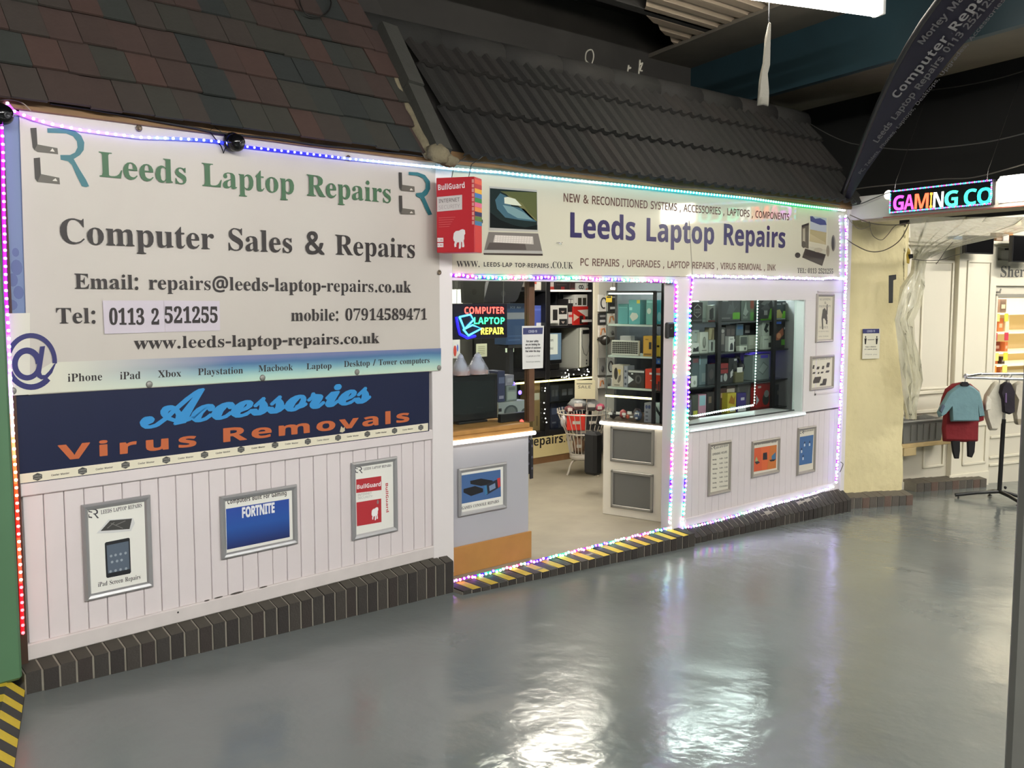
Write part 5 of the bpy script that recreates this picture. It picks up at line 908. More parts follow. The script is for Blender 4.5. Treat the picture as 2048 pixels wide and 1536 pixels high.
# ------------------------------------------------------------------ door posts, window, lower boarding
vt = FR.hit(1690, 557)[1]; vt0 = FR.hit(1380, 555)[1]
wf = build('wall_front', MB().box(1.80, 3.60, -.002, .06, vt0-.14, vt0+.01, WHITE, .002), FR, **ST)
build('door_lintel', MB().box(.0, 1.80, -.002, .08, vt0-.035, vt0+.004, WHITE, .002), FR, wf)
build('door_post', MB().box(1.668, 1.805, -.012, .06, .04, vt0-.01, WHITE, .002), FR, wf)
build('post_reveal', MB().box(1.660, 1.668, -.01, .062, .06, vt0-.03, mat((196, 190, 196), .5)), FR, wf)
build('stile', MB().box(3.10, 3.60, -.004, .05, .66, vt0-.135, WHITE, .002), FR, wf)
b = MB().box(3.24, 3.255, -.0075, -.003, .77, 1.50, PL, .001).box(3.24, 3.60, -.0075, -.003, .77, .785, PL, .001).box(3.24, 3.585, -.0075, -.003, 1.49, 1.50, PL, .001).box(3.575, 3.59, -.0075, -.003, .77, 1.5, PL, .001); build('stile_moulding', b, FR, wf)
build('corner_post', MB().box(3.585, 3.64, -.03, .1, .04, 2.08, WHITE, .003), FR, wf)
x = 1.805
while x < 3.58:
    x1 = min(x+.0687, 3.585); build('plank', MB().box(x+.0010, x1-.0010, -.002, .012, .06, .648, PL, .0018), FR, wf); x += .0687
build('backing', MB().box(1.80, 3.59, .0125, .05, .05, .648, WHITE), FR, wf)
build('skirting', MB().box(1.80, 3.59, -.014, -.002, .05, .115, PL, .004), FR, wf)
w1 = build('window_1', MB().box(1.80, 3.115, -.02, .26, .642, .668, mat((226, 230, 230), .3), .004), FR, **ST)
JAMB = mat((196, 206, 202), .4)
build('jamb', MB().box(3.086, 3.0985, .002, .075, .668, 1.466, JAMB), FR, w1); build('jamb', MB().box(1.792, 1.83, -.0, .075, .668, 1.47, JAMB), FR, w1)
build('head', MB().box(1.832, 3.098, .002, .075, 1.4645, 1.48, JAMB), FR, w1)
build('glazing_bead', MB().box(1.83, 3.10, .055, .07, .668, .676, mat((40, 44, 44), .4), .002), FR, w1)
build('pane', MB().box(1.832, 3.085, .060, .065, .676, 1.468, GLASS), FR, w1)
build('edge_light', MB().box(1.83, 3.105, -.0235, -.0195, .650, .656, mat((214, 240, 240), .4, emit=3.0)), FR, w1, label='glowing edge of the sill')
b = MB(); u, v = FR.hit(1601, 815, .02); b.prism([(u-.0, .672), (u+.042, .672), (u+.045, .742), (u+.003, .752)], .02, .0215, mat((214, 190, 40), .5)); b.prism([(u+.012, .728), (u+.036, .735), (u+.036, .744), (u+.012, .738)], .0185, .0197, BLACK); build('warning_sticker', b, FR, w1)

def art_hours(fr, d):
    o = [('lettering', small_head(fr, d, ((1422.5, 891), .42), (1431, 898), (1456, 892), 4), None)]; b = MB(); g = mat((90, 88, 86), .5)
    wtext(b, fr, 'OPENING HOURS', 'r', (1425, 911), (1454, 905.5), 4, d, g, fat=.02)
    for i, (dn, hr) in enumerate((('Monday', '9.00 - 5.00'), ('Tuesday', '9.00 - 5.00'), ('Wednesday', '9.00 - 5.00'), ('Thursday', '9.00 - 5.00'), ('Friday', '9.00 - 5.00'), ('Saturday', '9.00 - 5.00'), ('Sunday', 'CLOSED'))):
        y = 921+i*9.3; wtext(b, fr, dn, 'r', (1425, y), (1425+(8 if i != 2 else 10), y-1.2), 2.6, d, g, fat=.02); wtext(b, fr, hr, 'r', (1439, y-2.2), (1455, y-4.4), 2.6, d, g, fat=.02)
    return o+[('lettering', b, None)]
poster(FR, ((1417, 886), (1462, 880.6), (1459, 983), (1414.5, 994)), 'narrow framed notice of opening hours on the white boarding under the window', art_hours, sheet=mat((212, 208, 192), .6), fm=mat((158, 152, 142), .4, .4))
def art_lap(fr, d):
    b = MB(); wtext(b, fr, 'New And Refurbished Laptops', 'a', (1508, 891), (1553, 884), 4.2, d, INK); o = [('lettering', b, None)]
    b = MB(); b.poly(H(fr, [(1507, 897), (1553.5, 889.5), (1552, 936), (1506.5, 944)], d), d, mat((206, 92, 58), .5)); b.poly(H(fr, [(1522, 894.5), (1540, 891.6), (1533, 939.5), (1524, 941)], d), d-.0004, mat((214, 104, 60), .5)); b.poly(H(fr, [(1540.5, 891.5), (1553.5, 889.5), (1552, 936), (1534, 939.3)], d), d-.0004, mat((196, 116, 58), .5))
    b.poly(H(fr, [(1526, 906), (1534, 904.5), (1534.5, 919), (1525.5, 920)], d), d-.0008, mat((46, 44, 50), .4)); b.poly(H(fr, [(1509, 924), (1516, 922), (1520, 925), (1513, 929)], d), d-.0008, mat((60, 58, 60), .4)); b.poly(H(fr, [(1511, 918), (1513, 913), (1516, 922), (1510, 923)], d), d-.0008, mat((150, 170, 120), .4))
    b.poly(H(fr, [(1543, 912), (1551, 904), (1551.5, 918), (1543.5, 919)], d), d-.0008, mat((70, 116, 150), .4)); b.poly(H(fr, [(1538, 920), (1551.5, 918), (1548, 922), (1541, 923)], d), d-.0008, mat((46, 44, 50), .4))
    return o+[('picture', b, 'orange panel with three laptops')]
poster(FR, ((1504, 881.5), (1559.5, 875), (1556.5, 945), (1501, 956.5)), 'framed orange poster of three laptops on the boarding under the window', art_lap, sheet=mat((214, 208, 192), .6), fm=mat((158, 152, 142), .4, .4))
def art_blue(fr, d):
    o = [('lettering', small_head(fr, d, ((1600, 860.5), .4), (1606, 865), (1627, 861), 3), None)]; b = MB().poly(H(fr, [(1600, 874), (1627, 869.5), (1624, 926), (1597.5, 931)], d), d, mat((70, 106, 152), .5))
    for x, y in ((1609, 888), (1619, 887), (1603, 901), (1606, 915)):
        u, v = fr.hit(x, y, d); b.poly([(u-.008, v-.018), (u+.010, v-.016), (u+.008, v), (u, v+.004), (u-.008, v)], d-.0005, mat((196, 204, 214), .5)); b.poly([(u-.012, v+.002), (u+.002, v+.022), (u+.010, v+.006)], d-.0005, mat((28, 38, 70), .5))
    return o+[('picture', b, 'blue picture panel')]
poster(FR, ((1595.5, 855), (1631.5, 851), (1628, 943), (1592, 952)), 'tall framed blue poster on the boarding nearest the cream pier', art_blue, sheet=mat((214, 208, 192), .6), fm=mat((158, 152, 142), .4, .4))
def art_scan(fr, d):
    b = MB(); g = mat((150, 146, 132), .5)
    for t, y, x0, x1 in (('SCANNING', 601, 1639.5, 1662), ('&', 608, 1649, 1652.5), ('PHOTOCOPY', 615, 1638, 1662), ('SERVICE', 657, 1639, 1656), ('NO JOB TOO SMALL', 664, 1637, 1658), ('ASK INSIDE', 674, 1637, 1657)): wtext(b, fr, t, 's', (x0, y), (x1, y-.5), 4.4 if len(t) < 10 else 2.2, d, g)
    p = MB(); q = mat((84, 80, 72), .5); u, v = fr.hit(1649, 637, d)
    for P in ([(-.03, .0), (-.02, .05), (.0, .06), (.02, .04), (.03, .0), (.02, -.02), (0, .0)], [(.015, .03), (.02, .08), (.028, .08), (.03, .02)], [(-.03, 0), (-.02, -.06), (-.01, -.06), (-.015, 0)], [(.015, -.03), (.03, -.035), (.032, -.01), (.02, 0)]): p.poly([(u+a*1.3, v+c*1.25) for a, c in P], d, q)
    return [('lettering', b, None), ('picture', p, 'line drawing of a hand holding a sheet')]
poster(FR, ((1633.5, 587), (1668.6, 588), (1663, 682.6), (1629, 686)), 'tall framed scanning service notice beside the window, the upper of two', art_scan, sheet=mat((212, 206, 186), .6), w=.02, fm=mat((164, 158, 146), .4, .4))
def art_dev(fr, d):
    b = MB(); g = mat((74, 68, 62), .5); wtext(b, fr, 'LAPTOP & GAMING REPAIRS', 'r', (1625, 721), (1662, 718), 2.5, d, g)
    for x, y, w_, h_ in ((1627, 734, 4, 8), (1636, 736, 6, 6), (1646, 735, 5, 7), (1656, 730, 7, 10), (1628, 746, 6, 4), (1637, 746, 4, 4), (1644, 745, 6, 4), (1655, 743, 8, 5), (1634, 760, 16, 14), (1649, 764, 9, 14), (1643, 769, 7, 5)):
        u0, v0 = fr.hit(x-w_/2, y+h_/2, d); u1, v1 = fr.hit(x+w_/2, y-h_/2, d); b.poly([(u0, v0), (u1*.8+u0*.2, v0), (u1, v1*.7+v0*.3), (u1, v1), (u0*.8+u1*.2, v1), (u0, v0*.6+v1*.4)], d-.0004, g)
    return [('picture', b, 'dark drawings of devices')]
poster(FR, ((1621, 711.5), (1668, 710), (1664, 776.5), (1618, 782)), 'square framed poster of dark devices beside the window, the lower of two', art_dev, sheet=mat((216, 210, 192), .6), w=.02, fm=mat((164, 158, 146), .4, .4))

# ------------------------------------------------------------------ LED strips
def led_mat(c, s): 
    return mat(c, .4, emit=s, name='led_glow')
def ico():
    t = (1+5**.5)/2; V = [(-1, t, 0), (1, t, 0), (-1, -t, 0), (1, -t, 0), (0, -1, t), (0, 1, t), (0, -1, -t), (0, 1, -t), (t, 0, -1), (t, 0, 1), (-t, 0, -1), (-t, 0, 1)]
    Fq = [(0, 11, 5), (0, 5, 1), (0, 1, 7), (0, 7, 10), (0, 10, 11), (1, 5, 9), (5, 11, 4), (11, 10, 2), (10, 7, 6), (7, 1, 8), (3, 9, 4), (3, 4, 2), (3, 2, 6), (3, 6, 8), (3, 8, 9), (4, 9, 5), (2, 4, 11), (6, 2, 10), (8, 6, 7), (9, 8, 1)]
    return V, Fq
_LED = {}
def led_mesh(c, s, r):
    k = (c, s, r)
    if k not in _LED:
        V, Fq = ico(); me = bpy.data.meshes.new('led'); me.from_pydata([tuple(q*r/1.9 for q in v) for v in V], [], Fq); me.materials.append(led_mat(c, s)); me.update()
        for p in me.polygons: p.use_smooth = True
        _LED[k] = me
    return _LED[k]
def resample(P, step):
    P = [Vector(p) for p in P]; out = [P[0]]; need = step
    for a, c in zip(P, P[1:]):
        L = (c-a).length; pos = 0
        while L-pos >= need: pos += need; out.append(a+(c-a)*(pos/L)); need = step
        need -= L-pos
    return out
def led_strip(label, P, colour, step, r, strength=12, glow=2.6, tr=.004, group=None, jit=0):
    """P world points; colour(t) -> rgb for the share t along the strip"""
    P = [Vector(p) for p in P]; mid = P[len(P)//2]
    t = empty('led_strip', Frame(mid, 0), 0, 0, 0, **T(label, 'light strip', group)); fr = Frame(mid, 0)
    Q = resample(P, step); b = MB(); hs = step/2
    for i, p in enumerate(Q):
        c = colour(i/max(1, len(Q)-1), i); mx = max(c); mn = min(c); c = tuple(round(mx*((v-mn*.75)/(mx-mn*.75))) if mx > mn else v for v in c)
        a_ = p if i == 0 else (p+Q[i-1])/2; e_ = p if i == len(Q)-1 else (p+Q[i+1])/2
        b.tube([a_-mid, p-mid, e_-mid], tr, mat(c, .4, emit=glow), 6, False)  # tape given its own saturated glow as the coloured halo of the bulbs
    build('tape', b, fr, t)
    for i, p in enumerate(Q):
        c = colour(i/max(1, len(Q)-1), i)
        c = tuple(round(v) for v in lerp(c, (255, 255, 255), .18)); o = bpy.data.objects.new('led', led_mesh(c, strength, r)); COL.objects.link(o)  # bulb colour paled towards white for a bright core
        off = Vector((random.uniform(-jit, jit), -tr, random.uniform(-jit, jit)))
        place(o, Matrix.Translation(p+off), t)
    return t
def wp(fr, pts, d): return [fr.w(*(lambda q: (q[0], d, q[1]))(fr.hit(x, y, d))) for x, y in pts]
def lerp(a, c, t): return tuple(a[i]+(c[i]-a[i])*t for i in range(3))
def stops(S_): 
    def f(t, i):
        t = round(t*24)/24
        for (a, ca), (c, cc) in zip(S_, S_[1:]):
            if a <= t <= c: return tuple(round(v) for v in lerp(ca, cc, (t-a)/(c-a+1e-9)))
        return S_[-1][1]
    return f
PT = wp(FL, [(14, 207), (20, 215), (28, 223), (60, 236), (100, 248), (160, 260), (220, 268), (280, 275), (340, 277), (400, 280), (440, 284), (470, 291), (520, 297), (600, 306), (700, 318), (800, 328), (866, 334)], -.030)
led_strip('LED strip sagging across the top of the white banner, white turning blue', PT, stops([(0, (210, 150, 255)), (.08, (225, 200, 255)), (.3, (200, 205, 255)), (.38, (120, 130, 255)), (.5, (70, 70, 255)), (.68, (90, 90, 255)), (.76, (200, 205, 255)), (1, (235, 245, 255))]), .0305, .0058, 7, tr=.0055)
PT = wp(FL, [(866, 334)], -.034)+wp(FR, [(905, 338), (1000, 345), (1060, 352), (1150, 361), (1250, 371), (1400, 387), (1500, 397), (1600, 411), (1688, 421)], -.045)
led_strip('LED strip along the roof edge above the shop sign, white through cyan to green', PT, stops([(0, (225, 245, 255)), (.18, (190, 235, 255)), (.3, (225, 245, 250)), (.42, (120, 230, 245)), (.62, (90, 225, 235)), (.74, (150, 235, 225)), (.86, (70, 235, 150)), (.94, (120, 230, 170)), (1, (225, 240, 240))]), .0285, .0068, 9, tr=.0055)
PT = wp(FL, [(3, 256), (5, 300), (7, 420), (11, 580), (16, 660), (21, 780), (26, 880), (31, 960), (37, 1080), (43, 1200), (45.5, 1276)], -.026)
led_strip('LED strip down the outer edge of the banner, purple on top and red below', PT, stops([(0, (190, 60, 255)), (.18, (215, 70, 245)), (.34, (190, 90, 255)), (.4, (225, 190, 255)), (.55, (235, 225, 235)), (.64, (255, 190, 160)), (.7, (255, 120, 90)), (.78, (255, 60, 60)), (.86, (255, 170, 140)), (.9, (255, 50, 60)), (1, (255, 40, 50))]), .0262, .0062, 8, tr=.0055)
MULTI = ((150, 60, 255), (120, 240, 225), (255, 130, 200), (90, 40, 255), (215, 255, 235), (200, 120, 255), (110, 235, 190), (255, 190, 215))
def multi(t, i): return MULTI[(i*5+i//3+i//7) % 8]
led_strip('multicoloured LED string along the top of the doorway', wp(FR, [(901, 550), (940, 553), (985, 556), (1060, 555), (1150, 556), (1250, 560), (1330, 563), (1350, 564)], -.012), multi, .0255, .0085, 9, glow=.5, tr=.007, jit=.004)
led_strip('multicoloured LED string down the door post beside the doorway', wp(FR, [(1351, 565), (1352.5, 580), (1350, 700), (1347, 800), (1343, 900), (1340.5, 1000), (1338, 1047)], -.020), multi, .0275, .009, 9, tr=.0055, jit=.003)
led_strip('multicoloured LED string along the back edge of the striped doorstep', [(x, -.004, ZI+.012) for x in (.0, .5, 1.0, 1.62, 1.68)], multi, .0235, .0075, 9, glow=.3, tr=.006, jit=.005)
led_strip('bright white and violet LED string along the top of the window boarding', wp(FR, [(1384, 552), (1440, 553), (1540, 555), (1620, 557), (1686, 557)], -.028), lambda t, i: ((245, 235, 255), (225, 245, 250), (190, 130, 255))[i % 3], .027, .0085, 10, glow=.6, tr=.007, jit=.004)
led_strip('LED string down the post edge at the near side of the window', wp(FR, [(1384, 556), (1383, 575), (1380, 600), (1378.5, 700), (1376, 780), (1374, 860), (1371, 940), (1368, 1000), (1364, 1050)], -.014), multi, .0285, .0085, 9, glow=.25, tr=.0045, jit=.003)
led_strip('LED string down the corner post next to the cream pier', wp(FR, [(1690, 432), (1692, 470), (1691, 555), (1687, 640), (1683, 740), (1678, 840), (1674, 920), (1671, 966)], -.034), lambda t, i: ((225, 240, 250), (170, 90, 255), (205, 240, 235), (235, 200, 255), (150, 70, 255))[i % 5], .0255, .0085, 9, tr=.0055, jit=.003)
led_strip('LED string along the foot of the window boarding on the brick kerb', wp(FR, [(1364, 1056), (1400, 1050), (1460, 1034), (1540, 1010), (1600, 994), (1668, 973)], -.022), lambda t, i: (((240, 240, 255), (205, 160, 255), (225, 250, 250)) if t > .35 else MULTI)[i % (3 if t > .35 else 8)], .0275, .008, 9, glow=.4, tr=.006, jit=.003)

# ------------------------------------------------------------------ dome cameras, sensor, loose wires on the front
def dome(x, y, label, s=1):
    u, v = FL.hit(x, y, -.05); t = empty('dome_camera', FL, u, -.02, v-.035*s, **T(label, 'camera')); D_ = mat((20, 20, 23), .25)
    build('base', MB().lathe([(0, 0), (.036*s, 0), (.037*s, .012), (.033*s, .02)], (u, -.03, v), (0, -1, -.1), D_, 24), FL, t)
    build('dome', MB().lathe([(.032*s, .018), (.034*s, .03), (.031*s, .045), (.022*s, .057), (.012*s, .062), (0, .063)], (u, -.03, v), (.12, -1, -.18), mat((12, 12, 14), .12), 24), FL, t)
    build('lens', MB().lathe([(.011*s, 0), (.011*s, .004), (.006*s, .004), (.005*s, .001), (0, .001)], (u+.007, -.093, v-.011), (.12, -1, -.18), mat((60, 60, 64), .2, .3), 16), FL, t)
    build('cable', MB().tube([(u-.02, -.03, v+.02), (u-.07, -.028, v+.05), (u-.09, -.03, v+.03), (u-.045, -.032, v-.02), (u-.035, -.032, v-.045), (u-.025, -.032, v-.02)], .0025, D_, 6), FL, t)
dome(468, 283, 'black dome camera on the brown eaves board above the banner', 1.0)
dome(0, 226, 'black dome camera at the outer top corner of the banner', 1.0)
u, v = FR.hit(1340, 661, -.03)
t = empty('door_sensor', FR, u, -.03, v-.05, **T('small black box fixed on the door post beside the doorway', 'sensor'))
build('body', MB().box(u-.034, u+.030, -.045, -.012, v-.047, v+.047, BLACK, .008), FR, t); build('button', MB().lathe([(0, .004), (.009, .004), (.011, 0)], (u-.004, -.045, v+.01), (0, -1, 0), mat((44, 44, 48), .3), 14), FR, t)
def wire(label, P, r=.003, c=(30, 28, 26), fr=None, sm=True):
    P = [Vector(p) for p in P]; mid = sum(P, Vector())/len(P); fr = Frame(mid, 0)
    b = MB().tube(smooth([p-mid for p in P]), r, mat(c, .5), 6); return build('cable', b, fr, **T(label, 'cable'))
def smooth(P, n=6):
    out = []
    for i in range(len(P)-1):
        p0 = P[max(i-1, 0)]; p1 = P[i]; p2 = P[i+1]; p3 = P[min(i+2, len(P)-1)]
        for k in range(n):
            t = k/n; out.append(.5*((2*p1)+(p2-p0)*t+(2*p0-5*p1+4*p2-p3)*t*t+(-p0+3*p1-3*p2+p3)*t**3))
    return out+[P[-1]]
wire('black cable along the eaves over the banner to the dome camera', wp(FL, [(100, 207), (200, 222), (300, 240), (390, 256), (440, 266), (540, 276), (640, 290), (760, 302), (845, 312)], -.04), .004)
wire('thin pale wire hooked over the slates above the banner', wp(FL, [(0, 200), (20, 199), (45, 206), (62, 222)], -.05), .0018, (150, 140, 120))
wire('grey twisted strands hanging along the ragged roof edge over the sign', wp(FR, [(900, 318), (930, 322), (985, 326), (1020, 330), (1080, 340), (1130, 344), (1200, 352), (1280, 362), (1340, 372), (1420, 378), (1500, 388), (1600, 398), (1680, 410)], -.10), .004, (52, 50, 46))

# ------------------------------------------------------------------ inside the shop: shell and lamps
INW = mat((206, 204, 196), .7); DK = mat((34, 34, 36), .5)
build('ceiling', MB().box(-2.2, 3.60, .06, 3.3, 1.86, 1.9, INW), **ST)
build('wall_back', MB().box(-2.2, 3.62, 2.95, 3.05, ZI, 1.9, mat((150, 148, 142), .8)), **ST)
build('wall_right', MB().box(3.56, 3.60, .1, 2.95, ZI, 1.9, mat((120, 120, 122), .8)), **ST)
build('wall_inner', MB().box(-2.2, -2.15, .1, 2.95, ZI, 1.9, INW), **ST)
TUBE2 = mat((255, 248, 232), .5, emit=95.0)
def inner_lamp(x, y, L, label):
    fr = Frame((x, y, 1.80), 0); t = empty('ceiling_lamp', fr, 0, 0, 0, **T(label, 'lamp', 'lamps on the shop ceiling'))
    build('housing', MB().box(-L/2, L/2, -.05, .05, .03, .06, HOUSE, .004), fr, t); build('diffuser', MB().box(-L/2+.01, L/2-.01, -.035, .035, -.005, .03, TUBE2, .01), fr, t)
inner_lamp(1.0, 1.0, .9, 'ceiling lamp inside the shop over the doorway')
inner_lamp(2.3, 1.35, .9, 'ceiling lamp inside the shop over the wire basket')
inner_lamp(.3, 2.0, .9, 'ceiling lamp inside the shop behind the counter')

# ------------------------------------------------------------------ counter at the near side of the doorway
CW = mat((174, 174, 180), .45); OAK = mat((172, 126, 66), .5, var=.18, scale=10); GLOW = mat((255, 248, 236), .4, emit=3.2)
xr = FR.hit(1057, 1106, .10)[0]; xt = FR.hit(1068, 866, .05)[0]
zt = FR.hit(980, 874, .06)[1]
ct = empty('counter', FR, .3, .1, ZI, **T('white shop counter with oak edged top and brown plinth inside the doorway', 'counter'))
build('front_panel', MB().box(-.05, xr, .10, .13, ZI, zt, CW, .002), FR, ct)
build('end_panel', MB().box(xr-.03, xr, .13, .62, ZI, zt, CW), FR, ct)
zs = FR.hit(905, 1096, .095)[1]
build('plinth', MB().box(-.02, xr+.012, .088, .10, ZI, zs, mat((176, 126, 66), .5, var=.1, scale=8), .002), FR, ct)
zo = FR.hit(905, 866, .055)[1]; zo2 = FR.hit(905, 873, .055)[1]
build('worktop', MB().box(-.05, xt, .055, .7, zt+.004, zo2-.003, OAK, .004), FR, ct)
build('edge_strip', MB().box(-.05, xt-.02, .06, .7, zo2-.003, zo+.004, OAK, .003), FR, ct)
build('light_tube', MB().tube([(-.03, .052, zt-.006), (xt+.008, .052, zt-.006)], .0105, GLOW, 10), FR, ct, label='glowing white tube under the top')
ZC_ = zo+.004
def art_game(fr, d):
    q = H(fr, [(922, 951), (1001, 939), (1002, 993), (922, 1008)], d); o = [('picture', MB().poly(q, d, mat((66, 100, 148), .5)), 'blue picture of games consoles')]
    b = MB(); g = mat((30, 30, 34), .4)
    b.poly(H(fr, [(927, 978), (950, 972), (966, 977), (966, 984), (942, 992), (927, 985)], d), d-.0005, g); b.poly(H(fr, [(940, 962), (962, 957), (985, 961), (986, 967), (962, 972), (941, 968)], d), d-.0006, g)
    b.poly(H(fr, [(970, 970), (998, 957), (1000, 974), (973, 990)], d), d-.0007, mat((40, 44, 56), .4)); b.poly(H(fr, [(968, 972), (973, 970), (975, 988), (970, 990)], d), d-.0008, mat((60, 120, 160), .4)); b.poly(H(fr, [(994, 957), (1000, 955), (1001, 972), (996, 976)], d), d-.0009, mat((190, 60, 60), .4)); b.poly(H(fr, [(978, 972), (990, 966), (991, 976), (979, 982)], d), d-.001, mat((120, 140, 170), .4))
    o.append(('picture', b, 'dark consoles')); b = MB(); wtext(b, fr, 'GAMES CONSOLE REPAIRS', 's', (924, 1019.5), (998, 1005), 6, d, mat((60, 60, 64), .5)); return o+[('lettering', b, None)]
poster(FR, ((915, 936.5), (1013, 924.7), (1011, 1015.5), (916, 1035)), 'silver framed blue poster of games consoles on the counter front', art_game, d=.096)
# glass screen on the counter with a brown post
xa, _ = FR.hit(1056, 700, .10); xb, _ = FR.hit(1067, 700, .10)
gs = empty('glass_screen', FR, .3, .1, ZC_, **T('glass screen on the counter with a brown timber post at its end', 'screen'))
build('pane', MB().box(-.0, xa, .108, .114, ZC_, 1.60, GLASS), FR, gs); build('post', MB().box(xa, xb, .09, .13, ZC_, 1.60, mat((98, 68, 46), .5, var=.2, scale=9), .002), FR, gs)
# notice taped to the post
nt_ = build('notice', MB().poly(H(FR, [(1044, 652), (1088, 651.5), (1086, 736), (1045, 738.5)], .082), .082, mat((222, 222, 218), .5)), FR, **T('white paper notice with a blue heading taped on the brown post', 'notice'))
b = MB().poly(H(FR, [(1046, 656), (1086, 655), (1085, 668), (1046, 669)], .0814), .0814, mat((58, 64, 108), .5)); wtext(b, FR, 'COVID-19', 'a', (1057, 665.5), (1074, 665), 5, .0810, mat((200, 204, 220), .5)); build('print', b, FR, nt_, label='blue heading')
b = MB(); g = mat((60, 60, 66), .5)
for i, (t, x0, x1) in enumerate((('For your safety', 1053, 1077), ('we are limiting the', 1051, 1080), ('number of customers', 1050, 1081.5), ('that enter the shop', 1051, 1080))): wtext(b, FR, t, 'r', (x0, 684.5+i*6.6), (x1, 684+i*6.6), 4, .0814, g, fat=.02)
wtext(b, FR, '1-2 persons at a time', 'r', (1052, 714), (1080, 713), 3.4, .0814, g); wtext(b, FR, 'Thank you for your understanding', 'r', (1052, 725), (1080, 724), 2.4, .0814, g); build('lettering', b, FR, nt_)
# lanyards on the counter end
for i, (dx, dy, L) in enumerate(((0, 0, .24), (.006, .03, .22), (-.004, .055, .23))):
    fr = Frame((xr+.020+dx, .10+dy, 0), 15); z = zt-.02
    t = empty('lanyard', fr, 0, 0, z-L, **T('black printed lanyard hanging at the counter end, '+('nearest the aisle', 'the middle of three', 'furthest into the shop')[i], 'lanyard', 'lanyards at the counter end'))
    build('strap', MB().box(-.012, .012, -.004, .004, z-L, z-.03, mat((26, 26, 30), .7)), fr, t); build('clip', MB().lathe([(.004, 0), (.006, .012), (.003, .03)], (0, 0, z-.03), (0, 0, 1), CHROME, 8), fr, t)
    b = MB()
    for k in range(3): b.box(-.006, .006, -.0046, -.0041, z-L+.05+k*.06, z-L+.062+k*.06, mat((96, 92, 110), .6))
    build('print', b, fr, t)

# ------------------------------------------------------------------ boxes and other goods
PLACED = []
def pbox(x0, yt, x1, yb, d, dep, c, label, art=(), fr=FR, zb=None, name='product_box', cat='box', group=None, rough=.4):
    for _ in range(12):                      # keep each box clear of the boxes already standing there
        u0, v0 = fr.hit(x0, yb, d); u1, _v = fr.hit(x1, yb, d); v1 = fr.hit((x0+x1)/2, yt, d)[1]; v0 = v0 if zb is None else zb+.001
        moved = False
        for (f, a0, a1, d0, d1, z0, z1) in PLACED:
            if f is fr and z0 < v1-.001 and v0 < z1-.001 and d0 < d+dep and d < d1 and a0 < u1 and u0 < a1:
                if min(a1, u1)-max(a0, u0) < .008:
                    if u0 > a0: u0 = a1+.0005
                    else: u1 = a0-.0005
                elif d < d0-.012: dep = d0-d-.001; moved = True; break
                else: d = d1+.001; moved = True; break
        if not moved: break
    PLACED.append((fr, u0, u1, d, d+dep, v0, v1))
    o = build(name, MB().box(u0, u1, d, d+dep, v0, v1, mat(c, rough), .0015), fr, **T(label, cat, group))
    if art: prints(o, fr, u0, u1, v0, v1, d, art)
    return o
def prints(o, fr, u0, u1, v0, v1, d, art):
    b = MB(); w = u1-u0; h = v1-v0; X = lambda a: u0+a*w; Z = lambda a: v0+a*h
    for i, a in enumerate(art):
        y = d-.0006-.0003*i
        if a[0] == 'r': b.poly([(X(a[1]), Z(a[2])), (X(a[3]), Z(a[2])), (X(a[3]), Z(a[4])), (X(a[1]), Z(a[4]))], y, mat(a[5], .45))
        elif a[0] == 'e': b.ell(X(a[1]), Z(a[2]), a[3]*w, a[4]*h, y, mat(a[5], .45), 14)
        elif a[0] == 'p': b.poly([(X(p), Z(q)) for p, q in a[1]], y, mat(a[2], .45))
        elif a[0] == 't': b.text(a[1], 'a', (X(a[2]), Z(a[3])), (X(a[4]), Z(a[3])), a[5]*h, y, mat(a[6], .45))
    build('print', b, fr, o)
WH = (226, 226, 222); BK = (30, 30, 32)

ORD = ('first', 'second', 'third', 'fourth', 'fifth', 'sixth', 'seventh', 'eighth', 'ninth', 'tenth', 'eleventh', 'twelfth', 'thirteenth', 'fourteenth', 'fifteenth')
# LED sign behind the glass
d = .20
fr = FR; q = H(FR, [(907, 610), (1015, 605), (1015, 674), (908, 681)], d); u0 = q[0][0]; u1 = q[1][0]; v1 = (q[0][1]+q[1][1])/2; v0 = (q[2][1]+q[3][1])/2
ls = build('light_sign', MB().box(u0, u1, d, d+.012, v0, v1, mat((24, 20, 40), .3), .003), FR, **T('LED sign glowing red, green, yellow and blue behind the counter glass', 'sign'))
for t, a, c, h, col in (('COMPUTER', (929, 627.5), (1008.5, 627), 13.5, (255, 70, 60)), ('LAPTOP', (948, 648), (1009, 648), 13.5, (50, 235, 120)), ('REPAIR', (962, 669), (1007.5, 668), 13.5, (255, 225, 60))):
    b = MB(); wtext(b, FR, t, 'a', a, c, h, d-.001, mat(col, .4, emit=5.5)); build('lettering', b, FR, ls)
b = MB(); BL_ = mat((70, 190, 255), .4, emit=5.0); DB = mat((40, 30, 255), .4, emit=2.2)
for P in ([(918, 634), (940, 629), (946, 640), (928, 658)],): 
    P = [FR.hit(x, y, d) for x, y in P]; b.tube([(u, d-.004, v) for u, v in P+[P[0]]], .005, BL_, 6)
P = [FR.hit(x, y, d) for x, y in ((926, 659), (944, 650), (962, 657), (936, 671))]; b.tube([(u, d-.004, v) for u, v in P+[P[0]]], .005, BL_, 6); build('laptop_outline', b, FR, ls, label='light blue laptop outline')
b = MB(); P = [FR.hit(x, y, d) for x, y in ((912, 634), (915, 652), (919, 668), (934, 676), (950, 672))]; b.tube([(u, d-.003, v) for u, v in P], .007, DB, 6); build('outline_glow', b, FR, ls, label='deep blue outline')
b = MB(); 
for x in (915, 1008): u, v = FR.hit(x, 606, d); b.tube([(u, d+.006, v-.01), (u+.01, d+.006, 1.865)], .0015, mat((150, 150, 150), .5), 4)
build('hanging_cord', b, FR, ls)

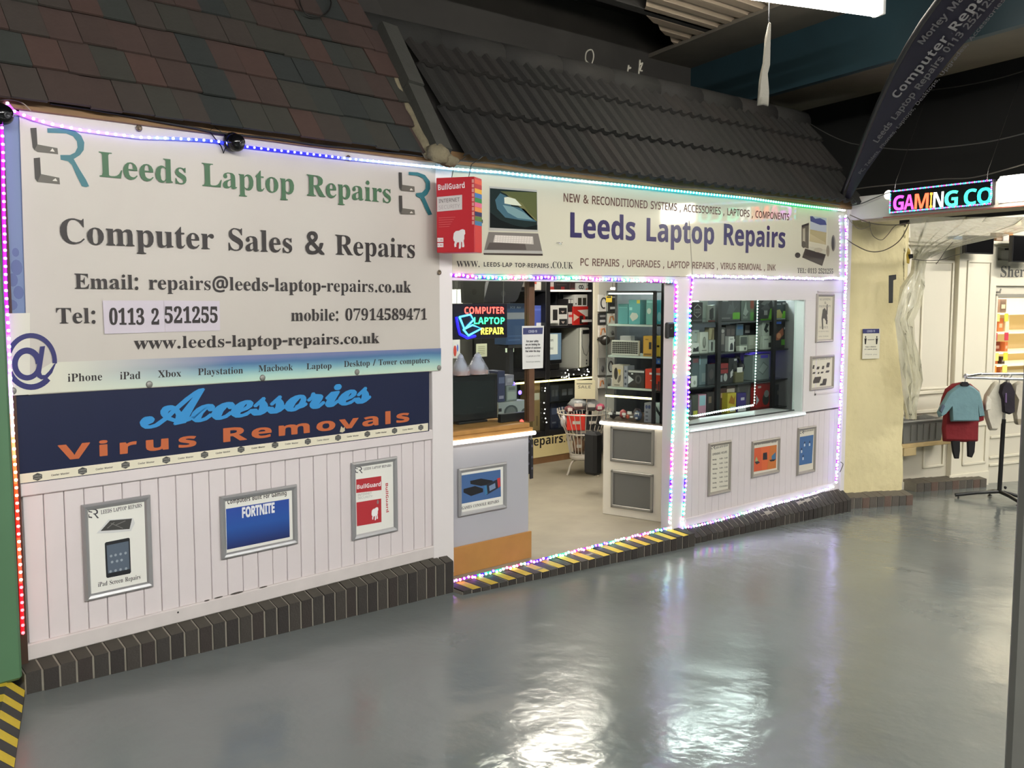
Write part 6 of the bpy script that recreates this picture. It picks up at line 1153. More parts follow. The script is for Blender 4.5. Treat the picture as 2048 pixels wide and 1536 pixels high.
# goods behind the glass
zc = ZC_
mo = empty('monitor', FR, .15, .3, zc, **T('switched off black monitor standing on the counter behind the glass', 'monitor'))
u0, _ = FR.hit(903, 800, .25); u1, _ = FR.hit(996, 800, .25); v1 = FR.hit(950, 750, .25)[1]
build('housing', MB().box(u0-.02, u1, .25, .30, zc+.012, v1, mat((26, 28, 30), .35), .006), FR, mo); build('screen', MB().box(u0+.0, u1-.022, .2485, .25, zc+.05, v1-.032, mat((38, 43, 44), .25)), FR, mo); build('stand', MB().box(u0+.04, u1-.08, .24, .36, zc, zc+.012, BLACK, .003), FR, mo)
for i, (xa_, xb_) in enumerate(((906, 938), (938, 975))):
    u0_, _ = FR.hit(xa_, 745, .27); u1_, _ = FR.hit(xb_, 745, .27); um = (u0_+u1_)/2; w = (u1_-u0_)/2
    t = empty('gift_pack', FR, um, .275, v1, **T('clear cone shaped gift pack on the monitor top, the one '+('next to the pillar' if i == 0 else 'further from the pillar'), 'pack', 'gift packs on the monitor'))
    build('wrapper', MB().lathe([(w, .003), (w*.9, .03), (w*.55, .07), (w*.12, .115)], (um, .275, v1), (0, 0, 1), film_mat('clear_film_%d' % i, (215, 215, 230), .35, .2), 16), FR, t)
    build('cushion', MB().blob((um, .275, v1+.042), (w*.62, w*.62, .035), mat((206, 204, 220), .6)), FR, t); build('ball', MB().blob((um, .275, v1+.088), (w*.34, w*.34, .024), mat((196, 194, 216), .6)), FR, t)
    build('base', MB().box(um-w*.78, um+w*.78, .245, .30, v1, v1+.022, mat((190, 116, 84), .5), .004), FR, t)
pbox(997, 803, 1055, 840, .32, .12, (150, 160, 158), 'pale grey speaker box with two round speakers on the counter', (('e', .42, .32, .24, .46, (60, 70, 70)), ('e', .42, .3, .17, .36, (96, 104, 102)), ('e', .9, .18, .13, .3, (60, 70, 70)), ('r', 0, .4, .1, .62, (40, 40, 44))), zb=zc)
ztop = FR.hit(1026, 803, .32)[1]
pbox(996, 742, 1010, 802, .34, .10, (60, 66, 96), 'dark blue narrow carton on the pale speaker box', (('r', .1, .6, .9, .8, (110, 120, 150)), ('r', .15, .1, .8, .2, (150, 150, 170))), zb=ztop)
pbox(1013, 771, 1034, 800, .345, .08, (126, 136, 132), 'grey carton with pale print beside the dark blue carton', (('r', .1, .1, .9, .6, (150, 160, 150)), ('r', .2, .7, .8, .9, (96, 104, 100))), zb=ztop)
pbox(1011, 750, 1028, 770, .35, .06, (150, 150, 160), 'small pale box on top of the grey carton', (('r', .2, .3, .8, .7, (180, 180, 190)),), zb=FR.hit(1023, 771, .345)[1])
rl_ = build('record_light', MB().lathe([(0, .004), (.012, .004), (.014, 0)], (*(lambda q: (q[0], .15, q[1]))(FR.hit(1043, 844, .15)),), (0, -1, 0), mat((255, 70, 60), .4, emit=4), 16), FR, **T('small round red light on the black bar behind the glass', 'light'))
build('bar', MB().box(*(FR.hit(1000, 845, .16)[0], FR.hit(1056, 845, .16)[0]), .152, .18, zc, zc+.045, mat((20, 20, 22), .4), .003), FR, rl_)
pbox(1012, 607, 1052, 690, .50, .10, (44, 74, 112), 'large dark blue carton with a grey band standing behind the LED sign', (('r', .0, .62, 1, .78, (136, 142, 148)), ('t', 'ICE Air', .2, .88, .75, .05, (150, 170, 190)), ('r', .1, .1, .7, .13, (70, 100, 140)), ('r', .1, .2, .8, .22, (70, 100, 140))), name='carton')
q = FR.hit(1012, 690, .5), FR.hit(1052, 690, .5); o = build('display_stand', MB().box(q[0][0]+.02, q[1][0]-.02, .50, .60, q[0][1]-.02, q[0][1]-.001, DK, .003), FR, **T('dark stand under the large blue carton behind the counter glass', 'stand')); build('post', MB().box((q[0][0]+q[1][0])/2-.015, (q[0][0]+q[1][0])/2+.015, .54, .56, ZI, q[0][1]-.02, DK), FR, o)
for lab, q, c, c2 in (('dark grey laptop lid hanging above the LED sign', [(978, 562), (1048, 562), (1036, 597), (1030, 604), (974, 604), (969, 598)], (66, 68, 78), (88, 90, 100)), ('dark grey screen hanging above the LED sign next to the white panel', [(926, 562), (970, 562), (968, 606), (928, 606)], (70, 72, 70), (58, 56, 56))):
    P = H(FR, q, .62); o = build('laptop' if 'lid' in lab else 'display_screen', MB().prism(P, .62, .645, mat(c, .35)), FR, **T(lab, 'laptop' if 'lid' in lab else 'screen'))
    cx = sum(p[0] for p in P)/len(P); cz = sum(p[1] for p in P)/len(P); build('emblem', MB().ell(cx, cz, .018, .018, .619, mat(c2, .3), 12), FR, o)
    b = MB()
    for x in (P[0][0]+.03, P[1][0]-.03): b.tube([(x, .632, max(p[1] for p in P)-.004), (x, .632, 1.86)], .0025, BLACK, 5)
    build('hanging_wire', b, FR, o)
wlp = build('glow_lamp', MB().box(*sorted((FR.hit(904, 600, .9)[0], FR.hit(926, 600, .9)[0])), .9, .92, FR.hit(915, 607, .9)[1], FR.hit(915, 579, .9)[1], mat((250, 246, 226), .5, emit=1.6), .002), FR, **T('small glowing white panel behind the counter glass near the pillar', 'light'))
b = MB()
for x in (-.02, .02): b.tube([(FR.hit(915, 590, .9)[0]+x, .91, FR.hit(915, 579, .9)[1]), (FR.hit(915, 590, .9)[0]+x, .91, 1.86)], .002, BLACK, 5)
build('hanging_wire', b, FR, wlp)
# service desk and notices deep behind the counter
sd_ = empty('service_desk', FR, .6, 2.2, ZI, **T('grey service desk far inside behind the counter glass', 'desk'))
build('front', MB().box(-.6, 1.75, 1.75, 1.78, ZI, .75, mat((110, 112, 118), .5)), FR, sd_); build('top', MB().box(-.65, 1.8, 1.70, 2.2, .75, .79, mat((90, 90, 94), .4), .004), FR, sd_)
for i in range(9):
    x = -.35+i*.21; hgt = random.uniform(.12, .32); c = random.choice(((70, 76, 96), (96, 92, 104), (110, 112, 108), (60, 62, 70), (120, 110, 100), (84, 96, 110)))
    o = build('product_box', MB().box(x, x+random.uniform(.13, .19), 1.82+random.uniform(0, .06), 2.05, .79, .79+hgt, mat(c, .5), .002), FR, **T('dim carton on the service desk deep inside, '+ORD[i]+' from the pillar', 'box', 'cartons on the service desk'))
    build('print', MB().box(x+.02, x+.10, 1.80, 1.82, .79+hgt*.4, .79+hgt*.6, mat(tuple(v+50 for v in c), .5)), FR, o)
for i, (x0, y0, x1, y1, c, lab) in enumerate(((953, 688, 974, 713, (176, 176, 150), 'cream sheet of print pinned behind the counter below the LED sign'), (1012, 690, 1028, 704, (190, 204, 180), 'small pale green note behind the counter glass'), (903, 680, 920, 716, (196, 196, 196), 'white sheet with a red and blue figure behind the counter next to the pillar'))):
    q = H(FR, [(x0, y0), (x1, y0), (x1, y1), (x0, y1)], 1.2); o = build('note_board', MB().box(q[0][0], q[1][0], 1.2, 1.206, q[2][1], q[0][1], mat(c, .6)), FR, **T(lab, 'notice'))
    b = MB(); w = q[1][0]-q[0][0]; hh_ = q[0][1]-q[2][1]
    if i == 2: b.ell(q[0][0]+.4*w, q[2][1]+.4*hh_, .18*w, .3*hh_, 1.1994, mat((176, 60, 50), .5)).ell(q[0][0]+.7*w, q[2][1]+.55*hh_, .1*w, .2*hh_, 1.199, mat((70, 90, 170), .5))
    else:
        for k in range(5): b.poly([(q[0][0]+.15*w, q[2][1]+hh_*(.2+k*.14)), (q[0][0]+.8*w, q[2][1]+hh_*(.2+k*.14)), (q[0][0]+.8*w, q[2][1]+hh_*(.24+k*.14)), (q[0][0]+.15*w, q[2][1]+hh_*(.24+k*.14))], 1.1994, mat(tuple(v-60 for v in c), .5))
    build('print', b, FR, o)
    b = MB().tube([((q[0][0]+q[1][0])/2, 1.203, q[0][1]-.002), ((q[0][0]+q[1][0])/2, 1.203, 1.86)], .0015, BLACK, 4); build('hanging_wire', b, FR, o)
for (x, y) in ((1027, 768), (1040, 785)):
    u, v = FR.hit(x, y, .36); o = build('indicator_light', MB().blob((u, .36, v), (.012, .008, .012), mat((90, 70, 255), .4, emit=9), 8, 6), FR, **T('small violet blue light glowing '+('above' if y < 775 else 'beside')+' the grey carton behind the glass', 'light'))
    build('cable', MB().tube([(u, .362, v), (u+.01, .40, v-.05), (u+.02, .42, zc+.01)], .002, BLACK, 5), FR, o)

# ------------------------------------------------------------------ black shelf unit at the back
D = 2.2
def zs_(y, x=1140, d=D): return FR.hit(x, y, d)[1]
def xs_(x, y=700, d=D): return FR.hit(x, y, d)[0]
XL = xs_(1030); X1 = xs_(1090); X2 = xs_(1099); X3 = xs_(1182); X4 = xs_(1190)
su = empty('shelf_unit', FR, (XL+X4)/2, D+.2, ZI, **T('tall black shelf unit with glass fronts at the back of the shop', 'shelf'))
BU = mat((24, 24, 28), .35)
zp = zs_(866)
for a, c in ((XL-.1, XL-.06), (X1, X2), (X3, X4)): build('upright', MB().box(a, c, D-.01, D+.42, zp, 1.84, BU, .003), FR, su)
for y, hh_ in ((581, .012), (651, .018), (738, .06), (856, .05)):
    z = zs_(y); build('shelf_board', MB().box(XL-.08, X4-.01, D, D+.42, z-hh_, z, BU, .002), FR, su)
build('back_panel', MB().box(XL-.1, X4, D+.40, D+.42, zp, 1.84, mat((40, 40, 44), .5)), FR, su)
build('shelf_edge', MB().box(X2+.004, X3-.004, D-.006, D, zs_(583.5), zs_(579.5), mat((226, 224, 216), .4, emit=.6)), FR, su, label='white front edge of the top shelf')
build('edge_light', MB().tube([(XL, D-.012, zs_(758)), (X3, D-.012, zs_(758))], .008, mat((255, 238, 150), .4, emit=3.0), 8), FR, su, label='warm glowing line along the lower front')
build('pane', MB().box(X2, X3, D-.004, D-.001, zs_(855), zs_(764), GLASS), FR, su); build('pane', MB().box(XL, X1, D-.004, D-.001, zs_(855), zs_(764), GLASS), FR, su)
b = MB()
for i in range(26):
    x, y = random.choice(((random.uniform(1120, 1182), random.uniform(738, 755)), (random.uniform(1083, 1090), random.uniform(770, 850)))); b.blob((xs_(x), D-.022, zs_(y)), (.006, .006, .006), mat((240, 240, 230), .4, emit=3), 6, 4)
b.tube([(xs_(1098), D-.02, zs_(740)), (xs_(1094), D-.02, zs_(760)), (xs_(1088), D-.02, zs_(800)), (xs_(1088), D-.02, zs_(853)), (xs_(1102), D-.02, zs_(855))], .002, BLACK, 4).tube([(xs_(1120), D-.02, zs_(742)), (xs_(1140), D-.02, zs_(748)), (xs_(1182), D-.02, zs_(740)), (xs_(1182), D-.02, zs_(752))], .002, BLACK, 4)
o = build('fairy_lights', b, FR, kind='stuff', **T('string of tiny white fairy lights on the black shelf unit', 'lights'))
# plinth board with the web address
sp_ = build('plinth_sign', MB().box(XL-.3, X4+.05, D-.03, D, zs_(904), zp, mat((222, 204, 150), .4, var=.03, scale=4), .002), FR, **T('cream plinth board with a black web address under the shelf unit', 'sign'))
b = MB(); wtext(b, FR, 'leeds-laptop-repairs.co.uk', 'a', (919, 911), (1181, 877.5), 19, D-.0308, mat((26, 22, 26), .4)); build('lettering', b, FR, sp_)
build('baseboard_back', MB().box(XL-.3, X4+.05, D-.025, D+.0, ZI, zs_(904), mat((126, 92, 60), .5, var=.2, scale=9)), FR, **ST)
zA, zB, zC = zs_(580)+.0, zs_(650), zs_(737)
z_ = zs_(581)
def sb(*a, **k): return pbox(*a, **k)
sb(1066, 556, 1089, 581, D+.05, .15, (214, 206, 200), 'white and red carton on the top shelf next to the timber post', (('r', 0, .5, .45, 1, (196, 84, 70)), ('r', .3, .1, .9, .7, (226, 222, 216))), zb=z_)
sb(1100, 556, 1108, 581, D+.05, .15, (206, 196, 190), 'narrow white and red carton at the start of the top shelf', (('r', 0, 0, 1, .3, (190, 70, 60)),), zb=z_)
sb(1110, 560, 1139, 581, D+.06, .15, (52, 46, 48), 'dark carton with a red corner on the top shelf', (('r', .4, 0, .65, .35, (150, 50, 50)), ('r', .1, .5, .8, .6, (80, 78, 76))), zb=z_)
sb(1140, 565, 1152, 581, D+.06, .15, (60, 40, 42), 'dark red carton in the middle of the top shelf', (('r', .1, .1, .8, .3, (110, 60, 60)),), zb=z_)
sb(1153, 566, 1170, 581, D+.04, .12, WH, 'white carton with black headphones printed on it', (('e', .42, .45, .16, .3, (40, 40, 44)), ('e', .66, .45, .16, .3, (40, 40, 44)), ('e', .42, .45, .07, .16, WH), ('e', .66, .45, .07, .16, WH)), zb=z_)
sb(1171, 566, 1181.5, 581, D+.04, .12, WH, 'white carton with a red stripe at the end of the top shelf', (('r', 0, .05, 1, .25, (214, 96, 60)), ('e', .55, .7, .2, .12, (60, 60, 60)), ('r', .65, .4, .9, .8, (60, 60, 64))), zb=z_)
z_ = zs_(651)
sb(1066, 611, 1088, 645, D+.05, .14, (74, 90, 168), 'blue carton with a white price label on the middle shelf', (('r', .3, .0, 1, .16, (224, 226, 232)), ('r', .15, .75, .7, .85, (96, 112, 190))), zb=z_)
o = build('speaker', MB().box(xs_(1068), xs_(1080), D+.06, D+.16, zs_(592), zs_(574), mat((30, 30, 34), .5), .004), FR, **T('small black speaker hanging above the blue carton', 'speaker'))
build('cone', MB().ell(xs_(1074), zs_(584), .03, .035, D+.0595, mat((70, 70, 84), .6), 18), FR, o); build('bracket', MB().box(xs_(1072), xs_(1076), D+.09, D+.11, zs_(575), zs_(581), BLACK), FR, o)
sb(1101, 611, 1135, 645, D+.04, .16, WH, 'white carton with black phones printed on it on the middle shelf', (('r', .13, .22, .4, .8, (40, 40, 42)), ('r', .48, .56, .95, .88, (40, 40, 42)), ('p', [(.6, .72), (.82, .72), (.71, .62)], (196, 180, 170)), ('r', .5, .02, .97, .32, (44, 44, 46)), ('p', [(.62, .2), (.84, .2), (.73, .08)], (196, 180, 170)), ('r', 0, 0, .45, .14, (206, 206, 200))), zb=z_)
sb(1136, 598, 1146, 645, D+.06, .14, (44, 42, 44), 'narrow black carton with white squares on the middle shelf', (('r', .05, .84, .45, .98, WH), ('r', .55, .84, .95, .98, WH), ('r', .0, .05, .8, .5, (222, 214, 210)), ('r', .1, .3, .8, .4, (206, 70, 70))), zb=z_)
r1 = sb(1147, 613, 1176, 645, D+.04, .16, (206, 44, 38), 'red carton with a white wedge and dark phones on the middle shelf', (('p', [(.25, .8), (1, .84), (1, .2), (.78, .5)], (224, 218, 210)), ('p', [(0, .2), (.0, .62), (.38, .42)], (236, 206, 184)), ('r', .42, .05, .66, .5, (44, 38, 36)), ('r', .8, .2, .98, .46, (48, 44, 42))), zb=z_)
sb(1149, 589, 1176, 613, D+.05, .14, WH, 'white carton with two black phones on top of the red carton', (('r', .25, .1, .52, .72, (58, 58, 48)), ('r', .6, .1, .86, .72, (58, 58, 48)), ('e', .1, .22, .05, .08, (110, 108, 100))), zb=FR.hit(1160, 613, D+.04)[1])
for i, (a, c, t_) in enumerate(((1112, 1118, 600), (1119, 1128, 596), (1129, 1136, 602))):
    sb(a, t_-12, c, 612, D+.22, .1, ((56, 58, 64), (84, 90, 92), (90, 44, 40))[i], 'dark tall carton behind the white phone carton, '+('charcoal', 'slate grey', 'brown red')[i], (('r', .2, .3, .7, .5, (110, 110, 112)),), zb=z_)
b = MB()
for a, c in ((1100, 1117), (1163, 1182)): b.box(xs_(a), xs_(c), D-.008, D, zs_(645), zs_(640), mat(WH, .5))
o = build('price_label', b, FR, su)
# computer tower and monitor on the desk shelf
zd = zs_(738)+.001
pc = empty('computer_tower', FR, xs_(1165), D+.1, zd, **T('pale grey and white computer tower on the black shelf', 'computer'))
f2 = Frame((xs_(1158), D-.02, 0), 14); wS = xs_(1183)-xs_(1158); zt2 = zs_(656)
GRY = mat((150, 152, 146), .4)
build('case', MB().box(0, wS, .02, .34, zd, zt2, GRY, .004), f2, pc); build('side_panel', MB().add([(-.001, .02, zd), (-.001, .34, zd), (-.001, .34, zt2-.004), (-.001, .02, zt2-.004)], [(0, 1, 2, 3)], mat((168, 170, 162), .45)), f2, pc)
build('front_cover', MB().box(.002, wS-.002, .0, .02, zd+.004, zt2, mat((222, 222, 214), .35), .008), f2, pc)
build('drive_bay', MB().box(wS*.2, wS*.9, -.002, .001, zt2-.055, zt2-.02, BLACK), f2, pc); b = MB(); hT = zt2-zd
b.tube([(wS*.08, -.002, zt2-.03), (wS*.12, -.002, zd+hT*.55), (wS*.35, -.002, zd+hT*.36), (wS*.62, -.002, zd+hT*.30), (wS*.85, -.002, zd+hT*.42), (wS*.93, -.002, zd+hT*.7)], .003, mat((120, 122, 120), .4), 5); build('trim_line', b, f2, pc)
b = MB(); 
for k in (.10, .18): b.lathe([(0, .002), (.008, .002), (.01, 0)], (wS*.66, 0, zd+hT*k), (0, -1, 0), mat((60, 60, 60), .4), 10)
build('button', b, f2, pc)
mo2 = empty('monitor', FR, xs_(1117), D+.1, zd, **T('black monitor showing a pale page beside the computer tower', 'monitor'))
build('housing', MB().box(xs_(1099), xs_(1134), D+.06, D+.10, zd+.05, zs_(662), mat((22, 24, 28), .3), .005), FR, mo2); build('stand', MB().box(xs_(1108), xs_(1126), D+.04, D+.16, zd, zd+.05, BLACK, .004), FR, mo2)
build('screen', MB().box(xs_(1100.5), xs_(1132), D+.0585, D+.06, zs_(719), zs_(666), mat((96, 120, 140), .3, emit=.5)), FR, mo2)
b = MB().poly([(xs_(1101), zs_(708)), (xs_(1125), zs_(708)), (xs_(1125), zs_(668)), (xs_(1101), zs_(667))], D+.058, mat((206, 212, 202), .4, emit=.35)); b.text('LAPTOPS', 'a', (xs_(1103), zs_(682)), (xs_(1116), zs_(682)), .018, D+.0576, mat((110, 116, 112), .5)); b.text('FOR SALE', 'a', (xs_(1103), zs_(698)), (xs_(1116), zs_(698)), .018, D+.0576, mat((110, 116, 112), .5)); build('page', b, FR, mo2)
z_ = zs_(856)
sb(1066, 762, 1080, 853, D+.06, .16, (150, 124, 84), 'tall brown cardboard carton with a white label in the lower cabinet', (('r', .1, .62, .9, .76, (206, 200, 184)), ('r', .5, .1, .62, .3, (90, 72, 50))), zb=z_)
lows = ((1101, 770, 1118, 800, (50, 54, 66)), (1119, 768, 1150, 798, (36, 38, 44)), (1101, 806, 1116, 853, (44, 50, 76)), (1117, 803, 1140, 853, (56, 60, 80)), (1141, 800, 1178, 853, (40, 44, 56)))
zmid = zs_(802)
build('inner_shelf', MB().box(X2, X3, D+.04, D+.4, zmid-.012, zmid, BU), FR, su)
for i, (a, t_, c, bt, col) in enumerate(lows):
    sb(a, t_, c, bt, D+.07, .18, col, ('dark carton with two grey squares in the lower cabinet, upper row', 'black wide carton in the lower cabinet, upper row', 'dark navy carton in the lower cabinet next to the cardboard one', 'slate blue carton in the middle of the lower cabinet', 'dark carton in the lower cabinet behind the wire basket')[i],
       (('r', .15, .3, .45, .7, (96, 98, 108)), ('r', .55, .3, .85, .7, (96, 98, 108))) if i in (0, 1) else (('r', .15, .55, .85, .8, (90, 98, 130)), ('r', .2, .2, .7, .26, (120, 124, 140))), zb=zmid if i < 2 else z_)

# ------------------------------------------------------------------ wire basket of remnants
P = at_z(1137, 957, ZI); cx0, cy0 = P.x+.11, P.y+.12
fb2 = Frame((cx0, cy0, 0), -YAW*180/PI+0)
def zb_(y): return FR.hit(1163, y, cy0)[1]
Rt, Rm, Rb = [(FR.hit(b_, y, cy0)[0]-FR.hit(a_, y, cy0)[0])/2*math.cos(YAW)*1.0 for a_, b_, y in ((1117, 1223, 820), (1131, 1202, 862), (1140, 1196, 903))]
dist = (Vector((cx0, cy0, .6))-CAM).dot(FW); Rt, Rm, Rb = [w_/2/F*dist for w_ in (106, 72, 56)]
cxs = FR.hit(1168, 840, cy0)[0]-cx0
zt_, zm_, zb0 = zb_(822), zb_(862), zb_(902)
WB = mat((206, 198, 186), .4)
bk = empty('wire_basket', fb2, 0, 0, ZI, **T('round white wire basket on curved legs standing in the doorway', 'basket'))
ox = CAM+ray(1168, 850)*((Vector((cx0, cy0, 0))-CAM).dot(E2)/ray(1168, 850).dot(E2)); fb2.o = Vector((ox.x, ox.y, 0)); fb2.M.translation = fb2.o
b = MB(); ring = lambda r, z: [(r*math.cos(2*PI*k/40), r*math.sin(2*PI*k/40), z) for k in range(41)]
for r, z in ((Rt, zt_), (Rm, zm_), (Rb, zb0)): b.tube(ring(r, z), .0055, WB, 6, False)
build('ring', b, fb2, bk)
b = MB()
for k in range(28):
    a = 2*PI*k/28; c_, s_ = math.cos(a), math.sin(a); b.tube([(Rt*c_*1.02, Rt*s_*1.02, zt_+.03), (Rt*c_, Rt*s_, zt_), (Rm*c_, Rm*s_, zm_), (Rb*c_, Rb*s_, zb0)], .0035, WB, 5)
build('wire', b, fb2, bk)
build('base_band', MB().lathe([(Rb, 0), (Rb*1.02, .0), (Rb*1.02, -.035), (Rb*.9, -.045), (0, -.045)], (0, 0, zb0), (0, 0, 1), WB, 28), fb2, bk)
for k in range(3):
    a = math.radians(200+k*120); c_, s_ = math.cos(a), math.sin(a)
    build('leg', MB().tube(smooth([Vector((Rb*.55*c_, Rb*.55*s_, zb0-.045)), Vector((Rb*.95*c_, Rb*.95*s_, zb0-.07)), Vector((Rb*1.18*c_, Rb*1.18*s_, zb0-.14)), Vector((Rb*1.3*c_, Rb*1.3*s_, ZI+.004))]), .0085, WB, 8), fb2, bk)
st_ = build('sign_stalk', MB().tube([(0.02, 0, zb0), (0.02, 0, zb_(790))], .003, WB, 5), fb2, bk)
sg = build('price_card', MB().box(-.075, .085, -.012, -.006, zb_(795), zb_(758), mat((214, 206, 172), .35), .001), fb2, **T('cream price card standing up out of the wire basket', 'sign'))
b = MB().box(-.06, .06, -.0128, -.0121, zb_(766), zb_(764), mat((120, 116, 100), .5)); b.text('SALE', 'a', (-.05, zb_(774)), (.05, zb_(774)), .022, -.0126, mat((130, 124, 108), .5)); build('lettering', b, fb2, sg)
random.seed(11)
goods = [('red carton leaning on the basket wires', (214, 52, 38), (-.085, -.12, zb_(838)), (.085, .03, .065)), ('black flat pack in the wire basket beside the red carton', (30, 30, 32), (.07, -.12, zb_(838)), (.075, .03, .06)),
         ('grey padded bag on top of the basket', (132, 134, 134), (-.06, .02, zb_(806)), (.09, .07, .05)), ('clear grey bag of cables on the basket top', (120, 120, 120), (.07, .05, zb_(808)), (.08, .07, .05)),
         ('pink wrapped pack at the basket edge', (168, 74, 96), (.15, .02, zb_(812)), (.05, .05, .03)), ('brown pack low in the wire basket', (150, 116, 90), (-.05, -.02, zb_(886)), (.06, .06, .07)),
         ('silver bag in the middle of the basket', (146, 146, 148), (.02, -.06, zb_(856)), (.12, .06, .05)), ('dark pack low in the wire basket', (58, 54, 56), (.05, .01, zb_(888)), (.06, .05, .06)), ('maroon pack poking over the near rim of the basket', (110, 66, 70), (-.14, .0, zb_(815)), (.05, .06, .03)), ('white padded bag hanging over the basket side', (206, 204, 206), (-.16, -.02, zb_(838)), (.03, .05, .05))]
for lab, c, p, h in goods:
    m_ = MB(); kk = .8 if 'white padded' not in lab else 1; p = (p[0]*kk, p[1]*kk, p[2]); h = (h[0]*.85, h[1]*.8, h[2]*.95)
    if 'carton' in lab or 'flat' in lab: m_.box(p[0]-h[0], p[0]+h[0], p[1]-h[1], p[1]+h[1], p[2]-h[2], p[2]+h[2], mat(c, .4), .006); 
    else: m_.blob(p, h, mat(c, .3, bump=.5, bscale=30), 12, 8, .12)
    o = build('pack', m_, fb2, **T(lab, 'pack', 'packs in the wire basket'))
    build('print', MB().box(p[0]-h[0]*.4, p[0]+h[0]*.4, p[1]-h[1]-.001, p[1]-h[1]*.9, p[2]-.012, p[2]+.012, mat((206, 200, 190), .5)), fb2, o)
bag = build('rucksack', MB().box(*(FR.hit(1190, 900, 1.0)[0], FR.hit(1207, 900, 1.0)[0]), 1.0, 1.12, ZI+.13, FR.hit(1198, 865, 1.0)[1], mat((22, 22, 24), .7), .02), FR, **T('black bag hanging behind the white cabinet', 'bag'))
build('strap', MB().tube([(FR.hit(1198, 870, 1.0)[0], 1.06, FR.hit(1198, 866, 1.0)[1]), (FR.hit(1200, 870, 1.0)[0], 1.06, FR.hit(1198, 850, 1.0)[1]), (FR.hit(1209, 860, .9)[0], .95, FR.hit(1198, 848, 1.0)[1])], .006, BLACK, 6), FR, bag)

# ------------------------------------------------------------------ white cabinet with glass case in the doorway
cwid = math.hypot(.089, .402)
CB = mat((214, 208, 194), .45)
zct = FC.hit(1207, 846)[1]
q0 = FC.hit(1205, 1018)[0]; q1 = FC.hit(1320, 1035)[0]
cb = empty('cabinet', FC, (q0+q1)/2, .2, ZI, **T('white cabinet with two grey framed panels and a glowing rounded top edge', 'cabinet'))
build('body', MB().box(q0, q1+.02, .0, .50, ZI, zct-.002, CB, .003), FC, cb)
GP = mat((98, 98, 94), .5); GF = mat((142, 140, 134), .4, .3)
for c in ([(1221, 850), (1310, 862), (1307, 932), (1222, 921)], [(1222, 938), (1307, 950), (1306, 1027), (1223, 1012)]):
    q = [FC.hit(x, y, -.002) for x, y in c]; a, e = (q[0][0]+q[3][0])/2, (q[1][0]+q[2][0])/2; v1, v0 = (q[0][1]+q[1][1])/2, (q[2][1]+q[3][1])/2
    p = build('door_panel', MB().box(a, e, -.004, -.0005, v0, v1, GP, .001), FC, cb)
    b = MB()
    for (s, t, u_, w_) in ((a, e, v1-.018, v1), (a, e, v0, v0+.018), (a, a+.018, v0, v1), (e-.018, e, v0, v1)): b.box(s, t, -.012, -.004, u_, w_, GF, .003)
    build('frame', b, FC, p)
build('worktop', MB().box(q0-.01, q1+.02, -.02, .5, zct+.010, zct+.022, mat((74, 62, 50), .3), .002), FC, cb)
build('light_tube', MB().tube([(q0-.012, .3, zct+.004), (q0-.012, .0, zct+.004), (q0-.006, -.018, zct+.004), (q0+.01, -.022, zct+.004), (q1-.01, -.022, zct+.004), (q1+.015, -.014, zct+.004)], .0115, GLOW, 10), FC, cb, label='glowing white tube round the top')
zf = zct+.022
ul = FC.hit(1213, 700)[0]; ur0 = FC.hit(1305, 700)[0]; ur1 = FC.hit(1311, 700)[0]; zt_c = FC.hit(1300, 583)[1]
gc = empty('glass_case', FC, (ul+ur1)/2, .12, zf, **T('glass display case with a black frame and lit shelves on the white cabinet', 'display case'))
BF = mat((16, 16, 18), .35)
build('upright', MB().box(ur0, ur1, -.004, .012, zf, zt_c, BF), FC, gc); build('upright', MB().box(ul-.003, ul, .0, .004, zf, zt_c, mat((80, 90, 88), .3)), FC, gc)
build('upright', MB().box(ur0, ur1, .30, .312, zf, zt_c, BF), FC, gc)
build('top_rail', MB().box(ul, ur1, -.004, .31, zt_c-.006, zt_c+.004, BF), FC, gc)
build('top_light', MB().box(ul+.01, ur0, .004, .012, zt_c-.017, zt_c-.009, mat((250, 255, 250), .4, emit=4)), FC, gc, label='bright white strip under the top')
build('pane', MB().box(ul, ur0, -.001, .001, zf, zt_c-.006, GLASS), FC, gc)
zsh = [FC.hit(1255, y, .0)[1] for y in (649, 712, 776)]
for z in zsh: build('shelf', MB().box(ul+.004, ur0, .01, .30, z-.012, z, mat((186, 196, 186), .25), .001), FC, gc)
build('shelf_light', MB().tube([(ul-.004, .0, FC.hit(1207, 791)[1]), (ur0, .0, FC.hit(1207, 791)[1])], .0065, mat((255, 246, 170), .4, emit=3), 8), FC, gc, label='warm glowing strip below the lowest shelf')
b = MB(); a, v = FC.hit(1212, 592, -.003); a1, v1 = FC.hit(1224, 604.5, -.003); b.poly([(a, v), (a1, v), (a1, v1), (a, v1)], -.003, mat((222, 190, 30), .5)); b.poly([(a+.006, v-.004), (a1-.006, v-.002), (a1-.006, v-.012), (a+.006, v-.012)], -.0034, BLACK); build('warning_sticker', b, FC, gc, label='yellow sticker')
TLc = (74, 150, 152)
def cbx(*a, **k): return pbox(*a, fr=FC, **k)
z = zsh[0]
cbx(1236, 608, 1256, 648, .05, .12, (82, 142, 142), 'teal carton at the far end of the top case shelf', (('r', .1, .8, .9, .85, (110, 170, 168)),), zb=z)
cbx(1257, 600, 1280, 648, .03, .12, (92, 156, 154), 'teal carton with a pale leaf shaped device and yellow sticker', (('p', [(.1, .32), (.3, .48), (.7, .46), (.85, .34), (.75, .24), (.35, .12)], (186, 188, 174)), ('r', .7, .86, .98, 1, (206, 186, 70)), ('r', .08, .58, .32, .7, (150, 206, 200))), zb=z)
cbx(1281, 601, 1291, 648, .06, .12, (54, 112, 130), 'dark teal carton side between two teal cartons', (('r', .1, .1, .9, .2, (70, 130, 146)),), zb=z)
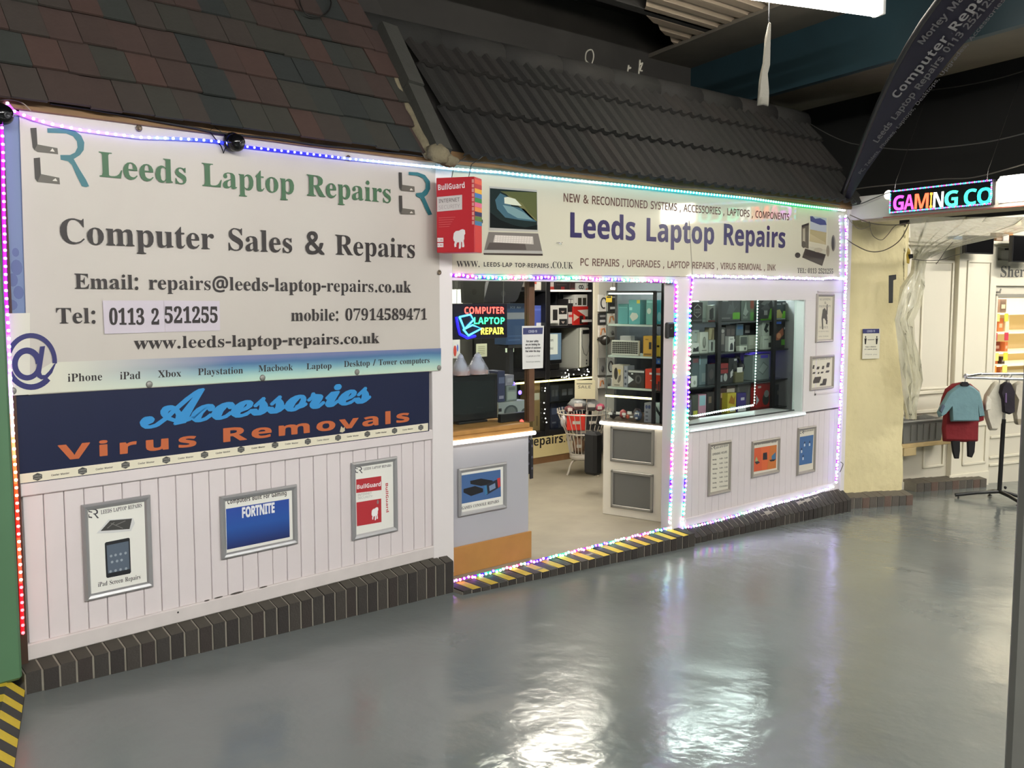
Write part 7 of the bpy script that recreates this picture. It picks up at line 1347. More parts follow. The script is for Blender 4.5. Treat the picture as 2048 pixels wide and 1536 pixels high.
cbx(1292, 600, 1306, 648, .03, .12, (104, 158, 148), 'teal carton with a small round device by the black upright', (('e', .42, .55, .3, .12, (186, 196, 182)), ('r', .1, .88, .9, .96, (140, 190, 184))), zb=z)
z = zsh[1]
kb_ = cbx(1223, 681, 1277, 711, .03, .02, (196, 194, 182), 'slim silver keyboard with black keys standing in the glass case', name='keyboard', cat='keyboard', zb=z)
a, va = FC.hit(1224.5, 683.5, .029); c, _ = FC.hit(1275.5, 688, .029); vb = z+.012; vt = FC.hit(1250, 683.5, .029)[1]; b = MB()
for r in range(6):
    for k in range(14):
        w = (c-a)/14; h = (vt-vb)/6; b.poly([(a+k*w+.001, vb+r*h+.001), (a+(k+1)*w-.001, vb+r*h+.001), (a+(k+1)*w-.001, vb+(r+1)*h-.0015), (a+k*w+.001, vb+(r+1)*h-.0015)], .0292, mat((42, 40, 36), .4))
build('key', b, FC, kb_, kind='stuff')
cbx(1286, 672, 1307, 711, .03, .08, (196, 150, 58), 'amber carton with a black device picture in the glass case', (('r', .55, .35, .8, .7, (40, 36, 34)), ('r', .2, .8, .5, .86, (150, 110, 50)), ('r', .1, .05, .8, .14, (120, 86, 40))), zb=z)
cbx(1240, 672, 1262, 682, .14, .05, (150, 150, 148), 'grey carton lying behind the silver keyboard', (('r', .2, .3, .8, .6, (100, 100, 102)),), zb=z)
z = zsh[2]
cbx(1224, 730, 1246, 775, .03, .09, (190, 178, 160), 'beige carton with a dark computer mouse printed on it', (('e', .35, .6, .17, .28, (50, 44, 40)), ('p', [(.5, .25), (.62, .5), (.82, .56), (.78, .3), (.6, .16)], (110, 100, 88)), ('p', [(.5, .8), (.8, .8), (.7, .5)], (206, 170, 70)), ('r', .2, .06, .7, .1, (110, 100, 90))), zb=z)
cbx(1247, 732, 1255, 775, .035, .09, (150, 150, 156), 'grey carton side with dark dots next to the beige mouse carton', (('e', .5, .75, .25, .06, (60, 64, 76)), ('e', .5, .45, .25, .06, (60, 64, 76)), ('e', .5, .15, .25, .06, (60, 64, 76))), zb=z)
cbx(1256, 741, 1288, 776, .03, .09, (52, 50, 50), 'black carton with a white wedge and printed headset in the glass case', (('r', 0, .88, 1, 1, (190, 188, 180)), ('p', [(0, .2), (0, .72), (.36, .45)], (206, 206, 206)), ('e', .64, .5, .2, .26, (84, 82, 80)), ('e', .64, .5, .11, .15, (44, 42, 42)), ('r', .2, .76, .32, .84, (220, 220, 216))), zb=z)
cbx(1290, 738, 1307, 777, .03, .09, (206, 62, 40), 'red carton with white print in the glass case by the upright', (('r', .5, .72, 1, .82, (230, 226, 220)), ('r', .6, .4, .8, .45, (230, 190, 170))), zb=z)
z = zf
random.seed(5)
for i, (x, y, c, r, lab) in enumerate(((1226, 832, (30, 28, 30), .030, 'black camera shaped gadget on the floor of the glass case'), (1238, 826, (150, 60, 66), .032, 'red pack on the floor of the glass case'), (1258, 830, (70, 60, 66), .036, 'dark grey pouch with a white price tag on the case floor'), (1268, 838, (190, 100, 80), .022, 'orange figure on the case floor'), (1276, 826, (80, 90, 116), .035, 'blue grey bundle of cables on the case floor'), (1247, 838, (196, 90, 70), .016, 'coral trinket lying at the front of the case floor'), (1278, 838, (190, 110, 84), .018, 'orange and tan trinket at the front of the case floor'), (1250, 822, (120, 84, 80), .03, 'brown red pouch at the back of the case floor'))):
    u, v = FC.hit(x, y, .05); o = build('trinket', MB().blob((u, .05+.055*(i % 4), z+r), (r*.8, r*.6, r*.9), mat(c, .4, bump=.4, bscale=50), 10, 7, .1), FC, **T(lab, 'goods', 'goods on the case floor'))
    build('tag', MB().box(u-r*.4, u+r*.4, .025+.02*(i % 3)-.012, .03+.02*(i % 3)-.008, z+r*1.1, z+r*1.6, mat((220, 214, 210), .5)), FC, o)
cbx(1288, 806, 1304, 843, .03, .08, (132, 132, 142), 'grey carton with dark buttons on the case floor by the upright', (('e', .3, .8, .16, .1, (60, 70, 110)), ('e', .65, .8, .16, .1, (60, 70, 110)), ('r', .2, .1, .5, .16, (70, 70, 80)), ('r', .2, .3, .5, .36, (70, 70, 80)), ('r', .2, .5, .5, .56, (70, 70, 80))), zb=zf)
# goods seen beside the case through its end
for (x0, y0, x1, y1, c, lab, art) in ((1312, 600, 1320, 648, (70, 176, 184), 'bright teal carton beyond the black upright', (('e', .8, .3, .5, .2, (150, 220, 220)),)), (1312, 672, 1320, 713, (206, 190, 70), 'yellow carton beyond the black upright', (('r', .2, .45, .8, .55, (40, 40, 40)),)), (1312, 716, 1320, 728, (50, 110, 190), 'small blue carton beyond the black upright', (('r', .4, .2, .9, .6, (130, 160, 170)),)), (1311, 737, 1320, 781, (220, 84, 60), 'red orange carton beyond the black upright', (('r', 0, .7, 1, .8, (230, 226, 220)), ('r', .1, 0, .4, .3, (96, 80, 80)), ('r', .5, 0, .9, .42, (80, 74, 74)))), (1311, 806, 1320, 846, (190, 214, 210), 'pale carton with a dark corner beyond the black upright', (('p', [(.1, .6), (.9, .35), (.9, .55), (.1, .85)], (40, 50, 50)),))):
    cbx(x0, y0, x1, y1, .06, .05, c, lab, art)
ub = FC.hit(1312, 700, .06)[0]
rk = empty('side_rack', FC, ub+.03, .1, zf-.02, **T('slim black rack of small shelves between the glass case and the door post', 'rack'))
for y in (650, 714, 783, 848):
    z = FC.hit(1316, y, .06)[1]; build('shelf', MB().box(ub-.002, FC.hit(1321, 700, .06)[0], .055, .2, z-.008, z-.0005, BF), FC, rk)
build('upright', MB().box(FC.hit(1321, 700, .03)[0], FC.hit(1325, 700, .03)[0], .03, .045, ZI, 1.56, BF), FC, rk)

# ------------------------------------------------------------------ pegboard wall of hanging packs behind the case
PB = 1.95
pw_ = build('peg_board', MB().box(FR.hit(1192, 700, PB)[0], 3.4, PB+.01, PB+.03, ZI+.3, 1.84, mat((206, 204, 196), .6)), FR, **T('white peg wall behind the glass case', 'board'))
build('post', MB().box(FR.hit(1186, 700, PB)[0], FR.hit(1196, 700, PB)[0], PB-.008, PB+.01, ZI, 1.84, mat((226, 220, 200), .5), .003), FR, pw_)
build('leg', MB().box(3.3, 3.38, PB-.02, PB+.03, ZI, ZI+.3, mat((226, 220, 200), .5), .003), FR, pw_)
b = MB()
random.seed(9)
rows = ((589, 623, 20, 0), (627, 649, 16, 1), (651, 674, 17, 2), (716, 750, 15, 3), (756, 776, 13, 2))
nn = 0
kinds = ('white pack with coiled cable', 'black pack with white print', 'white pack with brown cable', 'clear pack with plug', 'white pack with headset')
for ri, (y0, y1, w, kd) in enumerate(rows):
    x = 1198; nn = 0
    while x < 1330:
        u0, v1 = FR.hit(x, y0, PB-.03); u1, v0 = FR.hit(x+w-2, y1, PB-.03); k = (kd+int((x-1198)/w)) % 5
        c = ((226, 224, 218), (44, 44, 46), (224, 218, 208), (150, 150, 146), (222, 222, 220))[k]
        o = build('hanging_pack', MB().box(u0, u1, PB-.03, PB-.012, v0, v1, mat(c, .35), .002), FR, **T(kinds[k]+', '+ORD[nn]+' from the post in the '+('top', 'second', 'third', 'fourth', 'lowest')[ri]+' row', 'pack', 'packs on the peg wall'))
        nn += 1
        m_ = MB(); um, vm = (u0+u1)/2, (v0+v1)/2; ru, rv = (u1-u0)*.3, (v1-v0)*.3
        if k in (0, 4): m_.tube([(um+ru*math.cos(q*PI/8), PB-.032, vm+rv*math.sin(q*PI/8)) for q in range(14)], .006, mat((50, 48, 48), .4), 5)
        elif k == 1: m_.poly([(u0+.01, v0+.02), (u1-.01, v0+.02), (u1-.01, v0+.04), (u0+.01, v0+.04)], PB-.0306, mat((206, 206, 206), .5)).poly([(u0+.01, v1-.03), (u1-.01, v1-.03), (u1-.01, v1-.015), (u0+.01, v1-.015)], PB-.0306, mat((160, 160, 160), .5))
        elif k == 2: m_.tube([(um-ru, PB-.032, vm-rv), (um-ru*.6, PB-.032, vm+rv*.7), (um+ru*.5, PB-.032, vm+rv*.8), (um+ru, PB-.032, vm-rv*.4)], .006, mat((186, 116, 60), .4), 5)
        else: m_.blob((um, PB-.034, vm-rv*.4), (ru*.6, .012, rv*.6), mat((70, 70, 70), .5), 8, 6)
        build('contents', m_, FR, o)
        build('peg', MB().tube([(um, PB+.012, v1-.008), (um, PB-.05, v1-.004)], .002, CHROME, 5), FR, o)
        x += w+random.uniform(0, 2)
u, v = FR.hit(1204, 680, PB-.1); o = build('camera_lens', MB().lathe([(0, 0), (.040, 0), (.042, .03), (.036, .05), (.038, .10), (.032, .13), (.03, .2)], (u-.03, PB-.16, v), (.75, .65, 0), mat((38, 34, 30), .3), 20), FR, **T('black zoom lens sticking out from the peg wall', 'lens')); 
build('mount', MB().tube([(u, PB-.10, v-.0), (u+.06, PB+.02, v)], .008, BLACK, 6), FR, o)
shelf_top = build('curved_light', MB().tube([FR.w(*(lambda q: (q[0], .9, q[1]))(FR.hit(x, y, .9))) for x, y in ((1222, 577), (1260, 578), (1300, 579), (1312, 577), (1322, 571))], .007, mat((245, 255, 250), .4, emit=5), 8), FR, **T('bright white curved light strip above the glass case', 'light strip'))
b = MB()
for x in (1225, 1290): q = FR.hit(x, 577, .9); b.tube([(q[0], .9, q[1]), (q[0], .9, 1.86)], .002, CHROME, 4)
build('hanging_wire', b, FR, shelf_top)

# ------------------------------------------------------------------ shop window display
D1 = .42
def wx(x, y=700, d=D1): return FR.hit(x, y, d)[0]
def wz(y, x=1490, d=D1): return FR.hit(x, y, d)[1]
wxl, wxr = wx(1372), wx(1606)
build('wall_behind_window', MB().box(wxl-.2, 3.56, .86, .88, .4, 1.86, mat((38, 40, 44), .6)), FR, **ST)
du = empty('display_rack', FR, (wxl+wxr)/2, .55, .60, **T('black display rack with glass shelves behind the shop window', 'rack'))
zw = [wz(642.5), wz(702.5), wz(765), wz(823)]
for x0, x1 in ((1430.5, 1437.5), (1541.5, 1547)): build('upright', MB().box(wx(x0), wx(x1), D1-.02, D1+.0, zw[3]-.03, 1.50, BF), FR, du)
for i, z in enumerate(zw): build('shelf', MB().box(wxl, wxr+.1, D1, D1+.32, z-.008, z, mat((60, 72, 70), .12)), FR, du); build('shelf_edge', MB().box(wxl, wxr+.1, D1-.004, D1, z-.010, z+.001, mat((28, 34, 34), .3)), FR, du)
build('leg', MB().box(wxl, wxl+.03, D1, D1+.03, .07, zw[3]-.01, BF), FR, du); build('leg', MB().box(wxr, wxr+.03, D1, D1+.03, .07, zw[3]-.01, BF), FR, du)
b = MB()
for k in range(9): b.tube([(wx(1546)+.01+k*.06, D1+.34, zw[3]), (wx(1546)+.01+k*.06, D1+.34, 1.5)], .003, BF, 5)
for k in range(10): b.tube([(wx(1546), D1+.34, zw[3]+.05+k*.07), (wx(1546)+.56, D1+.34, zw[3]+.05+k*.07)], .003, BF, 5)
build('wire_grid', b, FR, du)
o = empty('light_bar', FR, wx(1575), D1+.3, zw[2], **T('violet light bar behind the goods at the far end of the window', 'light')); build('tube', MB().tube([(wx(1552), D1+.30, zw[1]-.02), (wx(1592), D1+.30, zw[1]-.02)], .008, mat((110, 90, 255), .4, emit=30), 8), FR, o); build('bracket', MB().box(wx(1570), wx(1575), D1+.29, D1+.31, zw[1]-.02, zw[1]-.008, BF), FR, o)
led_strip('bright white dotted LED strip hanging upright in the shop window', [(wx(1515, 592, .36)+.005, .36, 1.855), (wx(1515, 592, .36), .36, wz(592, 1515, .36)), (wx(1512, 700, .36), .36, wz(700, 1512, .36)), (wx(1508, 808, .36), .36, wz(808, 1508, .36))], lambda t, i: (235, 250, 245), .021, .005, 7, glow=.1, tr=.0025)
led_strip('white LED strip along the foot of the window display', [(wx(1376, 836, .30), .30, wz(834, 1376, .30)), (wx(1440, 824, .30), .30, wz(822, 1440, .30)), (wx(1506, 811, .30), .30, wz(810, 1506, .30))], lambda t, i: (230, 250, 245), .025, .007, 10, glow=.5, tr=.006)
build('light_tube', MB().tube([(wx(1372), D1+.1, 1.52), (wx(1600), D1+.1, 1.52)], .012, mat((235, 250, 245), .4, emit=130), 8), FR, du, label='unseen tube added to light the window goods')  # unseen source added above the rack to brighten the goods
def wb(x0, y0, x1, y1, dd, dep, c, lab, art=(), row=0, **k): return pbox(x0, y0, x1, y1, D1+dd, dep, c, lab+' in the shop window', art, zb=zw[row], **k)
GL_ = (120, 200, 60)
wb(1397, 592, 1415, 645, .06, .10, (214, 226, 224), 'tall white carton behind the black hexagon card', (('r', .1, .1, .9, .14, (170, 186, 184)),))
o = wb(1384, 604, 1405, 640, .01, .02, (28, 28, 30), 'black card with a white hexagon emblem', (('p', [(.5+.4*math.cos(PI/6+k*PI/3)*1.0, .56+.34*math.sin(PI/6+k*PI/3)) for k in range(6)], (206, 206, 206)), ('p', [(.5+.34*math.cos(PI/6+k*PI/3)*1.0, .56+.29*math.sin(PI/6+k*PI/3)) for k in range(6)], (40, 40, 42)), ('t', 'COOLER', .26, .58, .74, .09, (214, 214, 214)), ('t', 'MASTER', .28, .45, .72, .09, (214, 214, 214)), ('r', .1, .1, .9, .13, (150, 150, 150))))
wb(1416, 610, 1430, 645, .04, .08, (220, 224, 220), 'white carton with a black phone next to the rack upright', (('p', [(.2, .2), (.2, .7), (.6, .85), (.75, .8), (.75, .25), (.5, .1)], (30, 30, 32)), ('r', 0, .0, 1, .1, (120, 60, 56))))
wb(1440, 594, 1480, 643, .04, .12, (48, 50, 52), 'black graphics card carton with a lime green sticker', (('r', .62, .08, .98, .36, GL_), ('r', .1, .82, .38, .95, (206, 212, 214)), ('r', .78, .86, .98, .95, (190, 196, 196)), ('p', [(.3, .3), (.45, .72), (.55, .65), (.6, .9), (.7, .5), (.95, .8), (.6, .3)], (84, 88, 92)), ('r', .05, .1, .5, .16, (150, 150, 150))))
wb(1482, 595, 1500, 643, .04, .12, (84, 94, 90), 'grey green circuit board carton', (('p', [(.2, .3), (.5, .85), (.6, .5), (.8, .4), (.5, .2)], (186, 196, 190)), ('r', .05, .86, .5, .96, (214, 218, 214)), ('r', .2, .1, .7, .2, (150, 160, 150))))
wb(1500, 593, 1507, 643, .06, .12, (96, 110, 80), 'narrow brown and green carton side beside the circuit board carton', (('r', 0, .5, 1, 1, (120, 56, 40)), ('r', 0, 0, 1, .35, (90, 150, 70))))
wb(1518, 594, 1544, 643, .05, .12, (40, 42, 44), 'black cooler carton with a lime green wedge', (('p', [(.7, .06), (1, .06), (1, .5), (.85, .5)], GL_), ('r', .1, .0, 1, .06, GL_), ('p', [(.1, .7), (.5, .95), (.9, .85), (.5, .6)], (120, 124, 124)), ('p', [(.1, .5), (.6, .75), (.8, .5), (.5, .35)], (84, 88, 90)), ('r', .35, .22, .62, .42, (206, 206, 206)), ('r', .7, .88, .96, .96, (214, 218, 214))))
wb(1549, 602, 1582, 643, .03, .12, (42, 56, 60), 'dark graphics card carton with green and yellow print', (('p', [(.0, .1), (.0, .5), (.3, .56), (.45, .3), (.6, .1)], (206, 196, 130)), ('p', [(.42, .08), (.5, .46), (.98, .5), (.98, .08)], GL_), ('r', .05, .02, .98, .08, (206, 220, 216)), ('r', .45, .82, .72, .92, (210, 214, 216)), ('r', .05, .8, .35, .88, (170, 176, 180))))
r = 1
wb(1386, 660, 1398, 706, .08, .06, (176, 190, 184), 'pale blister pack on the second shelf', (('r', .2, .1, .8, .5, (120, 136, 130)), ('r', .2, .86, .8, .92, (130, 140, 136))), r)
wb(1384, 686, 1398, 706, .03, .04, (206, 214, 206), 'low white pack with a black adapter on the second shelf', (('p', [(.1, .2), (.2, .6), (.5, .5), (.9, .7), (.95, .2)], (40, 44, 44)),), r)
wb(1400, 664, 1416, 706, .05, .06, (200, 208, 196), 'white pack with a grey mouse on the second shelf', (('e', .5, .5, .22, .28, (110, 116, 106)), ('e', .5, .54, .14, .2, (150, 156, 146)), ('r', .2, .1, .8, .15, (130, 136, 126))), r)
wb(1418, 680, 1430, 706, .05, .06, (190, 200, 190), 'white pack with a black stick on the second shelf', (('r', .3, .2, .6, .85, (46, 50, 48)), ('e', .45, .2, .16, .08, (90, 96, 90))), r)
wb(1418, 655, 1430, 679, .07, .04, (206, 200, 160), 'cream pouch hanging above the black stick pack', (('r', .2, .1, .7, .4, (70, 66, 60)), ('p', [(.3, .5), (.5, .95), (.8, .9), (.6, .5)], (150, 140, 110))), r)
wb(1439, 655, 1450, 706, .06, .06, (66, 66, 66), 'dark blister pack next to the rack upright', (('r', .2, .3, .8, .75, (120, 116, 112)), ('e', .5, .85, .3, .08, (170, 166, 160))), r)
wb(1451, 650, 1470, 700, .09, .06, (52, 48, 48), 'black pack with faint squares', (('r', .1, .6, .45, .85, (88, 80, 78)), ('r', .55, .6, .9, .85, (88, 80, 78)), ('r', .6, .35, .95, .45, (200, 200, 196))), r)
wb(1457, 673, 1468, 704, .04, .05, (206, 210, 204), 'white slim pack with a black dongle', (('p', [(.2, .1), (.3, .5), (.6, .6), (.8, .4), (.8, .1)], (36, 38, 40)), ('r', .2, .8, .8, .86, (130, 130, 130))), r)
wb(1472, 648, 1486, 700, .10, .06, (98, 116, 124), 'blue grey pack with a pale cable', (('p', [(.3, .1), (.4, .4), (.7, .6), (.65, .35)], (196, 204, 204)), ('r', .1, .8, .9, .95, (70, 110, 150))), r)
wb(1479, 671, 1495, 701, .06, .06, (140, 148, 136), 'grey carton with a dark window', (('r', .1, .4, .9, .9, (70, 76, 72)),), r)
wb(1479, 692, 1494, 703, .02, .03, (204, 210, 196), 'low white pack with a black cube', (('r', .6, .2, .85, .7, (50, 54, 50)),), r)
wb(1496, 670, 1523, 701, .05, .06, (158, 164, 148), 'wide pale grey carton', (('r', .1, .3, .4, .9, (176, 182, 166)), ('e', .55, .4, .1, .2, (206, 206, 190)), ('r', .72, .1, .95, .6, (110, 120, 104))), r)
wb(1524, 644, 1538, 700, .05, .06, (204, 214, 202), 'tall white pack with a black folded gadget', (('p', [(.2, .72), (.5, .95), (.9, .9), (.6, .74), (.9, .66), (.5, .6)], (44, 56, 54)),), r)
wb(1526, 672, 1543, 701, .02, .03, (198, 208, 194), 'white pack with a black square low beside the rack upright', (('r', .62, .15, .92, .5, (44, 48, 46)), ('r', .1, .7, .6, .8, (140, 150, 140))), r)
wb(1487, 645, 1517, 668, .20, .05, (46, 50, 54), 'dark boxed headset on the shelf back', (('r', .1, .2, .8, .5, (90, 94, 96)), ('r', .1, .6, .4, .9, (190, 190, 190))), r)
wb(1547, 641, 1582, 698, .03, .12, (34, 36, 38), 'black graphics card carton with an orange eye shaped fan', (('r', .1, .88, .4, 1, (90, 130, 240)), ('p', [(.05, .3), (.1, .5), (.5, .74), (.55, .5), (.3, .3)], (150, 90, 66)), ('e', .28, .46, .12, .1, (206, 150, 110)), ('r', .42, .12, .94, .32, (96, 170, 60)), ('r', .55, .68, .82, .76, (190, 194, 196))), r)
r = 2
wb(1384, 714, 1397, 769, .06, .08, (84, 100, 104), 'blue grey carton behind the small white tag card', (('r', .1, .8, .9, .95, (120, 80, 84)),), r)
wb(1384, 752, 1394, 770, .02, .01, (208, 216, 210), 'small white tag card standing on the third shelf', (('e', .5, .4, .25, .2, (150, 160, 150)),), r)
wb(1398, 711, 1414, 768, .08, .08, (112, 132, 136), 'pale blue grey carton with a white edge', (('r', .0, .7, .12, 1, (160, 190, 206)), ('r', .3, .1, .9, .4, (140, 156, 156))), r)
wb(1415, 728, 1430, 767, .06, .08, (56, 60, 62), 'charcoal carton next to the rack upright', (('e', .5, .5, .3, .25, (84, 80, 80)),), r)
wb(1437, 727, 1456, 765, .05, .08, (136, 44, 44), 'red and black carton', (('r', 0, .0, 1, .5, (46, 44, 46)), ('r', .1, .1, .4, .42, (140, 148, 150)), ('e', .7, .3, .2, .2, (170, 176, 170)), ('r', .0, .7, .9, .76, (60, 30, 30))), r)
wb(1457, 716, 1474, 763, .06, .08, (44, 46, 46), 'black carton with a tilted white drawing', (('p', [(.2, .18), (.2, .42), (.85, .72), (.85, .45)], (206, 208, 204)), ('p', [(.4, .34), (.6, .5), (.7, .44), (.5, .28)], (90, 92, 90)), ('r', .6, .88, .9, .96, (200, 200, 200))), r)
o = empty('headset', FR, wx(1490), D1+.06, zw[2], **T('black gaming headset with a white price tag in the shop window', 'headset'))
hx, hz = wx(1490), wz(735)
build('band', MB().tube([(hx-.045+.045*(1-math.cos(q*PI/10)), D1+.07, hz+.02+.05*math.sin(q*PI/10)) for q in range(11)], .01, BLACK, 8), FR, o)
for s in (-1, 1): build('ear_cup', MB().lathe([(0, -.014), (.03, -.014), (.034, 0), (.03, .014), (0, .014)], (hx+s*.045, D1+.07, hz), (1, .3, 0), mat((40, 40, 42), .5), 18), FR, o)
build('stand', MB().box(hx-.05, hx+.05, D1+.04, D1+.10, zw[2], hz-.03, mat((96, 94, 66), .5), .003), FR, o); build('price_tag', MB().box(wx(1483), wx(1494), D1+.034, D1+.036, wz(745), wz(735), PAPER), FR, o)
wb(1505, 709, 1538, 760, .05, .08, (136, 150, 146), 'large pale carton with a tilted square device', (('p', [(.3, .36), (.62, .72), (.96, .5), (.6, .18)], (110, 122, 118)), ('p', [(.34, .38), (.62, .66), (.9, .5), (.6, .24)], (158, 170, 166)), ('r', .45, .85, .9, .97, (90, 80, 200)), ('r', .1, .05, .2, .3, (80, 90, 90))), r)
wb(1566, 718, 1574, 751, .06, .05, (170, 196, 206), 'slim pale box in the violet lit end', (('r', .2, .1, .8, .2, (120, 140, 160)),), r)
wb(1549, 722, 1562, 752, .10, .08, (70, 76, 130), 'blue carton in the violet lit end', (('r', .1, .6, .8, .9, (110, 110, 220)),), r)
r = 3
for (x0, y0, x1, y1, c, lab, art) in ((1374, 800, 1383, 826, (96, 90, 120), 'violet and cream carton at the near end of the bottom shelf', (('r', 0, 0, .8, .2, (206, 204, 180)),)), (1384, 790, 1396, 824, (70, 74, 66), 'dark green pack with a yellow corner on the bottom shelf', (('r', .2, 0, .9, .3, (190, 190, 70)),)), (1397, 789, 1412, 823, (190, 140, 160), 'pink carton with a pale blue label on the bottom shelf', (('r', .1, .5, .9, .95, (150, 190, 200)),)), (1414, 784, 1428, 820, (60, 54, 54), 'brown black carton by the rack upright on the bottom shelf', (('r', .2, .5, .6, .8, (150, 130, 110)),)), (1438, 776, 1452, 818, (78, 50, 46), 'dark red carton with a cream label on the bottom shelf', (('r', .2, .6, .9, .8, (190, 160, 130)),)), (1453, 772, 1470, 816, (104, 84, 74), 'brown carton with a cream strip on the bottom shelf', (('r', .0, .7, .9, .9, (206, 196, 180)), ('r', .1, .1, .5, .4, (60, 50, 50)))), (1455, 786, 1472, 815, (196, 180, 60), 'yellow pack with a white label on the bottom shelf', (('r', .3, .05, .9, .3, (226, 226, 220)), ('p', [(.1, .5), (.4, .9), (.7, .7), (.9, .9), (.8, .4)], (160, 110, 30)))), (1474, 786, 1492, 812, (64, 56, 120), 'purple pack with a white strip on the bottom shelf', (('r', .1, .0, 1, .3, (226, 226, 226)), ('r', .4, .6, .8, .75, (214, 210, 220)))), (1475, 768, 1500, 790, (110, 108, 102), 'grey funnel shaped pack at the back of the bottom shelf', (('p', [(.1, .9), (.9, .9), (.6, .2), (.4, .2)], (84, 84, 80)),)), (1512, 762, 1540, 810, (190, 50, 46), 'red carton with a dark green mouse on the bottom shelf', (('p', [(0, .1), (0, .5), (.22, .28)], (206, 214, 214)), ('e', .68, .3, .24, .24, (52, 64, 60)), ('e', .72, .5, .18, .14, (160, 170, 164)), ('r', .1, .74, .32, .82, (220, 206, 200)), ('r', 0, .92, 1, 1, (200, 204, 204)))), (1549, 768, 1572, 806, (46, 50, 54), 'dark carton in the far bottom corner', (('r', .2, .5, .6, .7, (96, 96, 90)),)), (1574, 776, 1594, 803, (40, 42, 46), 'black carton in the far bottom corner next to the jamb', (('r', .2, .5, .8, .6, (70, 70, 76)),))):
    wb(x0, y0, x1, y1, .02+.05*(0 if y0 > 785 else 1), .05, c, lab, art, 3)

BRF = [mat(c, .8, bump=.25, bscale=120, var=.12, scale=20) for c in ((88, 82, 74), (80, 76, 70), (98, 80, 70))]
# ------------------------------------------------------------------ cream rendered pier beyond the shop corner
def pillow(b, P, y0, y1, mt, inset=.86):
    n = len(P); cx = sum(p[0] for p in P)/n; cz = sum(p[1] for p in P)/n; ym = (y0+y1)/2
    rings = [[(cx+(p[0]-cx)*k, y, cz+(p[1]-cz)*k) for p in P] for k, y in ((inset, y0), (.96, y0+(ym-y0)*.35), (1, ym), (.96, y1-(y1-ym)*.35), (inset, y1))]
    V = [q for r in rings for q in r]; Fq = [list(range(n)), list(range(5*n-1, 4*n-1, -1))]
    b.add(V, Fq, mt); V2 = V; Fs = [[r*n+i, r*n+(i+1) % n, (r+1)*n+(i+1) % n, (r+1)*n+i] for r in range(4) for i in range(n)]
    return b.add(V2, Fs, mt, True)
STUC = mat((218, 206, 160), .8, var=.05, scale=4, bump=.5, bscale=22)
pu0 = FP.hit(1688, 900)[0]; pu1 = FP.hit(1810, 900)[0]
from mathutils import noise as mnoise
def pier_pt(a, t):
    u = pu0-.12+(pu1-pu0+.12)*a; v = -.1+2.16*t; h = mnoise.noise((u*7, v*7, 1.3))*.008+mnoise.noise((u*22, v*22, 4))*.004
    e = max(0, a-.93)/.07; u2 = u+(.008*mnoise.noise((v*6, 2, 3))+(.012 if v < .3 else 0)-.03*max(0, v-.9))*(1 if a > .9 else 0)
    return (u2, -h+e*e*.03, v)
b = MB(); b.grid(pier_pt, 60, 130, STUC); b.box(pu0-.12, pu1-.01, .03, .4, -.2, 2.06, STUC)
pier = build('wall_pier', b, FP, **ST)
kp = FP.hit(1826, 1005, -.10)[0]
kerb(FP, FP.hit(1694, 1015, -.10)[0], kp, -.10, -.02, lambda u: floor_z(3.8+u)+.085, lambda u: floor_z(3.8+u)+.105, '', pitch=.075, mts=lambda i: (BRF[i % 3], BRT), name='kerb_pier')
ns = build('notice', MB().box(*(FP.hit(1725, 690, -.012)[0], FP.hit(1759, 690, -.012)[0]), -.014, -.012, FP.hit(1742, 717.5, -.012)[1], FP.hit(1742, 657, -.012)[1], mat((222, 218, 196), .5)), FP, **T('white distance notice with a blue heading on the cream pier', 'notice'))
b = MB(); dN = -.0146; b.poly(H(FP, [(1725.5, 658), (1758.5, 657.5), (1758.5, 666.5), (1725.5, 667)], dN), dN, mat((50, 54, 104), .5)); wtext(b, FP, 'COVID-19', 'a', (1734, 664.5), (1750, 664), 4, dN-.0005, mat((190, 194, 214), .5))
for x in (1731, 1753.5):
    u, v = FP.hit(x, 680, dN); b.ell(u, v+.022, .006, .008, dN, BLACK, 10); b.prism([(u-.011, v+.012), (u+.011, v+.012), (u+.008, v-.01), (u+.006, v-.032), (u-.006, v-.032), (u-.008, v-.01)], dN-.0003, dN, BLACK)
b.poly(H(FP, [(1735, 679), (1749, 678.5), (1749, 679.5), (1735, 680)], dN), dN, BLACK); wtext(b, FP, 'Keep a distance', 'a', (1731, 695), (1752, 694.5), 2.6, dN, mat((70, 70, 70), .5)); wtext(b, FP, 'of 2 metres please', 'a', (1729, 700), (1754, 699.5), 2.6, dN, mat((70, 70, 70), .5)); wtext(b, FP, 'Thank you', 'r', (1730, 710), (1754, 709.5), 2, dN, mat((120, 120, 116), .5))
build('print', b, FP, ns)

# header across the aisle, lit sign, lamp
hd_ = build('beam_header', MB().box(-.0, 2.3, .0, .05, 2.004, 2.165, mat((206, 202, 196), .5, var=.04, scale=3), .003), FH, **ST)
build('soffit', MB().box(.06, 2.3, .05, .16, 1.99, 2.02, mat((196, 184, 150), .6)), FH, hd_)
build('red_lip', MB().box(.3, 2.3, -.012, .0, 1.998, 2.006, mat((150, 90, 76), .5), .001), FH, hd_)
gsn = build('light_sign', MB().box(.372, 1.142, -.035, -.002, 2.022, 2.177, mat((16, 14, 20), .3), .003), FH, **T('LED letter sign in rainbow colours hanging on the white header board', 'sign'))
xs2 = ((850, 945), (948, 1040), (1045, 1172), (1183, 1206), (1215, 1308), (1320, 1440), (1495, 1610), (1615, 1755))
cl2 = ((225, 60, 240), (255, 60, 160), (255, 80, 50), (255, 150, 50), (250, 250, 240), (60, 235, 180), (50, 235, 190), (40, 225, 190))
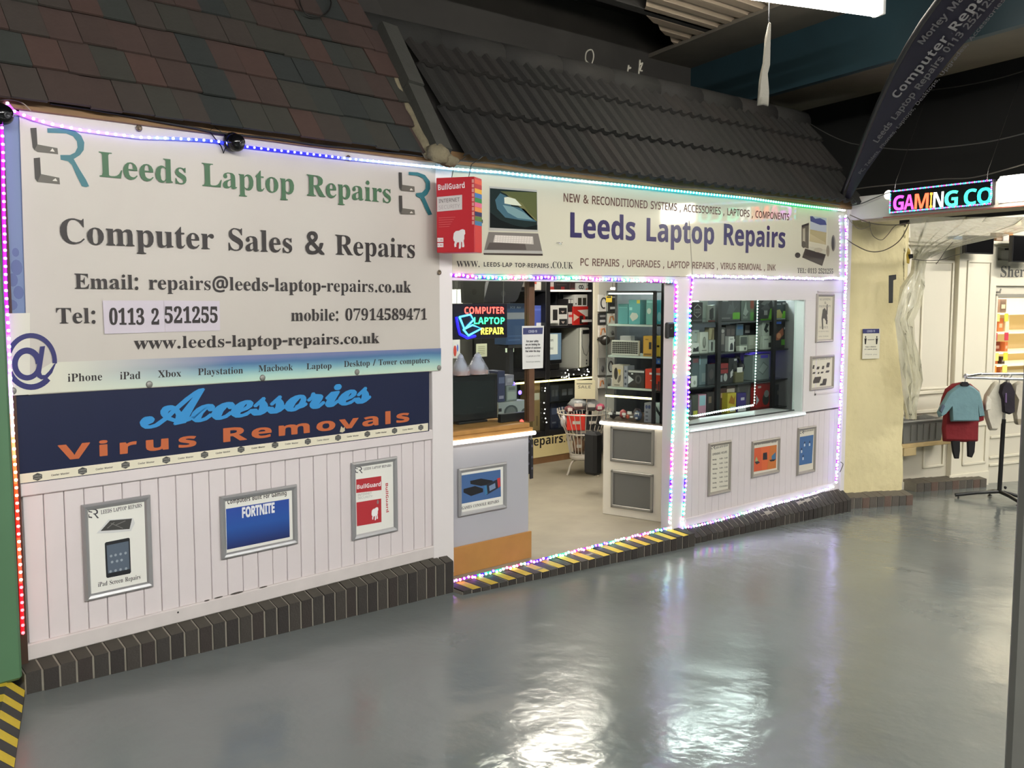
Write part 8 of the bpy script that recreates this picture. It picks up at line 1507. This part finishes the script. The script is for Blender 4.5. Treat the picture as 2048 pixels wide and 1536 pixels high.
for (a, c), ch, col in zip(xs2, 'GAMINGCO', cl2):
    yb = 417-(a-850)*.0765; yb2 = 417-(c-850)*.0765; b = MB(); d = -.0365
    p0 = FH.hit(1600+a/4.571, 330+yb/4.571, d); p1 = FH.hit(1600+c/4.571, 330+yb2/4.571, d); b.text(ch, 'a', p0, p1, .097, d, mat(col, .4, emit=4.5)); build('letter', b, FH, gsn)
b = [MB() for _ in range(4)]; cc = ((60, 200, 255), (255, 70, 120), (120, 80, 255), (80, 255, 200)); k = 0
def dot(u, v):
    global k
    b[(k*3+k//4) % 4].blob((u, -.037, v), (.0052, .004, .0052), mat(cc[(k*3+k//4) % 4], .4, emit=6), 6, 4); k += 1
u = .381
while u < 1.137: dot(u, 2.170); dot(u, 2.029); u += .0125
v = 2.04
while v < 2.165: dot(.379, v); dot(1.135, v); v += .0125
for q, nm in zip(b, ('cyan', 'red', 'violet', 'green')): build('border_led', q, FH, gsn, kind='stuff')
b = MB()
for u in (.40, 1.09): b.tube([(u, -.02, 2.177), (u, -.01, 2.24), (u, .02, 2.30)], .003, CHROME, 5)
b.tube([(.40, .02, 2.30), (.40, .3, 2.9)], .002, CHROME, 4).tube([(1.09, .02, 2.30), (1.09, .3, 2.9)], .002, CHROME, 4); build('hanging_wire', b, FH, gsn)
o = empty('batten_lamp', FH, 1.3, -.04, 2.03, **T('bright lamp glowing beside the LED letter sign on the header', 'lamp'))
build('diffuser', MB().box(1.178, 1.46, -.06, -.012, 2.035, 2.185, mat((255, 248, 228), .5, emit=24), .02), FH, o); build('housing', MB().box(1.17, 1.47, -.012, .0, 2.03, 2.19, HOUSE), FH, o)
o = build('junction_lamp', MB().blob((FH.hit(1778, 390)[0], -.012, FH.hit(1778, 390)[1]), (.03, .012, .03), mat((255, 246, 226), .4, emit=4), 12, 8), FH, **T('small round glowing lamp on the header at the end of the letter sign', 'lamp'))
build('base', MB().lathe([(0, 0), (.034, 0), (.034, .006)], (FH.hit(1778, 390)[0], -.0, FH.hit(1778, 390)[1]), (0, -1, 0), HOUSE, 14), FH, o)

# ------------------------------------------------------------------ panelled white shop beyond
WP = mat((226, 220, 200), .5); WP2 = mat((214, 208, 190), .5)
su_ = lambda x, y=700, d=0: FS.hit(x, y, d)[0]
sv = lambda y, x=1900, d=0: FS.hit(x, y, d)[1]
ux, uw = su_(1796), su_(1986)
ws = build('wall_far', MB().box(ux-.3, uw, .0, .06, -.35, 2.9, WP2), FS, **ST)
build('wall_panel', MB().box(uw, uw+1.8, .0, .06, -.35, FS.hit(1990, 752, 0)[1], WP2), FS, ws)
build('wall_panel', MB().box(uw, uw+1.8, .0, .06, FS.hit(1990, 592, 0)[1], 2.9, WP2), FS, ws)
def frame_mould(x0, y0, x1, y1, d=-.004, w=.02):
    q = H(FS, [(x0, y0), (x1, y0), (x1, y1), (x0, y1)], d); a, c = (q[0][0]+q[3][0])/2, (q[1][0]+q[2][0])/2; v1, v0 = q[0][1], q[2][1]; b = MB()
    for (s, t, u_, w_) in ((a, c, v1-w, v1), (a, c, v0, v0+w), (a, a+w, v0, v1), (c-w, c, v0, v1)): b.box(s, t, d-.010, d+.001, u_, w_, WP, .003)
    build('panel_moulding', b, FS, ws)
build('pilaster', MB().box(su_(1912, 700, -.05), su_(1987, 700, -.05), -.05, .0, -.35, sv(487, 1950, -.05), WP, .003), FS, ws)
frame_mould(1841, 520, 1903, 776); frame_mould(1846, 862, 1888, 932); frame_mould(1930, 520, 1979, 752, -.052); frame_mould(1925, 850, 1972, 926, -.052)
for y, h in ((785, .03), (822, .03)): build('dado_rail', MB().box(ux, su_(1912), -.022, .0, sv(y), sv(y)+h, WP, .004), FS, ws)
build('skirting', MB().box(ux, uw, -.012, .0, -.35, sv(952), WP, .003), FS, ws); build('skirting', MB().box(su_(1910, 700, -.06), su_(1989, 700, -.06), -.062, -.05, -.35, sv(945, 1950, -.06), WP, .003), FS, ws)
for y, h, p in ((493, .05, .05), (487, .03, .075)): build('cornice', MB().box(ux, uw+1.8, -p, .0, sv(y), sv(y)+h, WP, .004), FS, ws)
for y in (845, 875, 915, 930): build('panel_moulding', MB().box(uw+.01, uw+1.8, -.014, .0, sv(y, 2000), sv(y, 2000)+.022, WP, .003), FS, ws)
kerb(FS, su_(1833, 980, -.14), su_(1973, 975, -.14), -.14, -.02, lambda u: floor_z(4.7+u)+.075, lambda u: floor_z(4.7+u)+.09, '', pitch=.085, mts=lambda i: (BRF[i % 3], BRT), name='kerb_far')
# shop name board, shutter frame
sg = build('sign_board', MB().box(su_(1991, 550, -.03), su_(2110, 550, -.03), -.03, -.002, sv(572, 2000, -.03), sv(520, 2000, -.03), WP, .004), FS, **T('white shop name board with grey serif letters on the panelled shop', 'sign'))
b = MB(); wtext(b, FS, 'Sherri', 's', (2001, 554), (2066, 554), 22, -.0308, mat((104, 104, 98), .5)); build('lettering', b, FS, sg)
o = build('bracket', MB().tube([FS.M.inverted() @ FS.w(*(lambda q: (q[0], -.03, q[1]))(FS.hit(x, y, -.03))) for x, y in ((1986, 560), (1986, 584), (2000, 585), (2002, 578))], .008, mat((150, 146, 136), .3, .6), 8), FS, **T('grey hooked metal bracket under the shop name board', 'bracket'))
build('plate', MB().box(su_(1985, 566, -.02)-.01, su_(1985, 566, -.02)+.012, -.026, -.0, sv(575, 1986), sv(562, 1986), mat((150, 146, 136), .3, .6)), FS, o)
# lit shop window
w2 = build('window_2', MB().box(uw, uw+1.8, -.01, .05, sv(596, 1990), sv(588, 1990), mat((150, 146, 134), .5), .003), FS, **ST)
build('jamb', MB().box(uw-.012, uw+.012, -.02, .06, sv(752, 1990), sv(592, 1990), WP, .003), FS, w2)
build('reveal', MB().box(uw, uw+1.8, .50, .52, sv(770, 1990), sv(580, 1990), mat((214, 190, 150), .6)), FS, w2); build('reveal', MB().box(uw+.0, uw+.012, .06, .5, sv(770, 1990), sv(580, 1990), mat((222, 206, 176), .6)), FS, w2)
build('window_lamp', MB().box(uw+.05, uw+1.6, .12, .2, sv(588, 1990), sv(588, 1990)+.02, mat((255, 244, 214), .5, emit=60)), FS, w2)
build('window_board', MB().box(uw, uw+1.8, .05, .5, sv(754, 1990)-.02, sv(754, 1990), WP), FS, w2)
zs4 = [sv(y, 2010, .14) for y in (626, 664, 704, 729, 752)]
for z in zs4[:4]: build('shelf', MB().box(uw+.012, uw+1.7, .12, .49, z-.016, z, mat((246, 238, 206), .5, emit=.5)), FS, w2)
random.seed(21)
pal = (('orange', (214, 120, 66)), ('cream', (238, 226, 186)), ('brown red', (126, 60, 40)), ('dark', (60, 44, 40)), ('peach', (226, 170, 130)), ('white', (240, 236, 222)))
for r, z in enumerate(zs4):
    u = uw+.02
    n_ = 0
    while u < su_(2052):
        w = random.uniform(.035, .085); nm, c = random.choice(pal); h = random.uniform(.06, .17); y = random.uniform(.16, .26)
        if r in (2, 4): h = min(h, .09)
        o = build('product_box', MB().box(u, u+w, y, y+.06, z, z+h, mat(c, .5), .002), FS, **T(nm+' goods carton, '+ORD[n_]+' from the jamb on the '+('top', 'second', 'third', 'fourth', 'lowest')[r]+' lit shelf', 'box', 'cartons in the far shop window')); n_ += 1
        build('print', MB().box(u+w*.2, u+w*.8, y-.001, y, z+h*.3, z+h*.6, mat(lerp(c, (250, 246, 226), .5) if nm != 'white' else (206, 120, 90), .5)), FS, o); u += w+random.uniform(.004, .02)
for r, z in enumerate(zs4[:4]):
    for k in range(3):
        u = uw+.04+k*(su_(2052)-uw-.04)/3+random.uniform(0, .03); c, nm = random.choice((((240, 236, 80), 'yellow'), ((240, 232, 130), 'yellow'), ((214, 70, 90), 'red'), ((236, 150, 60), 'orange'))); w = random.uniform(.02, .034)
        o = build('price_card', MB().box(u-w, u+w, .112, .116, z-.075, z-.004, mat(c, .5)), FS, **T(nm+' price card, '+ORD[k]+' from the jamb under the '+('top', 'second', 'third', 'fourth')[r]+' lit shelf', 'price card', 'price cards in the far shop window'))
# televisions on the cornice
for i, (x0, x1, y0, y1) in enumerate(((1932, 1988, 470, 507), (2026, 2092, 470, 524))):
    d = -.22; a, c = FS.hit(x0, 490, d)[0], FS.hit(x1, 490, d)[0]; v1, v0 = FS.hit(x0, y0, d)[1], FS.hit(x0, y1, d)[1]
    t = empty('screen', FS, (a+c)/2, d, v0, **T(('smaller black screen hanging before the white cornice over the pilaster', 'larger black screen hanging over the shop name board')[i], 'screen'))
    build('housing', MB().box(a, c, d, d+.04, v0, v1, mat((18, 18, 20), .3), .004), FS, t); build('glass_face', MB().box(a+.008, c-.008, d-.001, d, v0+.008, v1-.008, mat((10, 10, 12), .08)), FS, t); build('arm', MB().box((a+c)/2-.02, (a+c)/2+.02, d+.04, -.0, (v0+v1)/2, (v0+v1)/2+.05, BLACK), FS, t)
for i, (x0, x1, y0, c) in enumerate(((1905, 1930, 474, (40, 96, 140)), (1990, 2003, 464, (120, 90, 60)), (2004, 2016, 466, (206, 200, 190)), (2017, 2024, 462, (206, 130, 60)))):
    z = sv(487)+.028; a, c_ = su_(x0, 480, -.05), su_(x1, 480, -.05)
    o = build('carton', MB().box(a, c_, -.06, .0, z, sv(y0, 1960, -.05), mat(c, .5), .003), FS, **T(('blue bundle', 'brown carton', 'white carton', 'orange carton')[i]+' lying on the cornice of the panelled shop', 'box')); build('print', MB().box(a+.01, c_-.01, -.061, -.06, z+.01, z+.03, mat(lerp(c, (230, 226, 220), .4), .5)), FS, o)

# plank shelf with a grey tub between the pier and the panelled wall
q = at_depth(1860, 887, (FS.w(su_(1860, 887, -.16), -.16, 0)-CAM).dot(FW))
fT = Frame((0, 0, 0), -15); fT.o = FS.w(0, 0, 0); fT.M = FS.M
dT = -.17; ta, tc = FS.hit(1806, 887, dT)[0], FS.hit(1906, 884, dT)[0]; zT = FS.hit(1850, 884.5, dT)[1]
sh = build('plank_shelf', MB().box(ta-.02, tc, dT, -.0, zT-.035, zT, mat((206, 180, 128), .5, var=.1, scale=9), .003), FS, **T('pale timber plank shelf between the pier and the panelled wall', 'shelf'))
build('bracket', MB().box(FS.hit(1812, 898, dT)[0]-.02, FS.hit(1833, 898, dT)[0], dT+.0, dT+.05, zT-.10, zT-.035, mat((206, 184, 136), .5), .002), FS, sh)
TUB = mat((118, 118, 112), .4); a, c = FS.hit(1806, 860, dT)[0], FS.hit(1889, 860, dT)[0]; v1 = FS.hit(1850, 841, dT)[1]
tb = empty('tub', FS, (a+c)/2, dT+.08, zT, **T('grey plastic storage tub with a pale rim on the plank shelf', 'tub'))
b = MB()
def ring(k, z, o=0): return [(a+(c-a)*.5+s*((c-a)/2*k+o), dT+.085+t*(.08*k+o), z) for s, t in ((-1, -1), (1, -1), (1, 1), (-1, 1))]
R_ = [ring(.9, zT+.001), ring(1, v1), ring(.94, v1), ring(.84, zT+.01)]
V = [p for r in R_ for p in r]; b.add(V, [[r*4+i, r*4+(i+1) % 4, (r+1)*4+(i+1) % 4, (r+1)*4+i] for r in range(3) for i in range(4)]+[[12, 13, 14, 15], [3, 2, 1, 0]], TUB)
for i in range(5): x = a+(c-a)*(.2+i*.15); b.box(x, x+.006, dT+.001, dT+.006, zT+.02, v1-.03, TUB)
build('body', b, FS, tb)
b = MB(); P4 = ring(1, v1, .008)
for i in range(4): b.tube([P4[i], P4[(i+1) % 4]], .010, mat((160, 160, 154), .35), 6)
build('rim', b, FS, tb)
build('contents', MB().blob((a+(c-a)*.68, dT+.08, v1-.01), ((c-a)*.25, .05, .045), mat((90, 90, 84), .6, bump=.4), 12, 8, .1), FS, tb)

# translucent plastic sheet gathered between header and tub
FILM = film_mat('plastic_film', (226, 222, 196), .62, .22)
rowsP = [(434, 1818, 2120, 1.3), (450, 1820, 2096, 1.2), (472, 1824, 2010, .9), (490, 1826, 1930, .5), (505, 1828, 1880, .3), (520, 1826, 1850, .18), (545, 1822, 1846, .12), (575, 1802, 1848, .10), (610, 1796, 1838, .10), (640, 1792, 1822, .09), (680, 1796, 1828, .08), (720, 1800, 1836, .08), (760, 1806, 1842, .08), (790, 1810, 1834, .08), (815, 1812, 1828, .10), (838, 1812, 1832, .14)]
def film_pt(i, j, n):
    y, x0, x1, k = rowsP[j]; s = i/n; x = x0+(x1-x0)*s
    if j < 5:
        P = CAM+ray(x, y)*((FH.o+FH.n*.07-CAM).dot(FH.n)/ray(x, y).dot(FH.n)); w = (5-j)/5
        r = ray(x, y); Q = CAM+r*((FP.w(0, -.16, 0)-CAM).dot(FP.n)/r.dot(FP.n)); t = w*w*(3-2*w); P = Q.lerp(P, t) if True else P
    else:
        r = ray(x, y); P = CAM+r*((FP.w(0, -.16, 0)-CAM).dot(FP.n)/r.dot(FP.n))
    wv = .022*math.sin(i*1.9+j*.7)+.015*math.sin(i*3.3-j*1.3)
    return P+FP.n*wv
b = MB(); n = 26; V = [film_pt(i, j, n) for j in range(len(rowsP)) for i in range(n+1)]
Mi = FP.M.inverted(); b.add([Mi @ p for p in V], [[j*(n+1)+i, j*(n+1)+i+1, (j+1)*(n+1)+i+1, (j+1)*(n+1)+i] for j in range(len(rowsP)-1) for i in range(n)], FILM, True)
fl = build('plastic_sheet', b, FP, **T('crumpled clear plastic sheet gathered down the pier edge into the tub', 'sheet'))
b = MB(); d = -.19; pillow(b, H(FP, [(1777, 551), (1792, 549), (1792, 558), (1786, 560), (1785, 606), (1777, 606)], d), d-.004, d, mat((14, 14, 14), .6), .95); build('black_tape', b, FP, fl)
b = MB(); pillow(b, H(FP, [(1812, 510), (1816, 494), (1820, 500), (1820, 512), (1818, 528), (1813, 526)], d), d-.004, d, mat((196, 164, 60), .5), .9); pillow(b, H(FP, [(1815, 509), (1824, 508), (1825, 516), (1817, 518)], d), d-.010, d-.004, BLACK, .9); build('yellow_tag', b, FP, fl)

# ------------------------------------------------------------------ clothes rail
RP = at_z(1998, 998, floor_z(5.05)); RP.z = floor_z(RP.x)
FK = Frame((RP.x, RP.y, 0), -41.86); zf0 = RP.z
ku = lambda x, y=800, d=0: FK.hit(x, y, d)[0]
kv = lambda y, x=2000, d=0: FK.hit(x, y, d)[1]
BKM = mat((20, 20, 20), .35)
rk = empty('clothes_rail', FK, 0, 0, zf0, **T('clothes rail with chrome top bars on a black four legged foot', 'rail'))
build('pole', MB().tube([(0, 0, zf0+.06), (ku(2009), 0, kv(838))], .017, BKM, 10), FK, rk); build('inner_pole', MB().tube([(ku(2009), 0, kv(838)), (ku(2011), 0, kv(757))], .012, CHROME, 10), FK, rk)
for x, y, d in ((ku(1921), 0, 0), (ku(2044), 0, -.06), (ku(2004), 0, -.22), (.0, 0, .16)):
    e = (x, d if d else .02, zf0+.03); 
    if d == -.22: e = (.03, -.26, zf0+.03)
    build('leg', MB().tube([(0, 0, zf0+.065), (e[0]*.5, e[1]*.5, zf0+.055), (e[0], e[1], zf0+.034)], .015, BKM, 8), FK, rk)
    build('foot', MB().lathe([(.004, .03), (.006, .012), (.018, .006), (.018, 0), (0, 0)], (e[0]*.93, e[1]*.93, zf0+.0), (0, 0, 1), BKM, 12), FK, rk)
build('knob', MB().blob((ku(2007, 975)+.015, 0, kv(975)), (.012, .012, .014), BKM, 10, 6), FK, rk)
for (x0, y0, d0, x1, y1, d1) in ((1931, 755, -.12, 2090, 760, -.12), (1962, 748, .12, 2090, 748, .12), (1931, 753, -.12, 1962, 748, .12), (2011, 757, -.12, 2011, 752, .12)):
    build('top_bar', MB().tube([(ku(x0, y0, d0), d0, kv(y0, x0, d0)), (ku(x1, y1, d1), d1, kv(y1, x1, d1))], .011, CHROME, 10), FK, rk)
def garment(label, name, P, d, c, th=.06, parts=(), var=.08, hook=None):
    b = MB(); pillow(b, H(FK, P, d), d, d+th, mat(c, .85, var=var, scale=12, bump=.3, bscale=25), .9)
    o = build(name, b, FK, **T(label, 'clothes', 'clothes on the rail'))
    for nm, P2, c2, e in parts: 
        q = MB(); pillow(q, H(FK, P2, d+e), d+e, d+e+th*.5, mat(c2, .8, var=.1, scale=30), .85); build(nm, q, FK, o)
    if hook:
        x, y = hook; u, v = FK.hit(x, y, d+th/2); zt = kv(755, 1940, -.12); build('hanger', MB().tube(smooth([Vector((u, d+th/2, v-.02)), Vector((u, d+th/2, zt-.012)), Vector((u+.018, d+th/2, zt+.012)), Vector((u, d+th/2, zt+.022)), Vector((u-.016, d+th/2, zt+.008))]), .0035, CHROME, 6), FK, o)
    return o
garment('child red dress with dark leggings hanging behind the pale blue jumper', 'dress', [(1895, 778), (1908, 768), (1925, 765), (1945, 768), (1962, 782), (1972, 815), (1971, 842), (1960, 846), (1959, 884), (1950, 886), (1890, 884), (1888, 860), (1892, 825), (1884, 812), (1888, 795)], -.09, (124, 28, 34), .07,
        (('legging', [(1904, 880), (1921, 880), (1921, 902), (1919, 918), (1911, 918), (1907, 905)], (18, 16, 18), .01), ('legging', [(1936, 880), (1952, 880), (1950, 905), (1945, 916), (1937, 914)], (18, 16, 18), .01)), hook=(1930, 768))
garment('child pale blue jumper with dark dots on the sleeve hanging in front', 'jumper', [(1918, 771), (1928, 768), (1938, 768), (1950, 774), (1962, 784), (1968, 805), (1973, 833), (1963, 835), (1960, 808), (1961, 843), (1905, 844), (1903, 812), (1888, 830), (1880, 835), (1877, 826), (1886, 808), (1899, 785)], -.19, (112, 146, 152), .06,
        (('collar', [(1921, 769), (1926, 764), (1936, 764), (1941, 770), (1936, 773), (1925, 773)], (22, 22, 26), -.012), ('cuff_print', [(1880, 822), (1887, 808), (1891, 811), (1884, 827)], (86, 98, 116), -.008)), hook=(1930, 768))
garment('cream furry child jacket hanging beside the pole', 'jacket', [(1990, 768), (1997, 762), (2006, 768), (2010, 790), (2007, 820), (2004, 850), (1996, 862), (1984, 862), (1976, 838), (1972, 812), (1976, 790)], -.08, (214, 208, 190), .08, (('sleeve', [(1978, 792), (1984, 800), (1982, 820), (1972, 822), (1972, 806)], (222, 216, 200), -.02),), hook=(1999, 766))
garment('dark sparkling top hanging by the pole', 'top', [(2006, 770), (2014, 764), (2024, 766), (2031, 782), (2031, 826), (2022, 830), (2010, 826), (2008, 800), (2003, 786)], -.13, (34, 28, 38), .06, (('trim_band', [(2011, 788), (2014, 786), (2014, 806), (2011, 806)], (110, 90, 130), -.012),), var=.4, hook=(2018, 768))
garment('white ribbed child cardigan at the picture edge of the rail', 'cardigan', [(2032, 768), (2042, 762), (2060, 770), (2064, 800), (2062, 845), (2036, 850), (2033, 830), (2038, 800), (2030, 785)], -.1, (206, 198, 180), .07, (('cuff', [(2035, 838), (2047, 838), (2047, 850), (2036, 850)], (150, 140, 120), -.008),), hook=(2048, 766))

# ------------------------------------------------------------------ feather flag leaning over the aisle
dep0 = (Vector((3.58, -.10, 2.04))-CAM).dot(FW)
def fpt(x, y): return CAM+ray(x, y)*(dep0+(4.55-dep0)*(412-y)/432)
A, B_, C_ = fpt(1686, 408), fpt(1930, -20), fpt(1850, 30)
ex = (B_-A).normalized(); nn_ = ex.cross((C_-A).normalized()).normalized()
if nn_.dot(CAM-A) > 0: nn_ = -nn_                 # local y points away from the camera
ez = ex.cross(nn_).normalized()
GFm = Matrix((ex, nn_, ez)).transposed().to_4x4(); GFm.translation = A; gf = Frame((0, 0, 0), 0); gf.M = GFm
def fh_(x, y):
    r = ray(x, y); P = CAM+r*((A-CAM).dot(nn_)/r.dot(nn_))-A; return P.dot(ex), P.dot(ez)
FLAGM = mat((34, 32, 48), .8, var=.08, scale=6)
fg = empty('feather_flag', gf, 0, 0, 0, **T('dark navy feather flag with grey lettering leaning out from the shop corner', 'flag'))
Lf = [(1688, 400), (1706, 345), (1735, 270), (1762, 205), (1790, 145), (1820, 90), (1850, 42), (1880, 0), (1920, -50)]; Rf = [(1700, 398), (1732, 345), (1778, 280), (1822, 220), (1868, 160), (1912, 105), (1965, 45), (2010, 0), (2070, -60)]
b = MB(); V = []; m_ = 6
for (a, c) in zip(Lf, Rf):
    for i in range(m_+1):
        s = i/m_; u, v = fh_(a[0]+(c[0]-a[0])*s, a[1]+(c[1]-a[1])*s); V.append((u, .006*math.sin(s*PI), v))
b.add(V, [[j*(m_+1)+i, j*(m_+1)+i+1, (j+1)*(m_+1)+i+1, (j+1)*(m_+1)+i] for j in range(len(Lf)-1) for i in range(m_)], FLAGM, True); build('cloth', b, gf, fg)
b = MB().tube([(u, -.002, v) for u, v in [fh_(x-4, y) for x, y in [(1674, 424), (1682, 402)]+Lf[1:]]], [.012]*2+[.014]*8, mat((16, 16, 18), .6), 8); build('pole_sleeve', b, gf, fg)
def ftext(t, k, a, c, cap, col, fat=0):
    b = MB(); p0, p1 = fh_(*a), fh_(*c); b.text(t, k, p0, p1, cap, -.0045, mat(col, .7), fat); return b
GT = (150, 148, 148)
pxm = 5.0/F
for t, k, a, c, cap, f in (('Computer Repairs', 'a', (1796, 196), (2010, -52), 17*pxm, .0), ('Morley Market', 'r', (1846, 87), (1966, -45), 12*pxm, .02), ('Leeds Laptop Repairs', 'r', (1756, 284), (1889, 115), 12*pxm, .02), ('0113 2521255', 'r', (1896, 104), (2004, -18), 12*pxm, .02), ('PC, Tablets, Phones, Laptops, Desktops, Upgrades, Accessories', 'r', (1722, 347), (2012, -2), 7*pxm, .01)):
    o = build('lettering', ftext(t, k, a, c, cap, GT if k == 'a' else (110, 108, 110), f), gf, fg)

# ------------------------------------------------------------------ loose cables, hanging strip, hooks, grey post
dH = lambda x, y, d=-.1: CAM+ray(x, y)*((FH.o+FH.n*d-CAM).dot(FH.n)/ray(x, y).dot(FH.n))
cbs = [('pale cable slung from the roof end along the top of the header', [(1625, 386), (1660, 386), (1700, 380), (1740, 374), (1800, 368), (1850, 362), (1890, 358), (1940, 356), (1990, 345), (2060, 325)], .06, .004, (96, 92, 86)),
       ('pale cable swinging behind the feather flag', [(1600, 235), (1650, 265), (1690, 283), (1722, 290), (1800, 299), (1860, 297), (1930, 290), (1990, 281), (2060, 264)], .3, .004, (84, 82, 78)),
       ('thin cable crossing high behind the flag', [(1860, 180), (1920, 172), (1990, 158), (2060, 138)], .4, .004, (64, 62, 56)),
       ('double grey cable running down the roof end to the header', [(1512, 215), (1530, 255), (1560, 300), (1590, 345), (1610, 380), (1640, 398)], .25, .004, (58, 56, 50)),
       ('dark cable looping from the corner under the header to the plastic', [(1700, 430), (1740, 446), (1780, 450), (1810, 448), (1818, 446), (1800, 480), (1770, 500), (1740, 503), (1710, 490), (1692, 478)], -.05, .0035, (84, 74, 56)),
       ('thin dark cable hanging below the header board', [(1690, 425), (1705, 448), (1720, 458), (1740, 452), (1738, 444), (1745, 470), (1762, 480), (1775, 470), (1790, 452), (1812, 446)], -.045, .0025, (96, 86, 66)),
       ('dark cable along the header board towards the letter sign', [(1700, 411), (1720, 408), (1745, 398), (1770, 388), (1786, 383)], -.06, .003, (40, 38, 36)),
       ('black cable from the yellow tag across to the screens', [(1824, 518), (1850, 521), (1880, 520), (1905, 512), (1930, 506)], .25, .0025, (90, 86, 74)),
       ('thin dark cable crossing down from the screens to the panelled wall', [(1906, 484), (1892, 500), (1880, 518), (1872, 528)], .25, .0025, (90, 86, 74))]
for lab, P, d, r, c in cbs: wire(lab, [dH(x, y, d) for x, y in P], r, c)
wire('stiff wire poking out of the corner by the roof edge', [dH(x, y, -.05) for x, y in ((1676, 462), (1674, 450), (1678, 436))], .003, (70, 66, 60))
wire('bent black wire on the corner post near the brick kerb', [FR.w(FR.hit(x, y, -.05)[0], -.05, FR.hit(x, y, -.05)[1]) for x, y in ((1681, 924), (1686, 929), (1680, 944))], .0025, (50, 44, 40))
dS = (at_z(1525, 130, 2.95)-CAM).dot(FW)
b = MB(); fS = Frame(CAM+E2*0, -41.86); fS.o = Vector((CAM.x, CAM.y, 0))+E2*4.9; fS.M.translation = fS.o
P = H(fS, [(1537, 44), (1541, 46), (1540, 80), (1539, 130), (1534, 150), (1537, 190), (1536, 213), (1526, 210), (1514, 212), (1518, 165), (1521, 145), (1526, 125), (1530, 75)]); pillow(b, P, -.02, .015, mat((150, 146, 134), .6, bump=.5, bscale=30), .8)
o = build('plastic_strip', b, fS, **T('torn white plastic strip hanging from the ceiling over the tiled roof end', 'strip')); u0 = P[0]; build('hanging_wire', MB().tube([(u0[0], 0, u0[1]-.03), (u0[0]+.01, 0, 3.34)], .003, CHROME, 5), fS, o)
for i, (x, y, P) in enumerate(((1179, 128, ((0, 0), (-8, -8), (-6, -24), (4, -28), (8, -16), (4, 2))), (1255, 145, ((0, 0), (2, -14), (3, -8), (7, -10))), (1277, 150, ((0, 0), (3, -30), (2, -20), (8, -24), (3, -10), (8, -8))))):
    q = on(RR, x, y, .0); dd = (q-CAM).dot(FW); o = wire(('ring of bent wire standing on the roof ridge', 'short stub of wire on the roof ridge', 'barbed stub of wire on the roof ridge')[i], [CAM+ray(x+a, y+c)*dd for a, c in P], .006 if i else .005, (120, 118, 108))
wire('thin black cable looped on the upper slates', [on(RL, x, y, -.03) for x, y in ((598, -5), (602, 12), (615, 30), (640, 33), (658, 20), (662, 4), (655, -8))], .0035, (24, 22, 20))
fG = Frame((0, 0, 0), -68); Pg = CAM+ray(2034, 1300)*2.3; fG.o = Vector((Pg.x, Pg.y, 0)); fG.M = Frame((0, 0, 0), -68).M; fG.M.translation = fG.o
pg = build('post', MB().box(-.012, .10, -.012, .10, -.05, 1.58, mat((104, 104, 98), .5, var=.1, scale=8), .012), fG, **T('grey painted post standing in the aisle at the edge of the picture', 'post')); build('foot_plate', MB().box(-.03, .13, -.03, .13, floor_z(fG.o.x)-.01, floor_z(fG.o.x)+.008, mat((90, 90, 86), .5), .002), fG, pg)

# ------------------------------------------------------------------ true size: the front is 2.8 m high
K = 1.36
for o in bpy.data.objects:
    if o.parent is None:
        if o.type == 'CAMERA': o.location = CAM*K
        else: o.matrix_basis = Matrix.Scale(K, 4) @ o.matrix_basis
